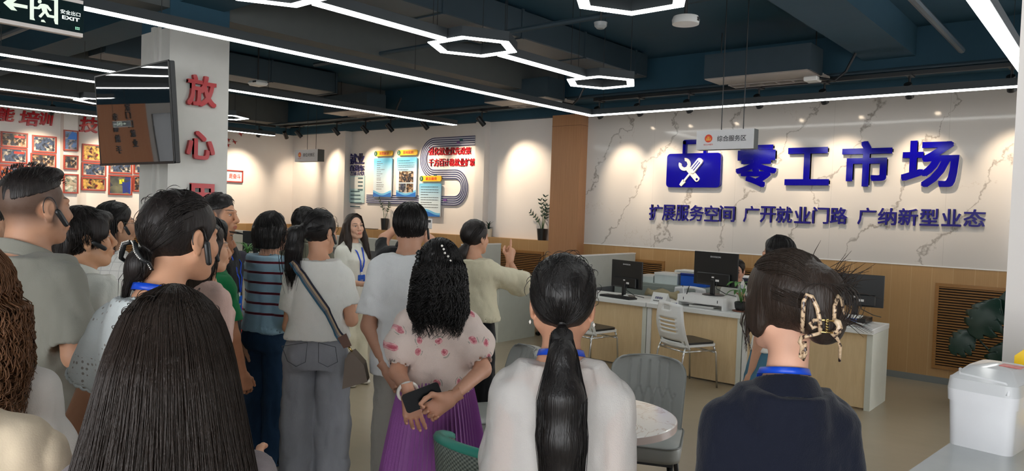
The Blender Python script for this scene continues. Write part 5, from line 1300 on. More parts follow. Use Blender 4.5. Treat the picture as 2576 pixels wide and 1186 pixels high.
# ================================================================== FIGURES: distance-field modelling
def smin(a, b, k):
    if k <= 0: return np.minimum(a, b)
    h = np.maximum(k - np.abs(a - b), 0) / k
    return np.minimum(a, b) - h * h * k * 0.25
class Field:
    """signed distance on a rectilinear (possibly uneven) grid"""
    def __init__(self, xs, ys, zs):
        self.ax = [np.asarray(a, np.float32) for a in (xs, ys, zs)]
        self.F = np.full([len(a) for a in self.ax], 0.12, np.float32)
    def sl(self, lo, hi):
        r = []
        for a, l, h in zip(self.ax, lo, hi):
            i0 = max(0, int(np.searchsorted(a, l)) - 1); i1 = min(len(a), int(np.searchsorted(a, h)) + 1)
            if i1 - i0 < 1: return None
            r.append(slice(i0, i1))
        return tuple(r)
    def pts(self, s):
        return (self.ax[0][s[0]][:, None, None], self.ax[1][s[1]][None, :, None], self.ax[2][s[2]][None, None, :])
    def put(self, fn, lo, hi, k=0.0, op='add', pad=0.06):
        s = self.sl([v - pad for v in lo], [v + pad for v in hi])
        if s is None: return
        d = fn(*self.pts(s)); d = np.broadcast_to(d, self.F[s].shape)
        if op == 'add': self.F[s] = smin(self.F[s], d, k)
        elif op == 'sub': self.F[s] = -smin(-self.F[s], d, k)
        elif op == 'int': self.F[s] = -smin(-self.F[s], -d, k)
    def cone(self, p0, p1, r0, r1, k=0.02, op='add', cap=None, flat=1.0):
        p0, p1 = np.asarray(p0, np.float32), np.asarray(p1, np.float32); d = p1 - p0; L2 = float(d @ d) + 1e-12; r = max(r0, r1)
        dn = d / math.sqrt(L2)
        def fn(x, y, z):
            qx, qy, qz = x - p0[0], y - p0[1], z - p0[2]
            t = np.clip((qx * d[0] + qy * d[1] + qz * d[2]) / L2, 0, 1)
            e = np.sqrt((qx - t * d[0]) ** 2 + ((qy - t * d[1]) * flat) ** 2 + (qz - t * d[2]) ** 2) - (r0 + (r1 - r0) * t)
            if cap: e = np.maximum(e, (x - p1[0]) * dn[0] + (y - p1[1]) * dn[1] + (z - p1[2]) * dn[2])
            return e
        self.put(fn, np.minimum(p0, p1) - r, np.maximum(p0, p1) + r, k, op)
    def ell(self, c, rad, k=0.01, op='add', R=None):
        c = np.asarray(c, np.float32); rad = np.asarray(rad, np.float32); m = float(rad.max())
        def fn(x, y, z):
            qx, qy, qz = x - c[0], y - c[1], z - c[2]
            if R is not None: qx, qy, qz = (R[0][0] * qx + R[1][0] * qy + R[2][0] * qz, R[0][1] * qx + R[1][1] * qy + R[2][1] * qz, R[0][2] * qx + R[1][2] * qy + R[2][2] * qz)
            k0 = np.sqrt((qx / rad[0]) ** 2 + (qy / rad[1]) ** 2 + (qz / rad[2]) ** 2); k1 = np.sqrt((qx / rad[0] ** 2) ** 2 + (qy / rad[1] ** 2) ** 2 + (qz / rad[2] ** 2) ** 2) + 1e-6
            return k0 * (k0 - 1) / k1
        self.put(fn, c - m, c + m, k, op)
    def loft(self, lv, k=0.02, op='add', n=2.3, z0=None, z1=None, off=0.0):
        lv = np.asarray(sorted(lv), np.float64); Z = lv[:, 0]
        zl = Z[0] if z0 is None else z0; zh = Z[-1] if z1 is None else z1
        def fn(x, y, z):
            zz = z.ravel(); a, b, cx, cy = [np.interp(zz, Z, lv[:, i])[None, None, :].astype(np.float32) for i in (1, 2, 3, 4)]
            a = a + off; b = b + off
            q = (np.abs((x - cx) / a) ** n + np.abs((y - cy) / b) ** n) ** (1.0 / n)
            d = (q - 1) * np.minimum(a, b) * np.where(q > 1, 1.0, 0.9)
            return np.maximum(d, np.maximum(zl - z, z - zh))
        am = lv[:, 1].max() + abs(lv[:, 3]).max() + max(off, 0); bm = lv[:, 2].max() + abs(lv[:, 4]).max() + max(off, 0)
        self.put(fn, (-am, -bm, zl), (am, bm, zh), k, op)
    def half(self, p, nrm, k=0.0, lo=None, hi=None):
        """remove everything on the side the normal points to"""
        p = np.asarray(p, float); nrm = np.asarray(nrm, float); nrm = nrm / np.linalg.norm(nrm)
        lo = [a[0] for a in self.ax] if lo is None else lo; hi = [a[-1] for a in self.ax] if hi is None else hi
        self.put(lambda x, y, z: (x - p[0]) * nrm[0] + (y - p[1]) * nrm[1] + (z - p[2]) * nrm[2], lo, hi, k, 'int', 0.0)
    def mesh(self, smooth=1):
        F = self.F; ins = F < 0
        c = np.zeros([n - 1 for n in F.shape], np.int8)
        for i in (0, 1):
            for j in (0, 1):
                for k in (0, 1): c += ins[i:F.shape[0] - 1 + i, j:F.shape[1] - 1 + j, k:F.shape[2] - 1 + k]
        act = np.argwhere((c > 0) & (c < 8))
        if len(act) == 0: return np.zeros((0, 3)), np.zeros((0, 4), int)
        idx = np.full(c.shape, -1, np.int32); idx[tuple(act.T)] = np.arange(len(act))
        acc = np.zeros((len(act), 3)); cnt = np.zeros(len(act))
        cor = [(i, j, k) for i in (0, 1) for j in (0, 1) for k in (0, 1)]
        val = {q: F[act[:, 0] + q[0], act[:, 1] + q[1], act[:, 2] + q[2]] for q in cor}
        co = [[self.ax[d][act[:, d] + s] for s in (0, 1)] for d in range(3)]
        for q in cor:
            for d in range(3):
                if q[d]: continue
                r = list(q); r[d] = 1; r = tuple(r); a, b = val[q], val[r]; m = (a < 0) != (b < 0)
                if not m.any(): continue
                t = a[m] / (a[m] - b[m]); P = np.stack([co[e][q[e]][m] for e in range(3)], 1).astype(np.float64)
                P[:, d] += t * (co[d][1][m] - co[d][0][m]); acc[m] += P; cnt[m] += 1
        V = acc / cnt[:, None]
        faces = []
        for d in range(3):
            e1, e2 = (d + 1) % 3, (d + 2) % 3
            sa = [slice(None)] * 3; sb = [slice(None)] * 3; sa[d] = slice(0, -1); sb[d] = slice(1, None)
            A = ins[tuple(sa)]; B = ins[tuple(sb)]; ch = np.argwhere(A != B)
            ok = (ch[:, e1] > 0) & (ch[:, e2] > 0) & (ch[:, e1] < F.shape[e1] - 1) & (ch[:, e2] < F.shape[e2] - 1); ch = ch[ok]
            q = []
            for (o1, o2) in ((-1, -1), (0, -1), (0, 0), (-1, 0)):
                r = ch.copy(); r[:, e1] += o1; r[:, e2] += o2; q.append(idx[tuple(r.T)])
            q = np.stack(q, 1); fl = A[tuple(ch.T)]; q[~fl] = q[~fl][:, ::-1]; faces.append(q)
        Fc = np.concatenate(faces); Fc = Fc[(Fc >= 0).all(1)]
        for _ in range(smooth): V = relax(V, Fc, 0.5)
        return V, Fc
def relax(V, Fc, w):
    s = np.zeros_like(V); n = np.zeros(len(V))
    for a, b in ((0, 1), (1, 2), (2, 3), (3, 0)):
        for p, q in ((Fc[:, a], Fc[:, b]), (Fc[:, b], Fc[:, a])):
            for d in range(3): s[:, d] += np.bincount(p, V[q, d], len(V))
            n += np.bincount(p, minlength=len(V))
    m = n > 0; V = V.copy(); V[m] = V[m] * (1 - w) + w * s[m] / n[m][:, None]; return V
def vnormals(V, Fc):
    fn = np.cross(V[Fc[:, 2]] - V[Fc[:, 0]], V[Fc[:, 3]] - V[Fc[:, 1]]); N = np.zeros_like(V)
    for i in range(4):
        for d in range(3): N[:, d] += np.bincount(Fc[:, i], fn[:, d], len(V))
    return N / (np.linalg.norm(N, axis=1, keepdims=True) + 1e-12)
def _hash(i, j, k, s):
    h = (i * 374761393 + j * 668265263 + k * 1274126177 + s * 974711) & 0xFFFFFFFF
    h = ((h ^ (h >> 13)) * 1274126177) & 0xFFFFFFFF
    return ((h ^ (h >> 16)) & 0xFFFF) / 65535.0 * 2 - 1
def vnoise(P, s=0):
    P = np.asarray(P, float); I = np.floor(P).astype(np.int64); f = P - I; f = f * f * (3 - 2 * f); r = 0
    for i in (0, 1):
        for j in (0, 1):
            for k in (0, 1):
                w = (f[:, 0] if i else 1 - f[:, 0]) * (f[:, 1] if j else 1 - f[:, 1]) * (f[:, 2] if k else 1 - f[:, 2])
                r = r + w * _hash(I[:, 0] + i, I[:, 1] + j, I[:, 2] + k, s)
    return r
def axis(lo, hi, h, fine=()):
    """grid coordinates with optional finer stretches [(lo, hi, h)]"""
    pts = [lo]
    while pts[-1] < hi:
        x = pts[-1]; st = h
        for (a, b, q) in fine:
            if a - 1e-6 <= x < b: st = q
            elif x < a: st = min(st, max(q, (a - x))) if a - x < h else st
        pts.append(x + st)
    return np.array(pts)
def nrmz(v): v = np.asarray(v, float); return v / (np.linalg.norm(v) + 1e-12)

# ------------------------------------------------------------------ materials of people
def skin_mat():
    n = NT('skin'); at = n.node('ShaderNodeVertexColor'); at.layer_name = 'Col'
    v = n.noise(n.coords(), 40, 3); n.color(n.mix(0.12, at.outputs[0], n.mix(v, (.30, .13, .08), (.75, .52, .40))))
    n.set(Roughness=.5, Specular_IOR_Level=.35); n.bump(n.noise(n.coords(), 260, 2), .05, .002); return n.m
M_SKIN = skin_mat()
def hair_mat(name, c1, c2, rough=.36, sc=(160, 160, 7)):
    n = NT(name); v = n.noise(n.coords(sc), 1.0, 3, .6); n.color(n.mix(v, c1, c2)); n.set(Roughness=rough, Specular_IOR_Level=.30); n.bump(v, .55, .006); return n.m
H_BLACK = hair_mat('black_hair', (.006, .0055, .006), (.016, .013, .012))
H_SOFT = hair_mat('soft_black_hair', (.008, .006, .006), (.024, .018, .016), .42)
H_BROWN = hair_mat('dark_brown_hair', (.012, .008, .006), (.040, .025, .018), .40)
H_AUB = hair_mat('auburn_hair', (.10, .040, .018), (.26, .12, .055), .42, (60, 60, 20))
def cloth(name, c, rough=.85, weave=900.0, amt=.12, var=.10, sheen=.15):
    n = NT(name); v = n.noise(n.coords(), 5, 3); c1 = tuple(x * (1 - var) for x in c); c2 = tuple(min(1, x * (1 + var)) for x in c)
    n.color(n.mix(v, c1, c2)); n.set(Roughness=rough, Specular_IOR_Level=.2, Sheen_Weight=sheen)
    w = n.noise(n.coords((1, 1, 1)), weave * .4, 2); f = n.noise(n.coords((1, 1, .5)), 16, 4, .6); n.bump(n.math('ADD', n.math('MULTIPLY', w, .25), n.math('MULTIPLY', f, 1.0)), amt, .03); return n
# ------------------------------------------------------------------ hands
HANDS = {}
def hand_mesh(pose):
    """right hand: wrist at origin, fingers along +y, thumb towards -x, palm facing -z"""
    if pose in HANDS: return HANDS[pose]
    curls = {'relax': ((18, 22, 14), (24, 28, 18), (28, 32, 20), (32, 36, 22)), 'hold': ((40, 45, 25), (46, 50, 30), (50, 52, 30), (52, 55, 30)),
             'point': ((3, 4, 3), (62, 85, 50), (70, 88, 50), (72, 88, 50)), 'grip': ((60, 62, 35), (64, 64, 36), (66, 66, 36), (68, 68, 36)), 'flat': ((12, 16, 10), (14, 18, 10), (18, 20, 12), (22, 24, 14))}[pose]
    f = Field(axis(-.10, .075, .003), axis(-.05, .21, .003), axis(-.12, .05, .003))
    f.cone((0, -.05, 0), (0, .012, 0), .025, .024, .01)
    f.cone((-.016, .01, 0), (-.026, .085, .002), .016, .014, .02); f.cone((-.004, .01, 0), (-.006, .088, .004), .017, .0145, .02)
    f.cone((.008, .01, 0), (.014, .084, .003), .016, .0135, .02); f.cone((.016, .012, -.002), (.031, .076, 0), .014, .012, .02)
    f.cone((-.02, .02, -.008), (-.034, .045, -.012), .017, .014, .015)
    base = ((-.0275, .086, .002), (-.007, .09, .004), (.0145, .085, .003), (.033, .076, 0)); lens = (.072, .079, .073, .058); rad = (.0088, .0092, .0087, .0077)
    sp = (-.10, -.02, .06, .15)
    for b, L, r, cu, s in zip(base, lens, rad, curls, sp):
        p = np.array(b); a = 0.0
        for i, (fr, c) in enumerate(zip((.45, .31, .26), cu)):
            a += math.radians(c); d = np.array([s * math.cos(a), math.cos(a), -math.sin(a)]); q = p + nrmz(d) * L * fr
            f.cone(p, q, r * (1 - .07 * i), r * (.93 - .09 * i), .006); p = q
    th = {'grip': ((-.45, .5, -.75), (.25, .75, -.6), (.5, .7, -.4)), 'hold': ((-.6, .65, -.55), (.0, .85, -.5), (.25, .9, -.3)), 'point': ((-.35, .7, -.6), (.45, .7, -.5), (.6, .7, -.3))}.get(pose, ((-.6, .75, -.3), (-.3, .95, -.2), (-.15, 1, -.15)))
    p = np.array((-.03, .03, -.010))
    for L, r, d in zip((.042, .034, .028), (.0125, .0105, .0092), th):
        q = p + nrmz(d) * L; f.cone(p, q, r, r * .9, .008); p = q
    HANDS[pose] = f.mesh(1); return HANDS[pose]

# ------------------------------------------------------------------ the figure
FIGS = {}
class Fig:
    def __init__(self, key, label, px, ytop, t, az, sex='f', head=(0, 0, 0), wid=1.0, armL=None, armR=None, hair_c=None, skin=(205, 160, 132), fine=None, S_=None, group=None, face=False, seat=False, lean=(0, 0), nohand=(), shd=0.0):
        P = at_depth(px, ytop, t); self.S = S_ or float(P[2]); s = self.S; self.k = s / 1.65; k = self.k
        self.loc = np.array([P[0], P[1], 0.0 if not seat else P[2] - s]); self.az = view_az(px) + math.radians(az)
        self.root = thing('person', label, 'person', tuple(self.loc), -self.az, group)
        self.sex, self.wid, self.face, self.t = sex, wid, face, t
        self.h = fine or (.0075 if t < 2.3 else .0095 if t < 4.4 else .012)
        self.seat = seat; m = sex == 'm'
        self.shx = (.166 if m else .134) * k * wid; self.shz = (.800 if m else .790) * s - shd; self.shd = shd; self.shy = -.012 * k
        self.R = {}
        # head frame: origin at head centre
        yaw, pit, til = [math.radians(a) for a in head]
        cz = np.array([[math.cos(yaw), math.sin(yaw), 0], [-math.sin(yaw), math.cos(yaw), 0], [0, 0, 1]])       # yaw>0 turns to the figure's right
        cx = np.array([[1, 0, 0], [0, math.cos(pit), -math.sin(pit)], [0, math.sin(pit), math.cos(pit)]])       # pitch>0 looks up
        cyy = np.array([[math.cos(til), 0, math.sin(til)], [0, 1, 0], [-math.sin(til), 0, math.cos(til)]])
        self.HR = cz @ cx @ cyy; self.hs = (1.03 if m else 1.0) * (k ** .5) * 1.0
        self.HC = np.array([lean[0], .012 * k + lean[1], s - .117 * self.hs])
        self.neck0 = np.array([0, -.018 * k, .842 * s - shd * .8]);
        self.skinc = srgb(*skin)
        # arms
        Lu, Lf = .178 * s, .150 * s; self.arms = {}
        for sd, a in (('L', armL), ('R', armR)):
            sg = -1 if sd == 'L' else 1
            if a is None: a = ((sg * .13, -.02, -1), (sg * .03, .22, -1))
            sh = np.array([sg * self.shx, self.shy, self.shz - .012 * k])
            if isinstance(a, dict):
                lp = lambda q: self.tolocal(at_depth(q[0], q[1], t + q[2]))
                e_, w_ = lp(a['e']), lp(a['w']); a = (e_ - sh, w_ - e_) + tuple(a.get('h', ())); Lu = max(.13 * s, min(.19 * s, np.linalg.norm(a[0]))); Lf = max(.11 * s, min(.16 * s, np.linalg.norm(a[1])))
            else: Lu, Lf = .178 * s, .150 * s
            el = sh + nrmz(a[0]) * Lu; wr = el + nrmz(a[1]) * Lf
            self.arms[sd] = (sh, el, wr, a)
        if m: self.body_lv = [(.44, .150, .10, 0, -.005), (.52, .168, .112, 0, -.012), (.58, .158, .108, 0, -.004), (.63, .148, .104, 0, .002), (.70, .156, .112, 0, .002), (.755, .164, .114, 0, -.004), (.785, .150, .10, 0, -.012), (.81, .105, .08, 0, -.016), (.845, .066, .064, 0, -.018)]
        else: self.body_lv = [(.44, .150, .10, 0, -.01), (.52, .166, .112, 0, -.016), (.575, .150, .102, 0, -.008), (.63, .124, .088, 0, 0), (.69, .126, .094, 0, .004), (.735, .132, .104, 0, .010), (.77, .122, .090, 0, -.006), (.80, .088, .075, 0, -.014), (.84, .052, .054, 0, -.018)]
        self.body_lv = [(z * s - shd * min(1, max(0, (z - .58) / .2)), a * k * wid, b * k * (.5 + .5 * wid), cx, cy * k) for z, a, b, cx, cy in self.body_lv]
        self.hipx = .085 * k * wid
        FIGS[key] = self
        self.build_body(nohand)
    def tolocal(self, w):
        d = np.asarray(w, float) - self.loc; c, s_ = math.cos(self.az), math.sin(self.az); return np.array([c * d[0] - s_ * d[1], s_ * d[0] + c * d[1], d[2]])
    def hp(self, p): return self.HC + self.HR @ (np.asarray(p, float) * self.hs)
    def to_head(self, V): return ((V - self.HC) @ self.HR) / self.hs
    def world(self, p):
        c, s_ = math.cos(-self.az), math.sin(-self.az); return np.array([c * p[0] - s_ * p[1], s_ * p[0] + c * p[1], p[2]]) + self.loc
    def head_prims(self, f):
        hs, HR, hp = self.hs, self.HR, self.hp; m = self.sex == 'm'
        E = lambda c, r, k=.012, op='add': f.ell(hp(c), np.array(r) * hs, k, op, HR)
        E((0, -.016, .030), (.0725, .092, .085), .01); E((0, .024, -.030), (.058, .062, .082), .03)
        E((0, .060, -.090), (.026 if m else .022, .024, .020), .025)
        for s in (-1, 1):
            f.cone(hp((s * .054, .002, -.052)), hp((s * .02, .062, -.094)), .019 * hs, .017 * hs, .025)
            E((s * .036, .062, -.028), (.026, .024, .028), .02)
            f.cone(hp((s * .012, .086, .024)), hp((s * .046, .070, .022)), .0085 * hs, .0075 * hs, .014)
            E((s * .032, .094, .006), (.0165, .0135, .0095), .010, 'sub'); E((s * .0315, .0725, .005), (.0145, .0135, .0125), .004)
            E((s * .0115, .098, -.034), (.0085, .010, .008), .006)
            # ear
            E((s * .077, -.008, -.006), (.0085, .019, .031), .006); E((s * .084, -.002, -.004), (.006, .0105, .019), .004, 'sub'); E((s * .076, -.003, -.035), (.006, .009, .010), .006)
        f.cone(hp((0, .088, .014)), hp((0, .109, -.028)), .0075 * hs, .0115 * hs, .012)
        E((0, .086, -.060), (.030, .012, .022), .014)
        E((0, .0985, -.060), (.020, .007, .0048), .004); E((0, .0965, -.0695), (.018, .0075, .0055), .004); E((0, .107, -.0648), (.020, .006, .0016), .003, 'sub')
        rn = (.056 if m else .0455) * self.k
        f.cone(self.neck0 + np.array([0, 0, -.02]), hp((0, -.022, -.055)), rn * 1.12, rn * .98, .03)
    def build_body(self, nohand):
        s, k = self.S, self.k; hc = self.HC
        allp = [p for a in self.arms.values() for p in a[:3]]
        lo = np.min([*allp, (-.25, -.17, 0)], 0) - .06; hi = np.max([*allp, (.25, .2, s)], 0) + .06; lo[2] = -.02; hi[2] = max(hi[2], s + .03)
        hf = .0030 if self.face else .0040
        f = Field(axis(lo[0], hi[0], .0115, ((hc[0] - .11, hc[0] + .11, hf if not self.HR[0][1] else hf),)), axis(lo[1], hi[1], .0115, ((hc[1] - .125, hc[1] + .125, hf),)), axis(lo[2], hi[2], .0115, ((hc[2] - .13, s + .02, hf),)))
        f.loft([(z, a - .010, b - .010, cx, cy) for z, a, b, cx, cy in self.body_lv], .02, z0=.488 * s)
        for sd, (sh, el, wr, a) in self.arms.items():
            m = 1.12 if self.sex == 'm' else 1.0
            f.cone((0, self.shy, .828 * s - self.shd), sh, .036 * k, .040 * k * m, .05)
            f.cone(sh, el, .040 * k * m, .034 * k * m, .02); f.cone(el, wr, .035 * k * m, .0225 * k * m, .02)
        lv = .52 * s
        for sg in (-1, 1):
            if self.seat: f.cone((sg * self.hipx, 0, .50 * s), (sg * self.hipx * 1.2, .40 * k, .50 * s), .075 * k, .05 * k, .03); f.cone((sg * self.hipx * 1.2, .40 * k, .50 * s), (sg * self.hipx * 1.2, .40 * k, .26 * s), .05 * k, .035 * k, .02)
            else:
                f.cone((sg * self.hipx, -.01, .50 * s), (sg * self.hipx * .95, 0, .27 * s), .074 * k, .05 * k, .03); f.cone((sg * self.hipx * .95, 0, .27 * s), (sg * self.hipx * .95, -.02, .045 * s), .048 * k, .035 * k, .02)
                f.cone((sg * self.hipx * .95, -.03, .03), (sg * self.hipx * 1.05, .13 * k, .022), .03, .02, .02)
        self.head_prims(f)
        V, Fc = f.mesh(1)
        # colours, in head space
        H = self.to_head(V); C = np.tile(np.array(self.skinc), (len(V), 1)); x, y, z = np.abs(H[:, 0]), H[:, 1], H[:, 2]
        def paint(mask, col, w=1.0):
            mm = np.clip(mask, 0, 1)[:, None] * w; nonlocal C; C = C * (1 - mm) + np.array(col) * mm
        lipc = np.array(self.skinc) * np.array([.78, .46, .46])
        front = (y > .05).astype(float)
        paint(np.exp(-(((x - .04) / .022) ** 2 + ((z + .03) / .02) ** 2)) * front, np.array(self.skinc) * np.array([1.0, .82, .80]), .5)
        paint((1.25 - ((H[:, 0] / .021) ** 2 + ((z + .0648) / .0105) ** 2)) * 3 * (y > .085), lipc)
        hc_ = np.array([.02, .014, .012])
        bz = .027 + .004 * np.cos((x - .03) / .02); paint((1.0 - ((x - .031) / .021) ** 2 - ((z - bz) / .0048) ** 2) * 2.5 * (y > .055), hc_, .85)
        ez = z - .005; ew = ((x - .0315) / .0145) ** 2
        paint((1.0 - ew - ((ez - .0035) / .0062) ** 2) * 3 * (y > .065), hc_, .8)
        paint((.92 - ew - ((ez + .0008) / .0044) ** 2) * 4 * (y > .068), (.62, .58, .55))
        paint((1.2 - ((x - .0315) / .0062) ** 2 - (ez / .0062) ** 2) * 3 * (y > .07) * (np.abs(ez) < .0052), (.012, .009, .008))
        self.scalp = getattr(self, 'scalp', None)
        # hands
        for sd, (sh, el, wr, a) in self.arms.items():
            if sd in nohand: continue
            pose = a[2] if len(a) > 2 else 'relax'; fd = nrmz(a[3]) if len(a) > 3 else nrmz(wr - el)
            pn = np.array(a[4], float) if len(a) > 4 else np.array([-1.0 if sd == 'R' else 1.0, 0, 0]) * 1.0
            zz = -(pn - fd * (pn @ fd)); zz = nrmz(zz); xx = np.cross(fd, zz)
            hv, hf_ = hand_mesh(pose); hv = hv * .97 * k * (1.08 if self.sex == 'm' else 1.0)
            if sd == 'L': hv = hv * np.array([-1, 1, 1]); hf_ = hf_[:, ::-1]
            W = wr + hv[:, :1] * xx + hv[:, 1:2] * fd + hv[:, 2:] * zz
            Fc = np.concatenate([Fc, hf_ + len(V)]); V = np.concatenate([V, W]); C = np.concatenate([C, np.tile(np.array(self.skinc), (len(W), 1))])
        self.skinV, self.skinF, self.skinC = V, Fc, C
    def finish_body(self, scalp=None):
        C = self.skinC
        if scalp is not None: C = scalp(self.to_head(self.skinV), C)
        o = mesh_obj('body', self.skinV, self.skinF, M_SKIN, self.root, True)
        at = o.data.color_attributes.new('Col', 'FLOAT_COLOR', 'POINT'); at.data.foreach_set('color', np.c_[C, np.ones(len(C))].astype(np.float32).ravel())
        return o
    # ---------------------------------------------------------------- garments
    def cloth_out(self, name, f, m, amp=.004, freq=9.0, seed=1, smooth=1, disp=None):
        V, Fc = f.mesh(smooth)
        if amp > 0:
            N = vnormals(V, Fc); q = V * freq
            w = vnoise(q * np.array([1, 1, .6]) + vnoise(q * .7, seed + 7)[:, None] * .8, seed) * .6 + vnoise(q * np.array([2.2, 2.2, 1.1]) + 9, seed + 1) * .4
            w = np.abs(w) * 2 - .5
            V = V + N * (1.5 * amp * w + .0018 * vnoise(V * np.array([55, 55, 38]), seed + 3))[:, None]
        if disp is not None: V = disp(V, vnormals(V, Fc))
        o = mesh_obj(name, V, Fc, m, self.root, True); return o
    def top(self, m, hem=.50, sleeve=('short', .55), ease=.014, flare=0.0, neck=(.858, .835), puff=0.0, name='shirt', amp=.005, freq=9.0, seed=1, cuff=None, hemw=None, armease=.012, boxy=0.0, disp=None, drop=0, scoop=None):
        s, k, h = self.S, self.k, self.h
        allp = [p for a in self.arms.values() for p in a[:3]] if sleeve[0] != 'none' else []
        lo = np.min([*allp, (-.27, -.2, hem * s)], 0) - .10; hi = np.max([*allp, (.27, .2, .87 * s)], 0) + .10; lo[2] = min(lo[2], hem * s - .03)
        f = Field(axis(lo[0], hi[0], h), axis(lo[1], hi[1], h), axis(lo[2], hi[2], h))
        lv = []
        for z, a, b, cx, cy in self.body_lv:
            q = max(0, (.74 * s - z) / (.74 * s - hem * s)); e = ease * k + flare * k * q
            if boxy: wm = [l for l in self.body_lv if l[0] >= .72 * s][0][1]; a = a * (1 - boxy) + max(a, wm * (1 - .0 * q)) * boxy; b = b * (1 - boxy) + max(b, .105 * k) * boxy
            lv.append((z, a + e, b + e, cx, cy))
        zlo = hem * s
        f.loft(lv, .02, z0=zlo)
        for sd, (sh, el, wr, a) in self.arms.items():
            mm = 1.12 if self.sex == 'm' else 1.0
            f.cone((0, self.shy, .830 * s - self.shd), sh + np.array([0, 0, .0]), .041 * k, .043 * k * mm + armease * .3, .05)
            armz = armease * .72; r0 = .042 * k * mm + armz; 
            if sleeve[0] == 'none': continue
            if sleeve[0] == 'short':
                fr = sleeve[1]; e = sh + (el - sh) * fr
                if puff > 0:
                    mid = sh + (el - sh) * fr * .55; f.cone(sh, mid, r0 + puff * .5, r0 + puff, .04); f.cone(mid, e, r0 + puff, r0 + puff * .25, .03, cap=True)
                    c1 = e + (el - sh) * .10; f.cone(e - (el - sh) * .02, c1, r0 * .98, r0 * .98, .006, cap=True); e = c1
                    f.cone(e - nrmz(el - sh) * .012, e + nrmz(el - sh) * .03, r0 * .86, r0 * .86, .003, 'sub')
                else:
                    r1 = r0 + drop; f.cone(sh, e, r0, r1, .035, cap=True); dn = nrmz(el - sh); f.cone(e - dn * .018, e + dn * .03, r1 - 2.1 * h, r1 - 2.1 * h, .003, 'sub')
            else:
                fr = sleeve[1]; rw = sleeve[2] if len(sleeve) > 2 else .03 * k + armease
                f.cone(sh, el, r0, (r0 + rw) / 2 + .004 + drop, .035); e = el + (wr - el) * fr; f.cone(el, e, (r0 + rw) / 2 + .004 + drop, rw + drop * .3, .03, cap=True)
                dn = nrmz(wr - el); rr = rw + drop * .3; f.cone(e - dn * .02, e + dn * .04, rr - 2.1 * h, rr - 2.1 * h, .003, 'sub')
        # hollow hem
        f.loft([(z, a - .015, b - .015, cx, cy) for z, a, b, cx, cy in lv], .004, 'sub', z0=zlo - .05, z1=zlo + .03)
        # neckline
        zb, zf = neck[0] * s - self.shd * .8, neck[1] * s - self.shd * .8
        f.half((0, -.07 * k, zb), (0, -(zf - zb), .15 * k), .012, lo=(-.14 * k, -.3, zf - .06), hi=(.14 * k, .3, s))
        if scoop: f.ell((0, -.02, scoop[2] * s), (scoop[0], .3, scoop[1]), .008, 'sub')
        rn = (.058 if self.sex == 'm' else .049) * k
        d = nrmz(self.hp((0, -.022, -.055)) - self.neck0)
        f.cone(self.neck0 - d * .01, self.neck0 + d * .1, rn * 1.18, rn * 1.1, .006, 'sub')
        self.topF = f; self.lv = lv
        return self.cloth_out(name, f, m, amp, freq, seed, disp=disp)
    def collar(self, m, h0=-.012, h1=.035, r=1.22, spread=.014, name='collar'):
        s, k = self.S, self.k; rn = (.058 if self.sex == 'm' else .049) * k * r; c = self.neck0
        f = Field(axis(-.13, .13, .0042), axis(-.16, .15, .0042), axis(c[2] - .09, c[2] + .09, .0042))
        def fn(x, y, z):
            tilt = (y - c[1]) * .42; zz = z - c[2] + tilt
            rad = np.sqrt((x * .96) ** 2 + (y - c[1] - .006) ** 2); u = np.clip((zz - h0) / (h1 - h0), 0, 1)
            d1 = np.abs(rad - (rn + .004 - .002 * u)) - .0048
            d2 = np.abs(rad - (rn + .007 + spread * (1 - u))) - .0048
            e = np.maximum(h0 - zz, zz - h1); e = np.maximum(e, (y - c[1]) - .075 + np.abs(x) * .4 - np.abs(x) * 2.2 * (np.abs(x) < 0))
            return np.maximum(np.minimum(d1, d2), e)
        f.put(fn, [a[0] for a in f.ax], [a[-1] for a in f.ax], 0, 'add', 0)
        V, Fc = f.mesh(1); return mesh_obj(name, V, Fc, m, self.root, True)
    def trousers(self, m, wide=.0, waist=.60, hem=.03, name='trousers', amp=.005, seed=3, seatz=None, knee=0.0, spread=1.0):
        s, k, h = self.S, self.k, max(self.h, .009)
        f = Field(axis(-.30, .30, h), axis(-.22, .62 if self.seat else .24, h), axis(-.01, waist * s + .03, h))
        f.loft([(z, a + .010, b + .010, cx, cy) for z, a, b, cx, cy in self.body_lv], .02, z0=.475 * s, z1=waist * s)
        for sg in (-1, 1):
            hx = self.hipx * spread
            if self.seat: f.cone((sg * hx, 0, .49 * s), (sg * hx * 1.2, .40 * k, .50 * s), .09 * k, .065 * k, .03); f.cone((sg * hx * 1.2, .40 * k, .50 * s), (sg * hx * 1.2, .40 * k, .26 * s), .065 * k, .06 * k, .02)
            else:
                r0, r1, r2 = .088 * k, .066 * k + wide * .7, .054 * k + wide
                f.cone((sg * hx, -.012, .495 * s), (sg * hx, .004 + knee, .28 * s), r0, r1, .022); f.cone((sg * hx, .004 + knee, .28 * s), (sg * hx, -.012, hem * s), r1, r2, .03, cap=True)
                f.ell((sg * hx * .9, -.055 * k, .505 * s), (.075 * k, .062 * k, .075 * k), .04)
                f.cone((sg * hx, -.012, hem * s + .02), (sg * hx, -.012, hem * s - .03), r2 - .01, r2 - .01, .003, 'sub')
        self.botF = f
        return self.cloth_out(name, f, m, amp, 8.0, seed)
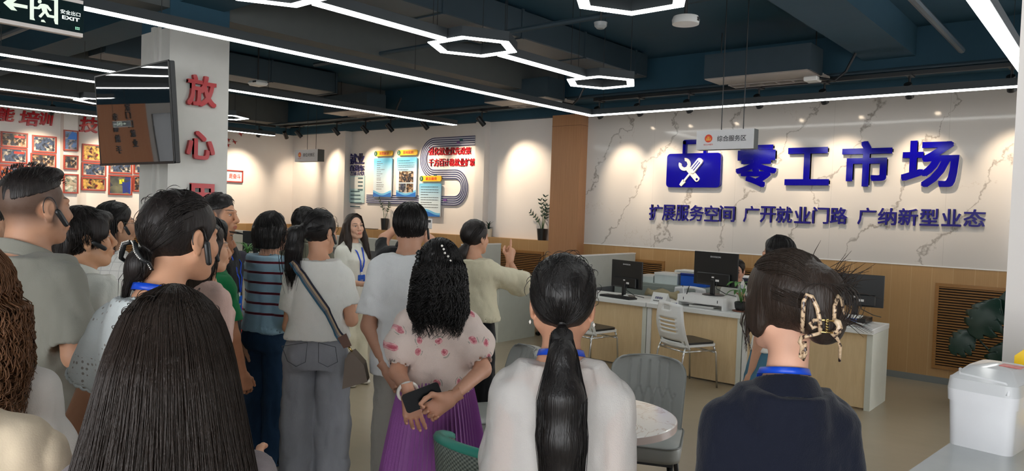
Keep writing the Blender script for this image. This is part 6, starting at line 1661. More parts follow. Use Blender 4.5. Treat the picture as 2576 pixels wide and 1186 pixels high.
    def shoes(self, m, name='shoe', sole=None):
        k = self.k
        for sg in (-1, 1):
            hx = self.hipx * .98; f = Field(axis(sg * hx - .07, sg * hx + .07, .006), axis(-.12, .20, .006), axis(-.005, .10, .006))
            f.cone((sg * hx, -.045, .035), (sg * hx * 1.06, .10 * k, .028), .042, .036, .02); f.cone((sg * hx, -.05, .03), (sg * hx, -.05, .08), .038, .034, .02); f.ell((sg * hx * 1.08, .13 * k, .025), (.042, .05, .026), .02)
            f.half((0, 0, .003), (0, 0, -1)); V, Fc = f.mesh(1); mesh_obj(name, V, Fc, m, self.root, True)
    # ---------------------------------------------------------------- hair
    CAPC, CAPR = np.array([0, -.014, .030]), np.array([.083, .103, .097])
    def cap_pt(self, d, off=0.0):
        d = np.asarray(d, float); d = d / (np.linalg.norm(d, axis=-1, keepdims=True) + 1e-12)
        return (self.CAPC + d * (self.CAPR + off + getattr(self, 'capoff', 0.0))) * self.hs @ self.HR.T + self.HC
    def hair_field(self, extra=0.0, h=None, zlo=None, xw=.16):
        c = self.HC; h = h or (.0055 if self.t < 2.5 else .007 if self.t < 4.6 else .009); zlo = c[2] - .17 if zlo is None else zlo
        f = Field(axis(c[0] - xw, c[0] + xw, h), axis(c[1] - .30, c[1] + .19, h), axis(zlo, c[2] + .19, h)); return f
    def cap(self, f, scale=1.0, face=(.038, .73), k=.012, low=None, back=None):
        hp, hs, HR = self.hp, self.hs, self.HR; self.capoff = max(0, float(np.mean(scale)) - 1) * .095
        f.ell(hp(self.CAPC), self.CAPR * scale * hs, 0.0, 'add', HR)
        n = HR @ np.array([0, 1, -face[1]]); f.half(hp((0, face[0], 0)), n, k)
        if low is not None: f.half(hp((0, 0, low)), HR @ np.array([0, .35, -1.0]), k)
    def strands(self, lines, r=.0011, seg=3, taper=.35):
        """ribbon-like tubes for strands; lines: list of (n,3) arrays in figure space"""
        out_v, out_f, n0 = [], [], 0
        for L in lines:
            L = np.asarray(L); n = len(L); tg = np.gradient(L, axis=0); tg /= np.linalg.norm(tg, axis=1, keepdims=True) + 1e-9
            up = np.array([.31, .77, .55]); a = np.cross(tg, up); a /= np.linalg.norm(a, axis=1, keepdims=True) + 1e-9; b = np.cross(tg, a)
            rr = r * np.interp(np.linspace(0, 1, n), [0, .1, .7, 1], [.7, 1, 1, taper])[:, None]
            for q in range(seg): th = 2 * math.pi * q / seg; out_v.append(L + rr * (math.cos(th) * a + math.sin(th) * b))
            i = np.arange(n - 1)
            for q in range(seg): p = (q + 1) % seg; out_f.append(np.stack([n0 + q * n + i, n0 + p * n + i, n0 + p * n + i + 1, n0 + q * n + i + 1], 1))
            n0 += seg * n
        return np.concatenate(out_v), np.concatenate(out_f)
    def hair_out(self, f, m, lines=None, r=.0012, name='hair', amp=.0025, seed=2, fr=(70, 70, 8)):
        V, Fc = f.mesh(1)
        if amp > 0: N = vnormals(V, Fc); V = V + N * (amp * vnoise(V * np.array(fr), seed))[:, None]
        if lines:
            sv, sf = self.strands(lines, r); Fc = np.concatenate([Fc, sf + len(V)]); V = np.concatenate([V, sv])
        return mesh_obj(name, V, Fc, m, self.root, True)
    def flyaways(self, n, rng, ln=.05):
        L = []
        for i in range(n):
            d = nrmz(rng.normal(size=3) * np.array([1, .8, .5]) + np.array([0, -.3, .8])); t = nrmz(rng.normal(size=3)); t = nrmz(t - d * (t @ d)); s_ = np.linspace(0, 1, 7)[:, None]; L.append(self.cap_pt(d + t * s_ * ln * 9, .002 + .012 * rng.uniform(.2, 1) * np.sin(s_ * 2.6)))
        return L
    def lines_pulled(self, tie, n=260, rng=None, lift=.004, back=None, front=(-.1, 1.0)):
        """strands from the hairline over the cap to the tie point (head space direction)"""
        rng = rng or np.random.default_rng(3); td = nrmz((np.asarray(tie) - self.CAPC) / self.CAPR); L = []
        for i in range(n):
            a = rng.uniform(-1, 1) * math.pi; 
            el = .15 + .75 * (0.5 + .5 * math.cos(a)) - (.55 if abs(a) > 1.9 else 0)     # higher over the forehead, low at the nape
            rd = nrmz((math.sin(a), math.cos(a), el + rng.uniform(0, .35)))
            t = np.linspace(0, 1, 14)[:, None]; q = rd * (1 - t) + td * t; q[:, 2] += (.16 * np.sin(math.pi * t[:, 0])) * (1 if rd[2] > .2 else 0)
            p = self.cap_pt(q, lift * rng.uniform(-.1, .9)); L.append(p)
        return L
    def lines_short(self, n=500, length=.07, rng=None, lift=.006, fmax=.5, down=1.0, lowz=-.55, spread=.3):
        rng = rng or np.random.default_rng(5); L = []
        while len(L) < n:
            d = nrmz(rng.normal(size=3)); 
            if d[2] < lowz or (d[1] > fmax and d[2] < .72 - .2 * (1 - d[1])): continue
            dirn = nrmz(np.array([d[0] * .6, d[1] * .6 + .0, -down]) + rng.normal(size=3) * spread); dirn = dirn - d * (dirn @ d); dirn = nrmz(dirn)
            st = length / .09; t = np.linspace(0, 1, 7)[:, None]; q = d + dirn * t * st
            qq = q / np.linalg.norm(q, axis=1, keepdims=True)
            ok = ~((qq[:, 1] > fmax + .12) & (qq[:, 2] < .55)); 
            if ok.sum() < 4: continue
            L.append(self.cap_pt(q, lift * (.2 + t * rng.uniform(.1, 1.2))))
        return L
    def hloft(self, f, lv, k=.03):
        self.hlv = np.array(sorted(lv)); f.loft(lv, k)
    def lines_hang(self, n, zend, rng, a_lim=2.2, wave=0.0, wfreq=9.0, inward=.0, spreadz=.05, flare=0.0, swing=.10, lift=.004, step=.02):
        """strands from the parting down the outer surface of cap and hanging hair; azimuth 0 = back of the head"""
        L = []; c = self.HC; lv = getattr(self, 'hlv', None); cc = self.hp(self.CAPC); hs = self.hs; R = (self.CAPR + self.capoff) * hs
        for i in range(n):
            a = rng.uniform(-a_lim, a_lim); ph = rng.uniform(0, 6.28); off = lift * rng.uniform(-.2, 1.6); z1 = zend + rng.uniform(-spreadz, spreadz)
            t = np.linspace(0, 1, 5)[:, None]; top = np.array([.05 * rng.normal(), .12, 1.0]); e = np.array([math.sin(a), -math.cos(a), .62]); q = top * (1 - t) + e * t; q[:, 2] += .12 * np.sin(math.pi * t[:, 0]); head = self.cap_pt(q, off)
            m = max(8, int((head[-1][2] - z1) / step)); z = np.linspace(head[-1][2], z1, m + 1)[1:]; s_ = np.linspace(0, 1, m)
            aa = a + swing * np.sin(s_ * 4 + ph) * s_
            sx, sy = np.sin(aa), -np.cos(aa); u = np.clip((z - cc[2]) / R[2], -1, 1); rz = np.sqrt(np.maximum(1 - u * u, 0)); rz = np.where(z < cc[2], 1.0 - (0 if lv is None else .0), rz)
            px_, py_ = cc[0] + R[0] * rz * sx, cc[1] + R[1] * rz * sy
            if lv is not None:
                A, B, CX, CY = [np.interp(z, lv[:, 0], lv[:, j]) for j in (1, 2, 3, 4)]; nn = 2.3; den = (np.abs(sx) ** nn + np.abs(sy) ** nn) ** (1 / nn); lx, ly = CX + A * sx / den, CY + B * sy / den
                up = z > lv[-1, 0]; dz = np.where(z < cc[2] - .5 * R[2], 0, 1.0); rc = np.hypot(px_ - c[0], py_ - c[1] + .02) * dz; rl = np.hypot(lx - c[0], ly - c[1] + .02); w = np.clip((rl - rc) / .012 + .5, 0, 1); w = np.where(up, 0, w)
                px_, py_ = px_ * (1 - w) + lx * w, py_ * (1 - w) + ly * w
            g = 1 + flare * s_ - inward * s_ ** 2; wv = np.minimum(1, s_ * 3)
            h = np.stack([c[0] + (px_ - c[0]) * g + off * sx + wave * np.sin(s_ * wfreq + ph) * wv, c[1] + (py_ - c[1]) * g + off * sy + wave * np.cos(s_ * wfreq * .9 + ph * 1.7) * wv, z + wave * .4 * np.sin(s_ * wfreq * 1.1 + ph)], 1)
            p = np.concatenate([head, h])
            for _ in range(2 if wave < .006 else 1):
                e_ = len(p) if wave < .006 else 12; p[1:e_ - 1] = (p[:e_ - 2] + 2 * p[1:e_ - 1] + p[2:e_]) / 4
            L.append(p)
        return L
    # ---------------------------------------------------------------- worn things
    def surf(self, p, d, f=None, off=.002, dist=.3):
        """march from outside along -d until the garment surface is met"""
        f = f or self.topF; p = np.asarray(p, float); d = nrmz(d)
        for i in range(150):
            q = p - d * dist * i / 150.0
            ii = [int(np.clip(np.searchsorted(a, v), 0, len(a) - 1)) for a, v in zip(f.ax, q)]
            if f.F[tuple(ii)] < .004: return q + d * off
        return p - d * dist * .5
    def ribbon(self, pts, w, th, m, name, parent=None, nrm=None):
        pts = np.asarray(pts, float); tg = np.gradient(pts, axis=0); tg /= np.linalg.norm(tg, axis=1, keepdims=True) + 1e-9; N = np.asarray(nrm, float); N = N - tg * (N * tg).sum(1, keepdims=True); N /= np.linalg.norm(N, axis=1, keepdims=True) + 1e-9; B = np.cross(tg, N)
        return MB().shell(np.stack([pts - B * w / 2, pts, pts + B * w / 2], 1), th, np.repeat(N[:, None], 3, 1)).build(name, m, parent or self.root, True)
    def lanyard(self, badge=True, zback=None, w=.016):
        k, s = self.k, self.S; c = self.neck0; zb = zback or c[2] + .012; rn = (.060 if self.sex == 'm' else .052) * k
        pts, nr = [], []
        for i in range(17):
            a = math.radians(-125 + 250 * i / 16); x, y = math.sin(a), -math.cos(a)
            rr = rn * 1.16; z = zb - .030 * k * (1 - math.cos(a)) * .6
            p = np.array([x * rr, c[1] + y * rr + .012 * (1 - math.cos(a)), z]); pts.append(p); nr.append((x, y, .35))
        lan = self.ribbon(pts, w, .0018, M_LANY, 'lanyard', None, nr)
        if badge:
            zend = .665 * s
            for sg in (-1, 1):
                p0 = pts[0] if sg < 0 else pts[-1]; q = [p0]; nn = [(sg * .5, .6, .4)]
                for i in range(1, 11):
                    t = i / 10; x = p0[0] * (1 - t) + sg * .006 * t; z = p0[2] + (zend - p0[2]) * t; pp = self.surf((x, .32, z), (0, 1, 0), off=.006); q.append(np.array([x, pp[1], z])); nn.append((0, 1, .1))
                q[1] = (q[0] + q[2]) / 2
                self.ribbon(q, w * .95, .0018, M_LANY, 'lanyard_strap', lan, nn)
            yb = self.surf((0, .32, zend - .05), (0, 1, 0), off=.010)[1]
            MB().box(-.008, .008, yb - .002, yb + .005, zend - .025, zend + .004).build('badge_clip', M_TRIM, lan)
            bd = MB().prism([(x, z + zend - .085) for x, z in rrect(-.042, .042, -.062, .062, .006)], 'y', yb - .001, yb + .004).build('badge', M_BADGE, lan)
            text_obj('lettering', '工作证', M_TRIM, (0, yb + .0055, zend - .075), (.040, .013), .01, 0, '+y', bd, 1)
        return lan
    def earpiece(self, sd=1, lean=0.5, L=.055):
        hp = self.hp; m = MB()
        p0 = np.array([sd * .088, .012, -.010]); d = nrmz((sd * .10, lean, -1.0)); a = nrmz(np.cross(d, (sd, 0, 0))); b = np.cross(d, a); P = []
        v = []; n_ = 10
        for (s_, w, th) in ((-.006, .4, .5), (0, .95, .9), (.006, 1, 1), (L - .008, .92, .95), (L - .002, .7, .8), (L, .3, .4)):
            for q in range(n_): an = 2 * math.pi * q / n_; v.append(hp(p0 + d * s_ + a * (.0095 * w * math.cos(an)) + b * (.0065 * th * math.sin(an))))
        f = [(l * n_ + q, l * n_ + (q + 1) % n_, (l + 1) * n_ + (q + 1) % n_, (l + 1) * n_ + q) for l in range(5) for q in range(n_)] + [tuple(range(n_)), tuple(5 * n_ + q for q in range(n_))]
        m.add(v, f); o = m.build('earpiece', M_BLACKP, self.root, True)
        hk = [hp((sd * .088, .012, -.006))] + [hp((sd * (.083 - .004 * math.sin(an)), -.008 + .021 * math.cos(an), -.002 + .034 * math.sin(an))) for an in np.linspace(.3, 3.6, 12)]
        MB().tube(hk, .0016, 6).build('ear_hook', M_BLACKP, o, True); return o
    def glasses(self, m, r=(.024, .021), wire=.0012, lens=True):
        g = MB(); ln = MB(); hp = self.hp
        for s in (-1, 1):
            ring = [hp((s * .033 + r[0] * math.cos(a), .112 - .10 * abs(s * .033 + r[0] * math.cos(a)) ** 1.0 * .35, .002 + r[1] * math.sin(a))) for a in np.linspace(0, 2 * math.pi, 25)]
            g.tube(ring, wire, 6, False); g.tube([hp((s * (.033 + r[0]), .098, .006)), hp((s * .074, .07, .008)), hp((s * .079, 0, .012)), hp((s * .077, -.02, -.004))], wire, 6)
            ln.add([hp((s * .033, .109, .002))] + ring[:-1], [(0, i + 1, (i + 1) % 24 + 1) for i in range(24)])
        g.tube([hp((-.010, .114, .005)), hp((0, .1175, .008)), hp((.010, .114, .005))], wire, 6)
        o = g.build('glasses', m, self.root, True)
        if lens: ln.build('lenses', M_GLASSL, o, True)
        return o
n = NT('lanyard_blue'); n.color(n.mix(n.noise(n.coords(), 20, 2), srgb(10, 62, 190), srgb(24, 82, 214))); n.set(Roughness=.35); M_LANY = n.m
n = NT('badge_blue_print'); n.color(n.mix(n.noise(n.coords(), 14, 3), srgb(10, 50, 170), srgb(40, 120, 226))); n.set(Roughness=.12); M_BADGE = n.m
n = NT('spectacle_glass'); n.set(Base_Color=(.9, .92, .93), Roughness=.02, Transmission_Weight=.95, IOR=1.08); M_GLASSL = n.m
# ================================================================== PEOPLE
def local(fig, w):
    d = np.asarray(w, float) - fig.loc; c, s_ = math.cos(fig.az), math.sin(fig.az)
    return np.array([c * d[0] - s_ * d[1], s_ * d[0] + c * d[1], d[2]])
def c_(name, rgb, **kw): n = cloth(name, srgb(*rgb), **kw); return n.m
M_SHOEB = mat('black_shoe', (.012, .012, .013), .4); M_SHOEW = mat('white_shoe', srgb(216, 212, 200), .5); M_SHOEG = mat('grey_shoe', srgb(120, 120, 120), .6)
M_GOLD = mat('gold_metal', (.75, .55, .22), .25, 1.0); M_PEARL = mat('pearl', srgb(236, 230, 222), .15); M_WIRE = mat('thin_metal_frame', (.25, .24, .22), .3, 1.0)
rg = np.random.default_rng(11); M_PHONE = mat('phone_black_glass', (.004, .004, .005), .3, 0, .05)
def denim(name, a, b):
    n = NT(name); v = n.noise(n.coords((1, 1, .35)), 5, 4, .6); w = n.noise(n.coords((500, 500, 60)), 1, 2)
    n.color(n.mix(n.math('MULTIPLY', w, .35), n.ramp(v, [(.3, srgb(*a)), (.7, srgb(*b))]), srgb(*b))); n.set(Roughness=.9, Specular_IOR_Level=.15); n.bump(n.math('ADD', w, n.noise(n.coords((1, 1, .6)), 10, 3)), .25, .01); return n.m
D_BLUE = denim('dark_blue_denim', (30, 44, 62), (52, 80, 112)); D_GREY = denim('grey_denim', (132, 134, 140), (166, 168, 174)); D_TEAL = denim('teal_blue_denim', (58, 96, 118), (86, 130, 152)); D_MID = denim('mid_blue_denim', (50, 76, 116), (76, 106, 150))
def stub(fig, ztop=.06, dens=.85, front=.05):
    """cropped hair on the sides, a colour of the scalp itself"""
    def fn(H, C):
        x, y, z = np.abs(H[:, 0]), H[:, 1], H[:, 2]
        m = np.clip((z + .072) / .055, 0, 1) * np.clip((front + .45 * np.clip(z, 0, 1) - y) / .02, 0, 1) * (1 - np.clip((.032 - np.hypot(y + .008, z + .006)) / .01, 0, 1) * (x > .06))
        m = (m * dens)[:, None]; return C * (1 - m) + np.array([.012, .010, .010]) * m
    return fn

# ---- man in the grey polo shirt with crew cut
p = Fig('polo', 'man with a crew cut in a grey polo shirt, at the far left', 80, 425, 2.44, 56, 'm', (2, 0, 0), .94, armR={'e': (190, 872, -.10), 'w': (292, 905, .06)}, skin=(196, 146, 116))
f = p.hair_field(zlo=p.HC[2] - .02); p.cap(f, np.array([.90, .912, .96]), (.050, .36), .005, .050)
f.ell(p.hp((0, .040, .105)), np.array([.046, .042, .022]) * p.hs, .025, 'add', p.HR)
L = []
for i in range(520):
    d = nrmz(rg.normal(size=3) * np.array([1, 1, .6]) + np.array([0, .1, 1.0]));
    if d[2] < .45: continue
    a = p.cap_pt(d, .000); b = p.cap_pt(d + np.array([0, .06, .05]) + rg.normal(size=3) * .03, .012); L.append(np.array([a, (a + b) / 2, b]))
p.hair_out(f, H_SOFT, L, .0013, amp=.0012); p.finish_body(stub(p, dens=.9))
M_POLO = c_('grey_polo_cotton', (142, 140, 130), amt=.12)
p.top(M_POLO, .455, ('short', .86), .020, .02, (.862, .835), name='polo_shirt', amp=.006, seed=4, armease=.022, boxy=.7, drop=.012); p.collar(M_POLO, -.02, .030, 1.10, .018)
p.trousers(D_MID, .015, .5); p.shoes(M_SHOEB); p.earpiece(1, .62)

# ---- person in loose white-grey shirt with bowl of short hair
p = Fig('bowl', 'person with short black hair in a loose pale shirt, beside the crew-cut man', 205, 527, 3.0, 52, 'm', (26, 6, 0), .86, skin=(212, 160, 122), face=True)
f = p.hair_field(); p.cap(f, 1.06, (.046, .60), .012, -.075); f.ell(p.hp((0, .055, .075)), np.array([.07, .055, .035]) * p.hs, .02, 'add', p.HR)
for s in (-1, 1): f.ell(p.hp((s * .070, .035, .035)), np.array([.016, .045, .045]) * p.hs, .02, 'add', p.HR)
f.ell(p.hp((0, -.085, -.02)), np.array([.07, .04, .075]) * p.hs, .03, 'add', p.HR)
for s in (-1, 1): f.ell(p.hp((s * .085, -.005, -.012)), np.array([.022, .023, .036]) * p.hs, .004, 'sub', p.HR)
L = p.lines_short(420, .085, rg, .007, .62, 1.0, -.45, .25); p.hair_out(f, H_SOFT, L, .0013, amp=.004, fr=(60, 60, 14)); p.finish_body(stub(p, dens=.5))
M_LINEN = c_('pale_grey_linen', (230, 230, 220), amt=.3)
p.top(M_LINEN, .45, ('long', .9, .04), .028, .03, (.866, .835), name='shirt', amp=.009, freq=8, seed=6, armease=.028, boxy=.6, drop=.012); p.collar(M_LINEN, -.02, .034, 1.14, .02)
p.trousers(c_('beige_cotton', (170, 160, 140)), .02, .5); p.shoes(M_SHOEB); p.earpiece(1, 1.3)

# ---- woman with glasses, white plaid shirt
p = Fig('plaid', 'woman with dark hair and thin round glasses in a white checked shirt', 287, 512, 4.1, 52, 'f', (16, 2, 0), .95, skin=(214, 164, 132))
f = p.hair_field(zlo=1.25); p.cap(f, 1.03, (.030, .62)); f.cone(p.hp((0, -.07, -.02)), p.hp((0, -.075, -.17)), .062, .05, .03)
for s in (-1, 1): f.ell(p.hp((s * .083, -.002, -.012)), np.array([.022, .022, .036]) * p.hs, .004, 'sub', p.HR)
L = p.lines_pulled((0, -.10, -.09), 160, rg) + p.lines_hang(130, p.HC[2] - .19, rg, 1.2, inward=.15); p.hair_out(f, H_BLACK, L, .0014); p.finish_body()
n = cloth('white_check_shirt', srgb(206, 204, 198), amt=.25); x3 = n.xyz(n.coords()); ln_ = n.math('MAXIMUM', n.math('LESS_THAN', n.math('FRACT', n.math('MULTIPLY', x3[0], 22)), .09), n.math('LESS_THAN', n.math('FRACT', n.math('MULTIPLY', x3[2], 22)), .09))
n.color(n.mix(n.math('MULTIPLY', ln_, .4), srgb(210, 208, 202), srgb(140, 140, 140)))
p.top(n.m, .46, ('long', .8, .04), .024, .02, name='shirt', amp=.006, seed=8, armease=.020, drop=.01); p.trousers(D_BLUE, .02, .56); p.shoes(M_SHOEB)
p.glasses(M_WIRE); p.earpiece(1, .5, .05)
pts = [(-.10, .02, 1.0 * p.S * .85), (-.07, -.05, .84 * p.S)]; q = []
for i in range(9): t = i / 8; q.append(p.surf((-.085 - .01 * t, -.4, (.83 - .22 * t) * p.S), (0, -1, 0), off=.004))
p.ribbon(q, .022, .004, M_BLACKP, 'bag_strap', None, [(0, -1, 0)] * 9)

# ---- pink top
p = Fig('pink', 'woman in a pale pink top mostly hidden behind the woman with the bun', 518, 566, 3.55, 58, 'f', (14, 0, 0), 1.05, skin=(222, 170, 136))
f = p.hair_field(zlo=p.HC[2] - .2); p.cap(f, 1.05, (.040, .60)); p.hloft(f, [(p.HC[2] - .19, .075, .07, 0, -.03), (p.HC[2] - .10, .092, .092, 0, -.025), (p.HC[2] + .03, .085, .10, 0, -.012)], .03); f.half(p.hp((0, .042, 0)), p.HR @ np.array([0, 1, -.3]), .01)
L = p.lines_hang(160, p.HC[2] - .17, rg, 2.0, .004, 12, .1); p.hair_out(f, H_BROWN, L, .0014); p.finish_body()
M_PINK = c_('pale_pink_knit', (218, 184, 172), amt=.4); p.top(M_PINK, .52, ('short', .8), .018, .02, (.85, .82), name='top', seed=9); p.trousers(D_BLUE, .02, .56); p.shoes(M_SHOEW); p.earpiece(1, .2, .05)
# ---- green tee
p = Fig('green', 'woman in a green T-shirt between the pink top and the man in black', 538, 554, 4.1, 60, 'f', (10, 0, 0), 1.0, armR=((.22, .10, -1), (-.1, .35, -1)), skin=(200, 140, 104))
f = p.hair_field(zlo=p.HC[2] - .25); p.cap(f, 1.04, (.036, .62)); p.hloft(f, [(p.HC[2] - .23, .06, .05, 0, -.06), (p.HC[2] - .08, .085, .075, 0, -.04), (p.HC[2] + .03, .083, .10, 0, -.014)], .03); f.half(p.hp((0, .03, 0)), p.HR @ np.array([0, 1, -.3]), .01)
p.hair_out(f, H_BLACK, p.lines_hang(120, p.HC[2] - .22, rg, 1.9), .0015); p.finish_body()
p.top(c_('green_cotton', (28, 128, 76), amt=.2), .52, ('short', .72), .020, .02, name='t_shirt', seed=10, armease=.02, drop=.01); p.trousers(c_('black_cotton', (26, 26, 28)), .02, .56); p.shoes(M_SHOEB)
MB().add([p.hp(a) for a in ((-.075, .09, .055), (.075, .09, .055), (.07, .13, .045), (-.07, .13, .045), (-.075, .09, .045), (.075, .09, .045), (.07, .13, .038), (-.07, .13, .038))], [(0, 1, 2, 3), (4, 7, 6, 5), (0, 4, 5, 1), (1, 5, 6, 2), (2, 6, 7, 3), (3, 7, 4, 0)]).build('visor', M_BLACKP, p.root)

# ---- man in black with lanyard
p = Fig('black', 'man in black with a blue lanyard and badge, looking right beside the pillar', 548, 489, 4.45, 112, 'm', (6, -2, 0), .98, skin=(206, 152, 118), face=True)
f = p.hair_field(zlo=p.HC[2] - .06); p.cap(f, np.array([.895, .915, .965]), (.046, .42), .005, .020); f.ell(p.hp((0, .026, .098)), np.array([.050, .038, .020]) * p.hs, .02, 'add', p.HR)
p.hair_out(f, H_BLACK, p.lines_short(200, .03, rg, .004, .55, .3, .2, .6), .0014, amp=.0015); p.finish_body(stub(p, dens=.93, front=.046))
M_BLKC = c_('black_cotton_shirt', (24, 24, 26), amt=.25); p.top(M_BLKC, .44, ('short', .8), .020, .01, (.858, .838), name='shirt', seed=12, amp=.006, armease=.02, drop=.012, boxy=.4); p.trousers(c_('black_trouser', (20, 20, 22)), .02, .52); p.shoes(M_SHOEB); p.lanyard()

# ---- striped jumper
p = Fig('stripe', 'woman with black bob and glasses in a pale blue jumper with dark red stripes', 684, 538, 4.72, 50, 'f', (26, -3, 0), 1.05, armR=((.14, -.02, -1), (-.35, .9, -.45)), armL=((-.1, .1, -1), (.3, .9, -.3)), skin=(216, 166, 138), face=True)
f = p.hair_field(zlo=p.HC[2] - .18); p.cap(f, 1.07, (.046, .55)); p.hloft(f, [(p.HC[2] - .105, .082, .092, 0, -.022), (p.HC[2] - .03, .097, .105, 0, -.018), (p.HC[2] + .03, .088, .108, 0, -.014)], .03); f.half(p.hp((0, .047, 0)), p.HR @ np.array([0, 1, -.15]), .012)
L = p.lines_hang(260, p.HC[2] - .095, rg, 2.15, 0, 9, .12, .05, flare=.05); p.hair_out(f, H_BLACK, L, .0015); p.finish_body()
n = cloth('striped_knit', srgb(132, 164, 180), amt=.2); z_ = n.xyz(n.coords())[2]; fr = n.math('FRACT', n.math('MULTIPLY', z_, 1 / .0645))
st = n.ramp(fr, [(0, srgb(150, 182, 200)), (.70, srgb(130, 26, 44)), (.76, srgb(18, 16, 24)), (.83, srgb(136, 28, 46)), (.89, srgb(18, 16, 24)), (.92, srgb(150, 182, 200))], 'CONSTANT')
low = n.math('LESS_THAN', z_, .60 * p.S); n.color(n.mix(low, st, srgb(150, 182, 200)))
p.top(n.m, .545, ('long', .95, .042), .026, .004, name='jumper', amp=.007, freq=8, seed=13, armease=.024, boxy=.75, drop=.012); p.trousers(D_BLUE, .035, .62); p.shoes(M_SHOEG); p.glasses(M_BLACKP, (.024, .021), .0016)

# ---- ponytail, white tee, grey jeans, striped bag strap
p = Fig('tee', 'woman in white T-shirt and wide grey jeans with a striped strap across her back', 806, 533, 4.15, 10, 'f', (34, -4, 0), .98, armR={'e': (884, 806, .02), 'w': (893, 772, -.24 + .42), 'h': ('grip', (-.15, .45, .9), (-.9, 0, .2))}, armL=((-.1, .12, -1), (.45, .9, .0)), skin=(212, 158, 126))
f = p.hair_field(zlo=1.20); p.cap(f, 1.03, (.040, .66)); tie = (-.02, -.112, .005)
tp = [p.hp(tie), p.hp((-.03, -.155, -.02)), p.hp((-.035, -.165, -.10)), p.hp((-.045, -.15, -.20)), p.hp((-.055, -.135, -.27))]
for i, (a, b) in enumerate(zip((.034, .045, .050, .042), (.045, .050, .042, .014))): f.cone(tp[i], tp[i + 1], a, b, .02)
f.ell(p.hp((.085, -.004, -.008)), np.array([.020, .022, .036]) * p.hs, .004, 'sub', p.HR)
L = p.lines_pulled(tie, 260, rg) + p.flyaways(40, rg)
for i in range(150):
    o = rg.normal(size=3) * .016; L.append(np.array([tp[0] + o * .4, tp[1] + o * 1.4, tp[2] + o * 1.8, tp[3] + o * 1.5 + (0, 0, -.01), tp[4] + o * .9 + (0, 0, rg.uniform(-.05, .02))]))
p.hair_out(f, H_BLACK, L, .0014); p.finish_body()
M_TEE = c_('white_slub_cotton', (234, 233, 226), amt=.3); p.top(M_TEE, .575, ('short', .66), .022, .018, (.862, .835), name='t_shirt', amp=.006, seed=14, armease=.022, boxy=.65, drop=.014)
p.trousers(D_GREY, .046, .625, .02, amp=.009, name='jeans', spread=1.16); p.shoes(M_SHOEW)
pk = MB()
for sg in (-1, 1):
    Q = []
    for a, b in ((-.055, .045), (.055, .045), (.05, -.06), (0, -.085), (-.05, -.06), (-.055, .045)):
        q = p.surf((sg * .085 + a, -.4, .545 * p.S + b), (0, -1, 0), p.botF, .006); Q.append(q)
    pk.tube(Q, .0018, 5)
pk.build('pocket_stitching', mat('denim_stitch', srgb(84, 86, 92), .9), bpy.data.objects[p.root.children[-1].name] if False else p.root)
p.earpiece(1, .4, .055)
bag = thing('crossbody_bag', 'brown crossbody bag on a striped strap, at the hip of the woman in grey jeans', 'bag', tuple(p.loc), -p.az)
q = []; nn = []
a0, a1 = np.array([-.115, .838 * p.S]), np.array([.185, .590 * p.S])
for i in range(19):
    t = i / 18; x = a0[0] + (a1[0] - a0[0]) * t; z = a0[1] + (a1[1] - a0[1]) * t - .012 * math.sin(math.pi * t); s_ = p.surf((x, -.4, z), (0, -1, 0), off=.004); q.append(s_); nn.append((.15 * t, -1, .12))
q = np.array(q); q[:, 1] = np.convolve(np.r_[q[:2, 1], q[:, 1], q[-2:, 1]], np.ones(5) / 5, 'valid') - .004
tg = np.gradient(q, axis=0); tg /= np.linalg.norm(tg, axis=1, keepdims=True); N = np.array(nn); N /= np.linalg.norm(N, axis=1, keepdims=True); B = np.cross(tg, N); sp_ = MB()
for j in range(4): sp_.mat(j); o0, o1 = -.022 + j * .011, -.011 + j * .011; sp_.shell(np.stack([q + B * o0, q + B * o1], 1), .003, np.repeat(N[:, None], 2, 1))
sp_.build('strap', [mat('strap_navy', srgb(26, 30, 50), .7), mat('strap_beige', srgb(176, 152, 122), .7), mat('strap_grey', srgb(112, 110, 112), .7), mat('strap_teal', srgb(34, 84, 108), .7)], bag, False)
M_BROWN = mat('brown_leather', srgb(96, 62, 46), .45); M_TAUPE = mat('taupe_leather', srgb(106, 92, 80), .4)
MB().prism([(q[-1][0] - .035, q[-1][2] + .02), (q[-1][0] + .01, q[-1][2] + .045), (q[-1][0] + .04, q[-1][2] - .02), (q[-1][0] + .0, q[-1][2] - .035)], 'y', q[-1][1] - .008, q[-1][1] + .004).build('strap_end_tab', M_BROWN, bag)
bc = q[-1] + np.array([.055, -.01, -.14])
MB().prism([(bc[0] - .05, bc[2] - .10), (bc[0] + .08, bc[2] - .06), (bc[0] + .06, bc[2] + .03), (bc[0] - .0, bc[2] + .09), (bc[0] - .04, bc[2] + .06)], 'y', bc[1] - .05, bc[1] + .05).build('bag_body', M_TAUPE, bag)
MB().prism([(bc[0] + .06, bc[2] + .03), (bc[0] + .0, bc[2] + .095), (bc[0] - .03, bc[2] + .08), (bc[0] + .05, bc[2] - .005)], 'y', bc[1] - .056, bc[1] + .056).build('bag_flap', M_TAUPE, bag)
MB().tube([(q[-1][0] + .02, q[-1][1], q[-1][2] - .02), (bc[0] - .01, bc[1], bc[2] + .09)], .006, 8).build('ring', M_GOLD, bag, True)
# bottle in her raised hand
sh, el, wr, a = p.arms['R']; hc = p.world(wr + nrmz((-.2, .5, .8)) * .08 + np.array([-.035, .01, .03])); bt = thing('water_bottle', 'clear water bottle with red cap held up by the woman in grey jeans', 'bottle', tuple(hc))
MB().lathe((0, 0), [(.026, -.10), (.029, -.09), (.029, .03), (.024, .05), (.012, .075), (.0115, .085)], 18).build('body', M_BOTTLE, bt, SM); MB().lathe((0, 0), [(.0145, .083), (.0145, .103)], 14).build('cap', M_REDP, bt, SM); MB().lathe((0, 0), [(.0294, -.03), (.0294, .01)], 18).build('label_band', M_TRIM, bt, SM)

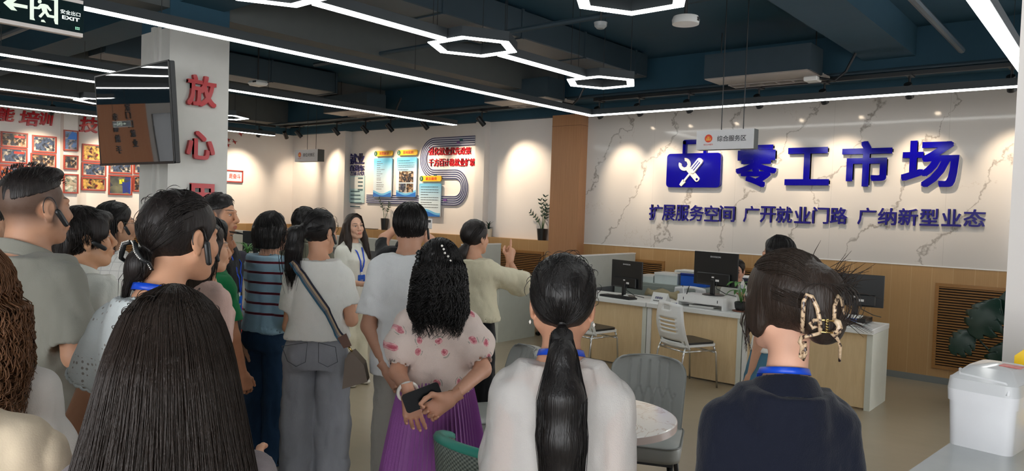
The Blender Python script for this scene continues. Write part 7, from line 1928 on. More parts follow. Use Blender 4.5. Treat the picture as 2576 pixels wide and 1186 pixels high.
# ---- man in olive behind
p = Fig('olive', 'man in an olive shirt seen from behind between the striped jumper and the ponytail', 768, 523, 5.5, 24, 'm', (10, 0, 0), .98, skin=(200, 150, 122))
f = p.hair_field(zlo=p.HC[2] - .08); p.cap(f, np.array([1.0, .99, 1.02]), (.046, .5), .01, -.035); p.hair_out(f, H_BLACK, p.lines_short(160, .04, rg, .004, .5, .8, -.2), .0016); p.finish_body(stub(p, dens=.7))
M_OLV = c_('olive_cotton', (124, 122, 104)); p.top(M_OLV, .45, ('short', .8), .02, .02, name='polo_shirt', seed=15, boxy=.6); p.collar(M_OLV, -.015, .03, 1.12, .015); p.trousers(c_('dark_trouser', (34, 36, 42)), .015, .5); p.shoes(M_SHOEB)

# ---- woman with phone facing us
p = Fig('guide', 'woman with long brown hair facing us in a white top with lanyard, holding a phone', 890, 540, 7.05, 138, 'f', (14, 3, 6), 1.0, armR=((.03, .12, -1), (-.30, 1.0, .0), 'hold', (-.5, .9, .1), (-.2, .1, 1)), armL=((-.05, .22, -1), (.45, .95, .10), 'hold', (.5, .8, .15), (.3, .1, 1)), skin=(222, 176, 150), face=True)
f = p.hair_field(zlo=p.HC[2] - .36, xw=.2); p.cap(f, 1.03, (.034, .20))
for s in (-1, 1): f.cone(p.hp((s * .070, .0, .03)), p.hp((s * .085, .015, -.12)), .030, .036, .02); f.cone(p.hp((s * .085, .015, -.12)), p.hp((s * .10, .06, -.31)), .036, .018, .02)
p.hloft(f, [(p.HC[2] - .26, .11, .04, 0, -.09), (p.HC[2] - .1, .10, .05, 0, -.07), (p.HC[2] + .02, .085, .07, 0, -.03)], .03)
L = []
for i in range(120):
    s = rg.choice((-1, 1)); x = rg.uniform(.0, 1); L.append(np.array([p.hp((s * .01, .06 - .1 * x, .127)), p.hp((s * .055, .06 - .09 * x, .095)), p.hp((s * .080, .045 - .08 * x, .02)), p.hp((s * (.088 + .012 * x), .035 - .05 * x, -.10)), p.hp((s * (.10 + .02 * x), .07 - .06 * x, -.22)), p.hp((s * (.10 + .02 * x), .085 - .06 * x, -.30 - .04 * x))]))
p.hair_out(f, H_BROWN, L, .002); p.finish_body()
M_WTOP = c_('white_crepe', (226, 225, 214), amt=.25); p.top(M_WTOP, .49, ('short', .98), .026, .03, (.855, .825), name='blouse', seed=16, amp=.006, armease=.022, drop=.012); p.trousers(c_('cream_cotton', (210, 204, 180)), .055, .56, .03); p.shoes(M_SHOEW); p.lanyard(); p.earpiece(1, .3, .04)
hw_ = (p.arms['R'][2] + p.arms['L'][2]) / 2; hc = p.world(hw_ + np.array([0, .10, .045]))
ph = thing('mobile_phone', 'mobile phone held in both hands by the woman facing us', 'phone', tuple(hc), -p.az); MB().box(-.038, .038, -.075, .075, 0, .008, .003).build('casing', mat('lilac_case', srgb(150, 150, 180), .3), ph).rotation_euler = (.5, 0, 0); MB().box(-.034, .034, -.07, .07, .0082, .0088).build('screen', M_SCREEN, ph).rotation_euler = (.5, 0, 0)

# ---- man taking a photo, black clothes
p = Fig('photo', 'man in a black shirt raising both arms, mostly hidden behind the white T-shirt', 1028, 530, 5.35, 6, 'm', (0, 0, 0), 1.0, armL={'e': (966, 601, .20), 'w': (1006, 566, .34), 'h': ('grip', (.5, .3, .6), (.3, .9, 0))}, armR={'e': (1082, 606, .20), 'w': (1052, 572, .34), 'h': ('grip', (-.5, .3, .6), (-.3, .9, 0))}, skin=(206, 152, 122))
f = p.hair_field(zlo=p.HC[2] - .08); p.cap(f, 1.0, (.046, .5), .01, -.04); p.hair_out(f, H_BLACK, None); p.finish_body(stub(p))
p.top(M_BLKC, .44, ('short', .75), .02, .01, name='shirt', seed=17, boxy=.5, drop=.012); p.collar(M_BLKC, -.015, .03, 1.12, .015); p.trousers(c_('black_trouser_two', (18, 19, 22)), .03, .5); p.shoes(M_SHOEB)
hw_ = (p.arms['R'][2] + p.arms['L'][2]) / 2; hc = p.world(np.array([.05, hw_[1] + .10, p.HC[2] + .02])); ph = thing('mobile_phone', 'pale phone held up beside the head of the man in the white T-shirt', 'phone', tuple(hc), -p.az); MB().box(-.09, .09, -.004, .004, -.04, .04, .003).build('casing', M_WHITEP, ph); MB().box(.05, .08, -.006, -.004, .01, .03).build('camera_lens', M_BLACKP, ph)

# ---- man in white tee
p = Fig('white', 'man in a white T-shirt and grey trousers seen from behind, hands behind his back', 1034, 514, 4.0, 4, 'm', (6, 0, 0), .90, armL=((-.16, -.10, -1), (.45, -.34, -.85), 'relax', (.6, -.2, -.6), (0, -1, .2)), armR=((.16, -.10, -1), (-.45, -.34, -.85), 'relax', (-.6, -.2, -.6), (0, -1, .2)), skin=(186, 138, 112))
f = p.hair_field(zlo=p.HC[2] - .12); p.cap(f, np.array([1.03, 1.02, 1.06]), (.05, .55), .012, -.072); 
for s in (-1, 1): f.ell(p.hp((s * .083, -.004, -.012)), np.array([.020, .022, .036]) * p.hs, .004, 'sub', p.HR)
p.hair_out(f, H_BLACK, p.lines_short(480, .07, rg, .005, .5, 1.0, -.5, .2), .0014, amp=.002); p.finish_body(stub(p, dens=.5))
M_WT = c_('white_cotton', (226, 228, 228), amt=.25); p.top(M_WT, .47, ('short', .82), .020, .02, (.856, .835), name='t_shirt', seed=18, amp=.007, armease=.024, boxy=.65, drop=.014); p.trousers(c_('grey_linen', (170, 168, 160), amt=.3), .045, .5, .02, amp=.009); p.shoes(M_SHOEB); p.earpiece(1, .1, .055)

# ---- floral blouse, purple pleated skirt
p = Fig('floral', 'woman with curly hair in a floral blouse and purple skirt, phone behind her back', 1108, 610, 3.05, 0, 'f', (8, -6, 0), .93,
        armL={'e': (1008, 908, -.08), 'w': (1036, 960, -.24), 'h': ('relax', (.25, -.1, -1), (.2, -1, 0))}, armR={'e': (1203, 898, -.06), 'w': (1122, 968, -.26), 'h': ('hold', (-.80, -.06, -.45), (-.12, -1, .05))}, skin=(208, 152, 124))
f = p.hair_field(zlo=p.HC[2] - .26, xw=.19); p.cap(f, 1.05, (.045, .6)); p.hloft(f, [(p.HC[2] - .215, .075, .035, .0, -.085), (p.HC[2] - .16, .098, .055, 0, -.068), (p.HC[2] - .06, .096, .082, 0, -.045), (p.HC[2] + .03, .09, .10, 0, -.02)], .03); f.half(p.hp((0, .03, 0)), p.HR @ np.array([0, 1, -.1]), .012)
L = p.lines_hang(800, p.HC[2] - .215, rg, 2.1, .014, 27, -.05, .05, flare=.10, step=.009, swing=.25) + p.lines_pulled((0, -.09, .02), 160, rg, .006)
p.hair_out(f, H_BLACK, L, .0017, amp=.008, fr=(34, 34, 26), seed=5); p.finish_body()
n = cloth('floral_georgette', srgb(226, 206, 196), amt=.3, rough=.6)
vec0 = n.coords(); sx3 = n.xyz(vec0); cb = n.node('ShaderNodeCombineXYZ'); n.link(n.math('ADD', sx3[0], n.math('MULTIPLY', sx3[1], .6)), cb.inputs[0]); n.link(sx3[2], cb.inputs[1]); vec = cb.outputs[0]; nz = n.node('ShaderNodeTexNoise'); nz.inputs['Scale'].default_value = 22; n.link(vec, nz.inputs['Vector'])
vo = n.node('ShaderNodeTexVoronoi'); vo.voronoi_dimensions = '2D'; vo.inputs['Scale'].default_value = 11.0; vo.inputs['Randomness'].default_value = .8; n.link(vec, vo.inputs['Vector'])
sc_ = n.node('ShaderNodeSeparateColor'); n.link(vo.outputs['Color'], sc_.inputs[0]); on = n.math('GREATER_THAN', sc_.outputs[0], .16)
dd = n.math('MULTIPLY_ADD', nz.outputs[0], .22, n.math('SUBTRACT', vo.outputs['Distance'], .11)); fl = n.math('MULTIPLY', on, n.math('LESS_THAN', dd, .16)); core = n.math('MULTIPLY', on, n.math('LESS_THAN', dd, .075))
lf = n.math('MULTIPLY', n.math('LESS_THAN', n.math('ABSOLUTE', n.math('SUBTRACT', dd, .235)), .028), n.math('MULTIPLY', on, n.math('GREATER_THAN', nz.outputs[0], .54)))
col = n.mix(n.math('MULTIPLY', lf, .6), srgb(226, 206, 196), srgb(128, 128, 118)); ptl = n.ramp(n.noise(vec, 90, 2), [(.4, srgb(196, 84, 104)), (.62, srgb(236, 172, 176))])
col = n.mix(n.math('MULTIPLY', fl, .85), col, ptl); col = n.mix(n.math('MULTIPLY', core, .6), col, srgb(186, 60, 84)); n.color(col)
p.top(n.m, .615, ('short', .80), .022, .022, (.852, .83), puff=.030, name='blouse', amp=.007, freq=10, seed=20, boxy=.45)
# pleated skirt
def pleated(fig, z0, z1, a0, b0, a1, b1, m, npl=66, dep=.016):
    nu, nv = npl * 4, 26; rows = []
    for j in range(nv):
        t = j / (nv - 1); z = z0 + (z1 - z0) * t; e = t ** .8; a, b = a0 + (a1 - a0) * e, b0 + (b1 - b0) * e; row = []
        for i in range(nu + 1):
            th = 2 * math.pi * i / nu; ph = (i % 4) / 4; tri = (0, 1, .55, .15)[i % 4]; d = dep * (.35 + .65 * t) * (tri - .4) + .010 * t * math.sin(5 * th + 1) + .008 * t * math.sin(11 * th)
            row.append(((a + d) * math.cos(th), (b + d) * math.sin(th) - .012 - .0 * t, z))
        rows.append(row)
    return MB().shell(rows, .0015).build('skirt', m, fig.root, math.radians(25))
M_PUR2 = c_('purple_satin', (152, 88, 160), rough=.45, amt=.1, sheen=.3)
pleated(p, .645 * p.S, .10 * p.S, .146 * p.k, .116 * p.k, .29, .24, M_PUR2)
p.shoes(M_SHOEB)
w0 = p.arms['L'][2]; d = nrmz(w0 - p.arms['L'][1]); u = nrmz(np.cross(d, (0, 1, .2))); v_ = np.cross(d, u)
MB().tube([w0 - d * .02 + (u * math.cos(a) + v_ * math.sin(a)) * .037 for a in np.linspace(0, 2 * math.pi, 33)], .007, 8, False).build('bangle', M_PEARL, p.root, True)
w1 = p.arms['R'][2]; d = nrmz(w1 - p.arms['R'][1]); u = nrmz(np.cross(d, (0, 1, .2))); v_ = np.cross(d, u)
MB().tube([w1 - d * .012 + (u * math.cos(a) + v_ * math.sin(a)) * .0275 for a in np.linspace(0, 2 * math.pi, 33)], .0011, 6, False).build('thin_bracelet', M_GOLD, p.root, True)
cl = MB()
for (x, z) in ((-.075, .035), (-.07, .02), (-.078, .05), (-.065, .005)): cl.lathe(tuple(p.cap_pt(nrmz((x, -.06, z - .02)), .016)), [(.004, -.012), (.013, 0), (.004, .012)], 8)
cl.build('flower_clip', M_BLACKP, p.root, True)
pr = MB()
for i, (x, z) in enumerate(((.018, .06), (.024, .045), (.028, .03), (.05, .005), (.03, -.012), (-.085, -.03), (.040, .02))):
    c = p.cap_pt(nrmz((x * 1.2, -.085, z)), .014); pr.lathe(tuple(c), [(.001, -.005), (.004, -.003), (.005, 0), (.004, .003), (.001, .005)], 8)
pr.build('hair_pearls', M_PEARL, p.root, True)
pc = p.world(local(p, at_depth(1063, 1001, 2.745))); ph = thing('mobile_phone', 'black mobile phone held behind the purple skirt', 'phone', tuple(pc), -p.az)
o = MB().prism(rrect(-.072, .072, -.036, .036, .012), 'y', -.004, .004).build('casing', M_PHONE, ph); o.rotation_euler = (-.1, math.radians(-21), .1); o2 = MB().prism(rrect(-.068, .068, -.032, .032, .010), 'y', -.0048, -.0042).build('screen', M_PHONE, ph); o2.rotation_euler = o.rotation_euler
FLORAL = p

# ---- pointing woman
p = Fig('point', 'woman in a loose beige knit top and black trousers pointing up with her hand', 1196, 556, 5.15, 18, 'f', (26, 0, 0), 1.0, armR={'e': (1308, 712, .10), 'w': (1285, 664, .16), 'h': ('point', (.14, .15, 1.0), (-.85, .3, .1))}, armL=((-.1, .15, -1), (.5, .8, 0)), skin=(206, 154, 124))
f = p.hair_field(zlo=p.HC[2] - .3); p.cap(f, 1.03, (.040, .64)); tie = (-.01, -.09, -.075)
tp = [p.hp(tie), p.hp((-.02, -.115, -.11)), p.hp((-.03, -.11, -.18)), p.hp((-.025, -.105, -.23))]
for i, (a, b) in enumerate(zip((.030, .036, .036), (.036, .036, .012))): f.cone(tp[i], tp[i + 1], a, b, .02)
L = p.lines_pulled(tie, 200, rg)
for i in range(80): o = rg.normal(size=3) * .014; L.append(np.array([tp[0] + o * .4, tp[1] + o * 1.3, tp[2] + o * 1.5, tp[3] + o + (0, 0, rg.uniform(-.04, .02))]))
p.hair_out(f, H_SOFT, L, .0015); p.finish_body()
p.top(c_('beige_knit', (216, 208, 180), amt=.3), .575, ('long', .12, .075), .030, .02, (.858, .83), name='knit_top', amp=.008, freq=8, seed=22, armease=.034, boxy=.7, drop=.020); p.trousers(c_('black_wide_trouser', (20, 20, 24)), .045, .625, .02); p.shoes(M_SHOEB)

# ---- seated clerk
p = Fig('clerk', 'seated woman clerk looking down behind the monitor on the riser', 1856, 655, 8.25, 196, 'f', (-4, -16, 0), .98, armL=((-.18, .40, -1), (.05, .75, 1.0), 'grip', (.2, .5, 1), (.9, .2, 0)), armR=((.18, .45, -1), (-.45, .95, .15)), skin=(208, 158, 134), face=True, S_=1.60, seat=True)
f = p.hair_field(zlo=p.HC[2] - .12); p.cap(f, 1.02, (.036, .26)); f.ell(p.hp((0, -.09, -.05)), np.array([.05, .04, .05]), .02); p.hair_out(f, H_BLACK, p.lines_pulled((0, -.10, -.05), 120, rg), .0016); p.finish_body()
M_WS = c_('white_shirt', (214, 214, 208), amt=.25); p.top(M_WS, .50, ('long', .85, .04), .02, .0, (.85, .81), name='shirt', seed=24, amp=.006); p.collar(M_WS, -.02, .03, 1.12, .018); p.trousers(M_BLKC, 0, .55); CLERK = p
wl = p.world(p.arms['L'][2] + nrmz((.2, .5, 1)) * .08); ph = thing('mobile_phone', 'silver phone held up in front of the seated clerk', 'phone', tuple(wl), -p.az + .4); MB().box(-.035, .035, -.004, .004, -.03, .10, .003).build('casing', mat('silver_case', srgb(206, 208, 212), .25, .4), ph).rotation_euler = (.3, .45, 0)
ch = copy_tree(bpy.data.objects['office_chair']); ch.location = (p.loc[0], p.loc[1] + .06, 0); ch.rotation_euler = (0, 0, -p.az); ch['label'] = 'dark navy office chair under the seated clerk'; ch['group'] = 'navy office chairs'; bpy.data.objects['office_chair']['group'] = 'navy office chairs'

# ---- woman behind the navy blazer
p = Fig('denim', 'woman with straight black hair in a denim skirt, mostly hidden behind the navy blazer', 1962, 598, 4.6, -52, 'f', (-12, -6, 0), 1.0, skin=(212, 160, 130))
f = p.hair_field(zlo=p.HC[2] - .28); p.cap(f, 1.04, (.036, .6)); p.hloft(f, [(p.HC[2] - .26, .075, .05, 0, -.06), (p.HC[2] - .08, .088, .08, 0, -.04), (p.HC[2] + .03, .085, .10, 0, -.014)], .03); f.half(p.hp((0, .036, 0)), p.HR @ np.array([0, 1, -.3]), .01)
p.hair_out(f, H_BLACK, p.lines_hang(200, p.HC[2] - .24, rg, 1.95), .0015); p.finish_body()
p.top(M_TEE, .56, ('short', .8), .02, .01, name='blouse', seed=25); 
ff = Field(axis(-.3, .3, .011), axis(-.27, .27, .011), axis(.25 * p.S, .66 * p.S, .011)); ff.loft([(.26 * p.S, .22, .17, 0, -.01), (.45 * p.S, .195, .145, 0, -.012), (.55 * p.S, .170, .122, 0, -.012), (.625 * p.S, .138, .10, 0, 0)], .02); p.cloth_out('skirt', ff, D_TEAL, .012, 9, 26); p.shoes(M_SHOEW)

# ---- woman with the bun, white lace blouse, large in front
p = Fig('lace', 'woman with a clipped low bun, white lace blouse and blue lanyard', 414, 487, 1.98, 44, 'f', (10, -3, 0), 1.0, lean=(0, .05), armL=((-.46, -.06, -1), (.06, .22, -1)), armR=((.14, .05, -1), (-.2, .8, -.4)), skin=(216, 160, 126))
f = p.hair_field(zlo=p.HC[2] - .24); p.cap(f, 1.025, (.044, .72), .010)
f.half(p.hp((0, -.03, -.075)), p.HR @ np.array([0, .25, -1]), .015)
f.ell(p.hp((-.015, -.108, -.075)), np.array([.036, .034, .042]) * p.hs, .02, 'add', p.HR); f.cone(p.hp((-.03, -.118, -.10)), p.hp((-.045, -.120, -.155)), .016, .007, .02)
for s in (-1, 1): f.ell(p.hp((s * .084, -.003, -.010)), np.array([.020, .023, .038]) * p.hs, .004, 'sub', p.HR)
tie = (-.012, -.108, -.06); L = p.lines_pulled(tie, 620, rg, .003) + p.flyaways(40, rg)
for i in range(150): o = rg.normal(size=3) * .010; c = p.hp((-.015, -.108, -.075)); an = np.linspace(0, 5, 12)[:, None]; rr = .030 + .008 * rg.random(); L.append(c + np.concatenate([rr * np.cos(an + i), .02 * np.sin(an * .5 + i), rr * 1.15 * np.sin(an + i)], 1) + o * .3)
for i in range(60): o = rg.normal(size=3) * .006; L.append(np.array([p.hp((-.02, -.115, -.09)) + o, p.hp((-.035, -.122, -.125)) + o * 1.3, p.hp((-.048, -.122, -.165 - .02 * rg.random())) + o * .8]))
p.hair_out(f, H_SOFT, L, .0010, amp=.0015); p.finish_body()
n = cloth('white_eyelet_lace', srgb(206, 212, 212), amt=.25); vec = n.coords(); vo = n.node('ShaderNodeTexVoronoi'); vo.inputs['Scale'].default_value = 62; vo.inputs['Randomness'].default_value = .35; n.link(vec, vo.inputs['Vector'])
band = n.math('GREATER_THAN', n.noise(n.coords((1, 1, 1.4)), 7.5, 2), .50); hole = n.math('MULTIPLY', band, n.math('LESS_THAN', vo.outputs['Distance'], .24))
n.color(n.mix(n.math('MULTIPLY', hole, .75), srgb(208, 214, 214), srgb(120, 106, 96)))
M_LACE = n.m; p.top(M_LACE, .50, ('short', .50), .024, .03, (.846, .826), name='lace_blouse', amp=.006, freq=9, seed=30, armease=.024, drop=.016, boxy=.3)
# scalloped trims of neckline and sleeve
sc = MB(); rn = .052 * p.k
ringp = []
for i in range(56):
    a = 2 * math.pi * i / 55; x, y = math.sin(a), -math.cos(a); r = rn * 1.30; z = .846 * p.S - .012 - .022 * (1 - math.cos(a)); ringp.append(np.array([x * r, p.neck0[1] + y * r + .008, z + .004 * abs(math.sin(i * 1.57))]))
sc.tube(ringp, [.0035 + .0016 * (i % 2) for i in range(56)], 6, False); sc.build('neckline_trim', M_LACE, p.root, True)
sh, el, wr, a = p.arms['L']; e = sh + (el - sh) * .50; d = nrmz(el - sh); u = nrmz(np.cross(d, (0, 1, .1))); v_ = np.cross(d, u); r0 = .042 * p.k + .024 * .72 + .016
MB().tube([e + (u * math.cos(t) + v_ * math.sin(t)) * (r0 - .002) + d * (.004 * abs(math.sin(t * 12))) for t in np.linspace(0, 2 * math.pi, 97)], .004, 6, False).build('sleeve_trim', M_LACE, p.root, True)
p.trousers(D_MID, .03, .56); p.shoes(M_SHOEW); p.earpiece(1, .12, .060); p.lanyard(True, p.neck0[2] + .032, .019)
# black claw clip with crystal edge
ck = MB(); cr = MB(); c0 = np.array([-.005, -.132, -.045])
for s in (-1, 1):
    A = [c0 + np.array(q) for q in ((s * .006, -.006, .028), (s * .022, -.012, .022), (s * .030, -.012, .002), (s * .042, -.006, -.014), (s * .050, .010, -.022), (s * .050, .022, -.040))]
    ck.tube([p.hp(q) for q in A], [.006, .007, .0075, .006, .005, .003], 8)
    for i in range(22):
        t = i / 21 * (len(A) - 1); j = min(int(t), len(A) - 2); q = A[j] + (A[j + 1] - A[j]) * (t - j) + np.array([0, -.007, .003]); cr.lathe(tuple(p.hp(q)), [(.0004, -.0022), (.0022, 0), (.0004, .0022)], 6)
clp = ck.build('claw_clip', M_BLACKP, p.root, True); cr.build('crystals', M_PEARL, clp)
LACE = p

# ---- woman with the low ponytail and sheer white top (front centre)
p = Fig('tail', 'woman with a long low ponytail and sheer white top at front centre', 1420, 650, 1.86, -2, 'f', (4, -2, 0), .90, armL=((-.12, -.02, -1), (.02, .12, -1)), armR=((.12, -.02, -1), (-.02, .2, -1)), skin=(206, 150, 120))
f = p.hair_field(zlo=p.HC[2] - .52, h=.006); p.cap(f, 1.03, (.030, .66), .010); tie = (.004, -.100, -.068)
f.half(p.hp((0, -.03, -.082)), p.HR @ np.array([0, .15, -1]), .015)
tp = [np.array(q) for q in (p.hp(tie), p.hp((.008, -.128, -.115)), p.hp((.012, -.150, -.21)), p.hp((.014, -.148, -.31)), p.hp((.018, -.140, -.41)), p.hp((.020, -.135, -.50)))]
for i, (a, b) in enumerate(zip((.021, .030, .050, .052, .043), (.030, .050, .052, .043, .020))): f.cone(tp[i], tp[i + 1], a, b, .02, flat=1.0)
for s in (-1, 1): f.ell(p.hp((s * .084, -.002, -.012)), np.array([.020, .022, .036]) * p.hs, .004, 'sub', p.HR)
L = p.lines_pulled(tie, 900, rg, .003) + p.flyaways(50, rg)
def tail_line(rr):
    a = rg.uniform(0, 6.28); o = np.array([math.cos(a), math.sin(a) * .8, 0]) * rr; w = (.02, .030, .052, .054, .046, .030); j = rg.normal(size=(6, 3)) * .003
    pts = np.array([tp[i] + o * w[i] for i in range(6)]) + j; pts[5, 2] += rg.uniform(-.08, .05); t = np.linspace(0, 5, 18); return np.stack([np.interp(t, range(6), pts[:, d]) for d in range(3)], 1)
L += [tail_line(rg.uniform(.85, 1.08)) for i in range(800)] + [tail_line(rg.uniform(1.03, 1.18)) for i in range(24)]
p.hair_out(f, H_BLACK, L, .0009, amp=.0015); p.finish_body()
MB().lathe((0, 0), [(.020, -.016), (.026, -.012), (.027, 0), (.025, .012), (.019, .015)], 20).xf(Matrix.Translation(Vector(tp[0] + np.array([.001, -.006, -.006]))) @ Matrix.Rotation(.45, 4, 'X')).build('hair_tie', mat('black_elastic', (.010, .009, .009), .8), p.root, True)
n = cloth('sheer_white_linen', srgb(214, 210, 206), amt=.3); tr = n.node('ShaderNodeBsdfTransparent'); mx = n.node('ShaderNodeMixShader'); mx.inputs[0].default_value = .66; n.link(tr.outputs[0], mx.inputs[1]); n.link(n.b.outputs[0], mx.inputs[2]); n.link(mx.outputs[0], n.n['Material Output'].inputs[0])
p.top(n.m, .47, ('long', .98, .034), .026, .03, (.850, .826), name='sheer_top', amp=.007, freq=9, seed=32, armease=.026, boxy=.45, drop=.012)
p.top(c_('white_camisole', (226, 222, 218)), .47, ('none',), .012, .016, (.815, .79), name='camisole', amp=.0, scoop=(.098, .12, .845))
p.trousers(c_('beige_trouser', (196, 186, 168)), .03, .56); p.shoes(M_SHOEW); p.lanyard(True, p.neck0[2] + .030)
m = MB().lathe(tuple(p.hp((-.082, -.005, -.052))), [(.001, -.005), (.0035, 0), (.001, .005)], 8).lathe(tuple(p.hp((.082, -.005, -.052))), [(.001, -.005), (.0035, 0), (.001, .005)], 8); m.build('earrings', M_PEARL, p.root)

# ---- navy blazer, claw clip
p = Fig('navy', 'woman in a navy jacket with a leopard-print claw clip in her hair', 1984, 648, 1.82, -14, 'f', (-26, -6, 0), .92, shd=.06, skin=(222, 170, 144))
f = p.hair_field(zlo=p.HC[2] - .16, xw=.19, h=.0055); p.cap(f, 1.10, (.044, .60), .010)
for s in (-1, 1): f.ell(p.hp((s * .076, .012, -.03)), np.array([.018, .030, .055]) * p.hs, .02, 'add', p.HR)
f.half(p.hp((0, -.03, -.098)), p.HR @ np.array([0, .2, -1]), .015)
f.ell(p.hp((.02, -.110, -.040)), np.array([.058, .040, .055]) * p.hs, .03, 'add', p.HR); f.ell(p.hp((.025, -.105, .035)), np.array([.052, .040, .052]) * p.hs, .03, 'add', p.HR)
for s in (-1, 1): f.cone(p.hp((s * .078, .030, .01)), p.hp((s * .080, .050, -.085)), .012, .004, .015)
L = p.lines_pulled((.02, -.115, -.01), 800, rg, .004)
for i in range(90):   # spiky ends fanning out over the clip
    b = p.hp((.05 + .015 * rg.normal(), -.105 + .015 * rg.normal(), .045 + .02 * rg.normal())); d = p.HR @ nrmz((.85 + .3 * rg.normal(), -.15 + .3 * rg.normal(), .35 + .45 * rg.normal())); ln = rg.uniform(.04, .085); L.append(np.array([b, b + d * ln * .5 + (0, 0, .004), b + d * ln]))
for i in range(40): b = p.hp((.02 + .02 * rg.normal(), -.14, .0)); an = np.linspace(0, 3.5, 10)[:, None]; L.append(b + np.concatenate([.045 * np.cos(an + i), .008 * np.sin(an), .05 * np.sin(an + i)], 1))
for s in (-1, 1):
    for i in range(26): L.append(np.array([p.hp((s * .076, .045 + .01 * rg.normal(), .02)), p.hp((s * .080, .055 + .01 * rg.normal(), -.05)), p.hp((s * .078, .055 + .014 * rg.normal(), -.105 - .02 * rg.random()))]))
for i in range(10): b = p.hp((.045, -.12, -.03)); d = p.HR @ nrmz((1, -.1, -.25 + .1 * rg.normal())); L.append(np.array([b, b + d * .04, b + d * (.08 + .03 * rg.random()) + (0, 0, -.01)]))
p.hair_out(f, H_BROWN, L, .0010, amp=.002); p.finish_body()
M_NAVYJ = c_('navy_jacket_cloth', (15, 20, 36), amt=.2, rough=.8, weave=700); p.top(M_NAVYJ, .45, ('long', .98, .045), .030, .02, (.852, .82), name='jacket', amp=.006, freq=7, seed=34, armease=.030, boxy=.5, drop=.008); p.collar(M_NAVYJ, -.055, .006, 1.22, .030, 'jacket_collar'); p.trousers(c_('navy_trouser', (22, 26, 44)), .03, .5); p.shoes(M_SHOEB); p.lanyard(True, p.neck0[2] + .040)
n = NT('leopard_acetate'); v = n.noise(n.coords(), 95, 2, .5); n.color(n.ramp(v, [(.40, srgb(58, 40, 38)), (.47, srgb(196, 166, 134)), (.7, srgb(226, 200, 168))])); n.set(Roughness=.2); M_LEO = n.m
def cpt(px, py, dt=0.0): return local(p, at_depth(px, py, 1.70 + dt))
ck = MB()
ck.tube([cpt(*q) for q in ((2018, 838, .02), (2020, 790, 0), (2022, 758, 0), (2030, 742, 0), (2042, 746, -.005), (2056, 775, -.01), (2062, 806, -.012), (2064, 836, -.01))], .0052, 8)
ck.tube([cpt(*q) for q in ((2062, 806, -.012), (2048, 806, -.015), (2038, 815, -.015), (2044, 826, -.015), (2056, 820, -.015))], .0042, 8)
ck.tube([cpt(*q) for q in ((2018, 850, .0), (2030, 846, -.008), (2052, 842, -.012), (2064, 838, -.01))], .0042, 8)
ck.tube([cpt(*q) for q in ((2018, 845, .0), (2012, 862, .0), (2018, 872, .0), (2014, 898, .01), (2020, 905, .01), (2026, 890, .0), (2024, 860, .0))], .0048, 8)
ck.tube([cpt(*q) for q in ((2098, 808, -.005), (2100, 770, .0), (2108, 745, .01), (2116, 752, .015), (2120, 790, .02), (2116, 830, .02), (2106, 840, 0), (2094, 836, -.008))], .0048, 8)
ck.tube([cpt(*q) for q in ((2098, 806, -.005), (2108, 812, -.012), (2112, 824, -.012), (2102, 838, -.012), (2094, 840, -.008), (2106, 852, 0), (2114, 872, .01), (2112, 910, .025))], [.006, .008, .008, .007, .005, .004, .004, .003], 8)
clp = ck.build('claw_clip', M_LEO, p.root, True)
ck = MB(); ck.tube([cpt(2064, 806, -.014), cpt(2098, 808, -.012)], .0022, 6); ck.tube([cpt(2064, 836, -.014), cpt(2096, 838, -.012)], .0022, 6)
ck.tube([cpt(2080, 804 + i * 1.6, -.016) + np.array([.004 * math.cos(i * 1.5), .004 * math.sin(i * 1.5), 0]) for i in range(22)], .0014, 5); ck.build('clip_spring', M_GOLD, clp, True)

# ---- long dark hair in the very front
p = Fig('long', 'woman nearest the camera with very long dark hair over a grey-mauve shirt', 434, 748, 1.27, 6, 'f', (4, -4, 0), 1.0, skin=(206, 154, 126))
c = p.HC; f = p.hair_field(zlo=c[2] - .62, xw=.30, h=.0065); p.cap(f, 1.04, (.036, .6), .012)
HL = [(c[2] - .60, .205, .062, .012, -.125), (c[2] - .45, .185, .072, .008, -.12), (c[2] - .30, .158, .080, .004, -.10), (c[2] - .17, .130, .088, .0, -.07), (c[2] - .06, .108, .098, 0, -.035), (c[2] + .03, .090, .103, 0, -.018)]
p.hloft(f, HL, .03); f.half((0, c[1] + .045, c[2]), (0, 1, 0), .012)
L = p.lines_hang(2600, c[2] - .575, rg, 1.75, .0035, 7, swing=.14, spreadz=.02, lift=.006) + p.flyaways(40, rg, .03)
hb = hair_mat('front_dark_brown_hair', (.011, .0075, .006), (.030, .018, .013), .40, (200, 200, 5))
p.hair_out(f, hb, L, .0008, amp=.004, fr=(60, 60, 3)); p.finish_body()
p.top(c_('mauve_grey_cotton', (128, 118, 120), amt=.25), .5, ('long', .9, .04), .024, .02, (.856, .83), name='shirt', seed=36, armease=.024, drop=.01); p.trousers(D_BLUE, .03, .56); p.shoes(M_SHOEW)

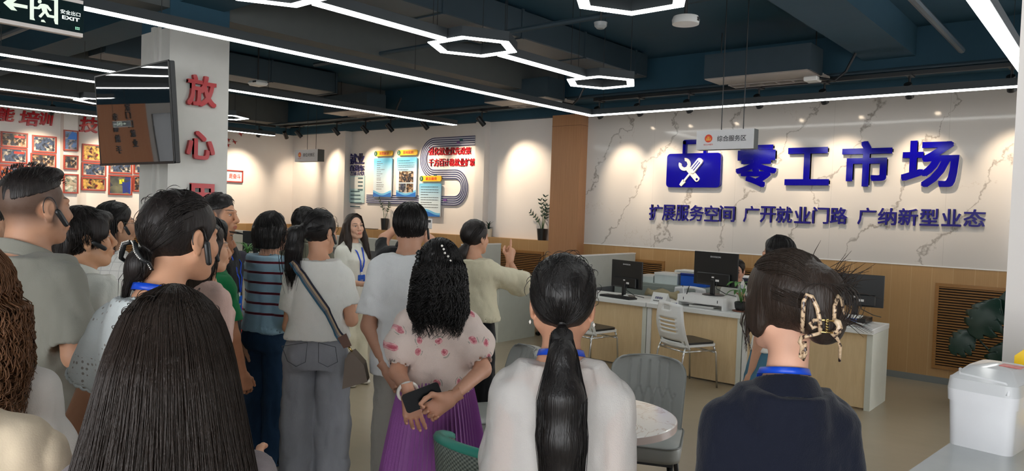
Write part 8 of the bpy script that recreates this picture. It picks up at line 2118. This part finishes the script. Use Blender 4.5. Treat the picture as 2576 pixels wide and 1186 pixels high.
# ---- white blouse with auburn curls, at the left edge
p = Fig('auburn', 'woman with curly auburn hair in a thin white blouse at the left edge', -78, 622, 1.75, 20, 'f', (10, 0, 0), 1.0, armR=((.20, .02, -1), (-.2, .7, -.6)), skin=(216, 166, 140))
c = p.HC; f = p.hair_field(zlo=c[2] - .30, xw=.22); p.cap(f, 1.06, (.036, .6)); p.hloft(f, [(c[2] - .24, .105, .05, .01, -.09), (c[2] - .15, .122, .08, 0, -.06), (c[2] - .02, .110, .10, 0, -.03)], .03); f.half(p.hp((0, .03, 0)), p.HR @ np.array([0, 1, -.1]), .012)
L = p.lines_hang(800, c[2] - .23, rg, 2.1, .017, 30, -.05, .06, flare=.10, step=.009, swing=.3); p.hair_out(f, H_AUB, L, .0016, amp=.008, fr=(36, 36, 36), seed=9); p.finish_body()
p.top(c_('thin_white_voile', (214, 206, 200), amt=.12), .50, ('short', .95), .026, .03, (.856, .83), name='blouse', seed=38, armease=.03, drop=.02, amp=.008); p.trousers(c_('stone_trouser', (160, 150, 136)), .03, .56); p.shoes(M_SHOEW)
# ---- cream jacket at the bottom left edge
p = Fig('cream', 'person in a cream long-sleeved jacket cut by the lower left edge, elbow bent', -185, 645, 1.22, 15, 'f', (0, 0, 0), 1.10, armR=((.20, .02, -1), (-.25, .8, -.25)), skin=(216, 166, 140))
f = p.hair_field(zlo=p.HC[2] - .2); p.cap(f, 1.04, (.036, .6)); f.cone(p.hp((0, -.08, 0)), p.hp((0, -.08, -.15)), .06, .04, .03); p.hair_out(f, H_BROWN, None); p.finish_body()
p.top(c_('cream_crepe', (214, 196, 170), amt=.10), .5, ('long', .75, .05), .028, .02, (.856, .83), name='jacket', seed=39, armease=.03, amp=.009, drop=.014); p.trousers(c_('taupe_trouser', (120, 110, 98)), .03, .56); p.shoes(M_SHOEW)
# ---- far left partial figure
p = Fig('edge', 'dark-haired person with glasses barely visible at the left edge behind the grey polo', -40, 488, 3.6, 40, 'f', (0, 0, 0), 1.0, skin=(210, 160, 130))
f = p.hair_field(zlo=p.HC[2] - .2); p.cap(f, 1.05, (.036, .6)); f.cone(p.hp((0, -.07, 0)), p.hp((0, -.07, -.13)), .06, .05, .03); p.hair_out(f, H_BLACK, None); p.finish_body(); p.top(M_BLKC, .5, ('short', .9), name='shirt', seed=40); p.trousers(D_BLUE, .02, .56); p.shoes(M_SHOEB); p.glasses(M_BLACKP)
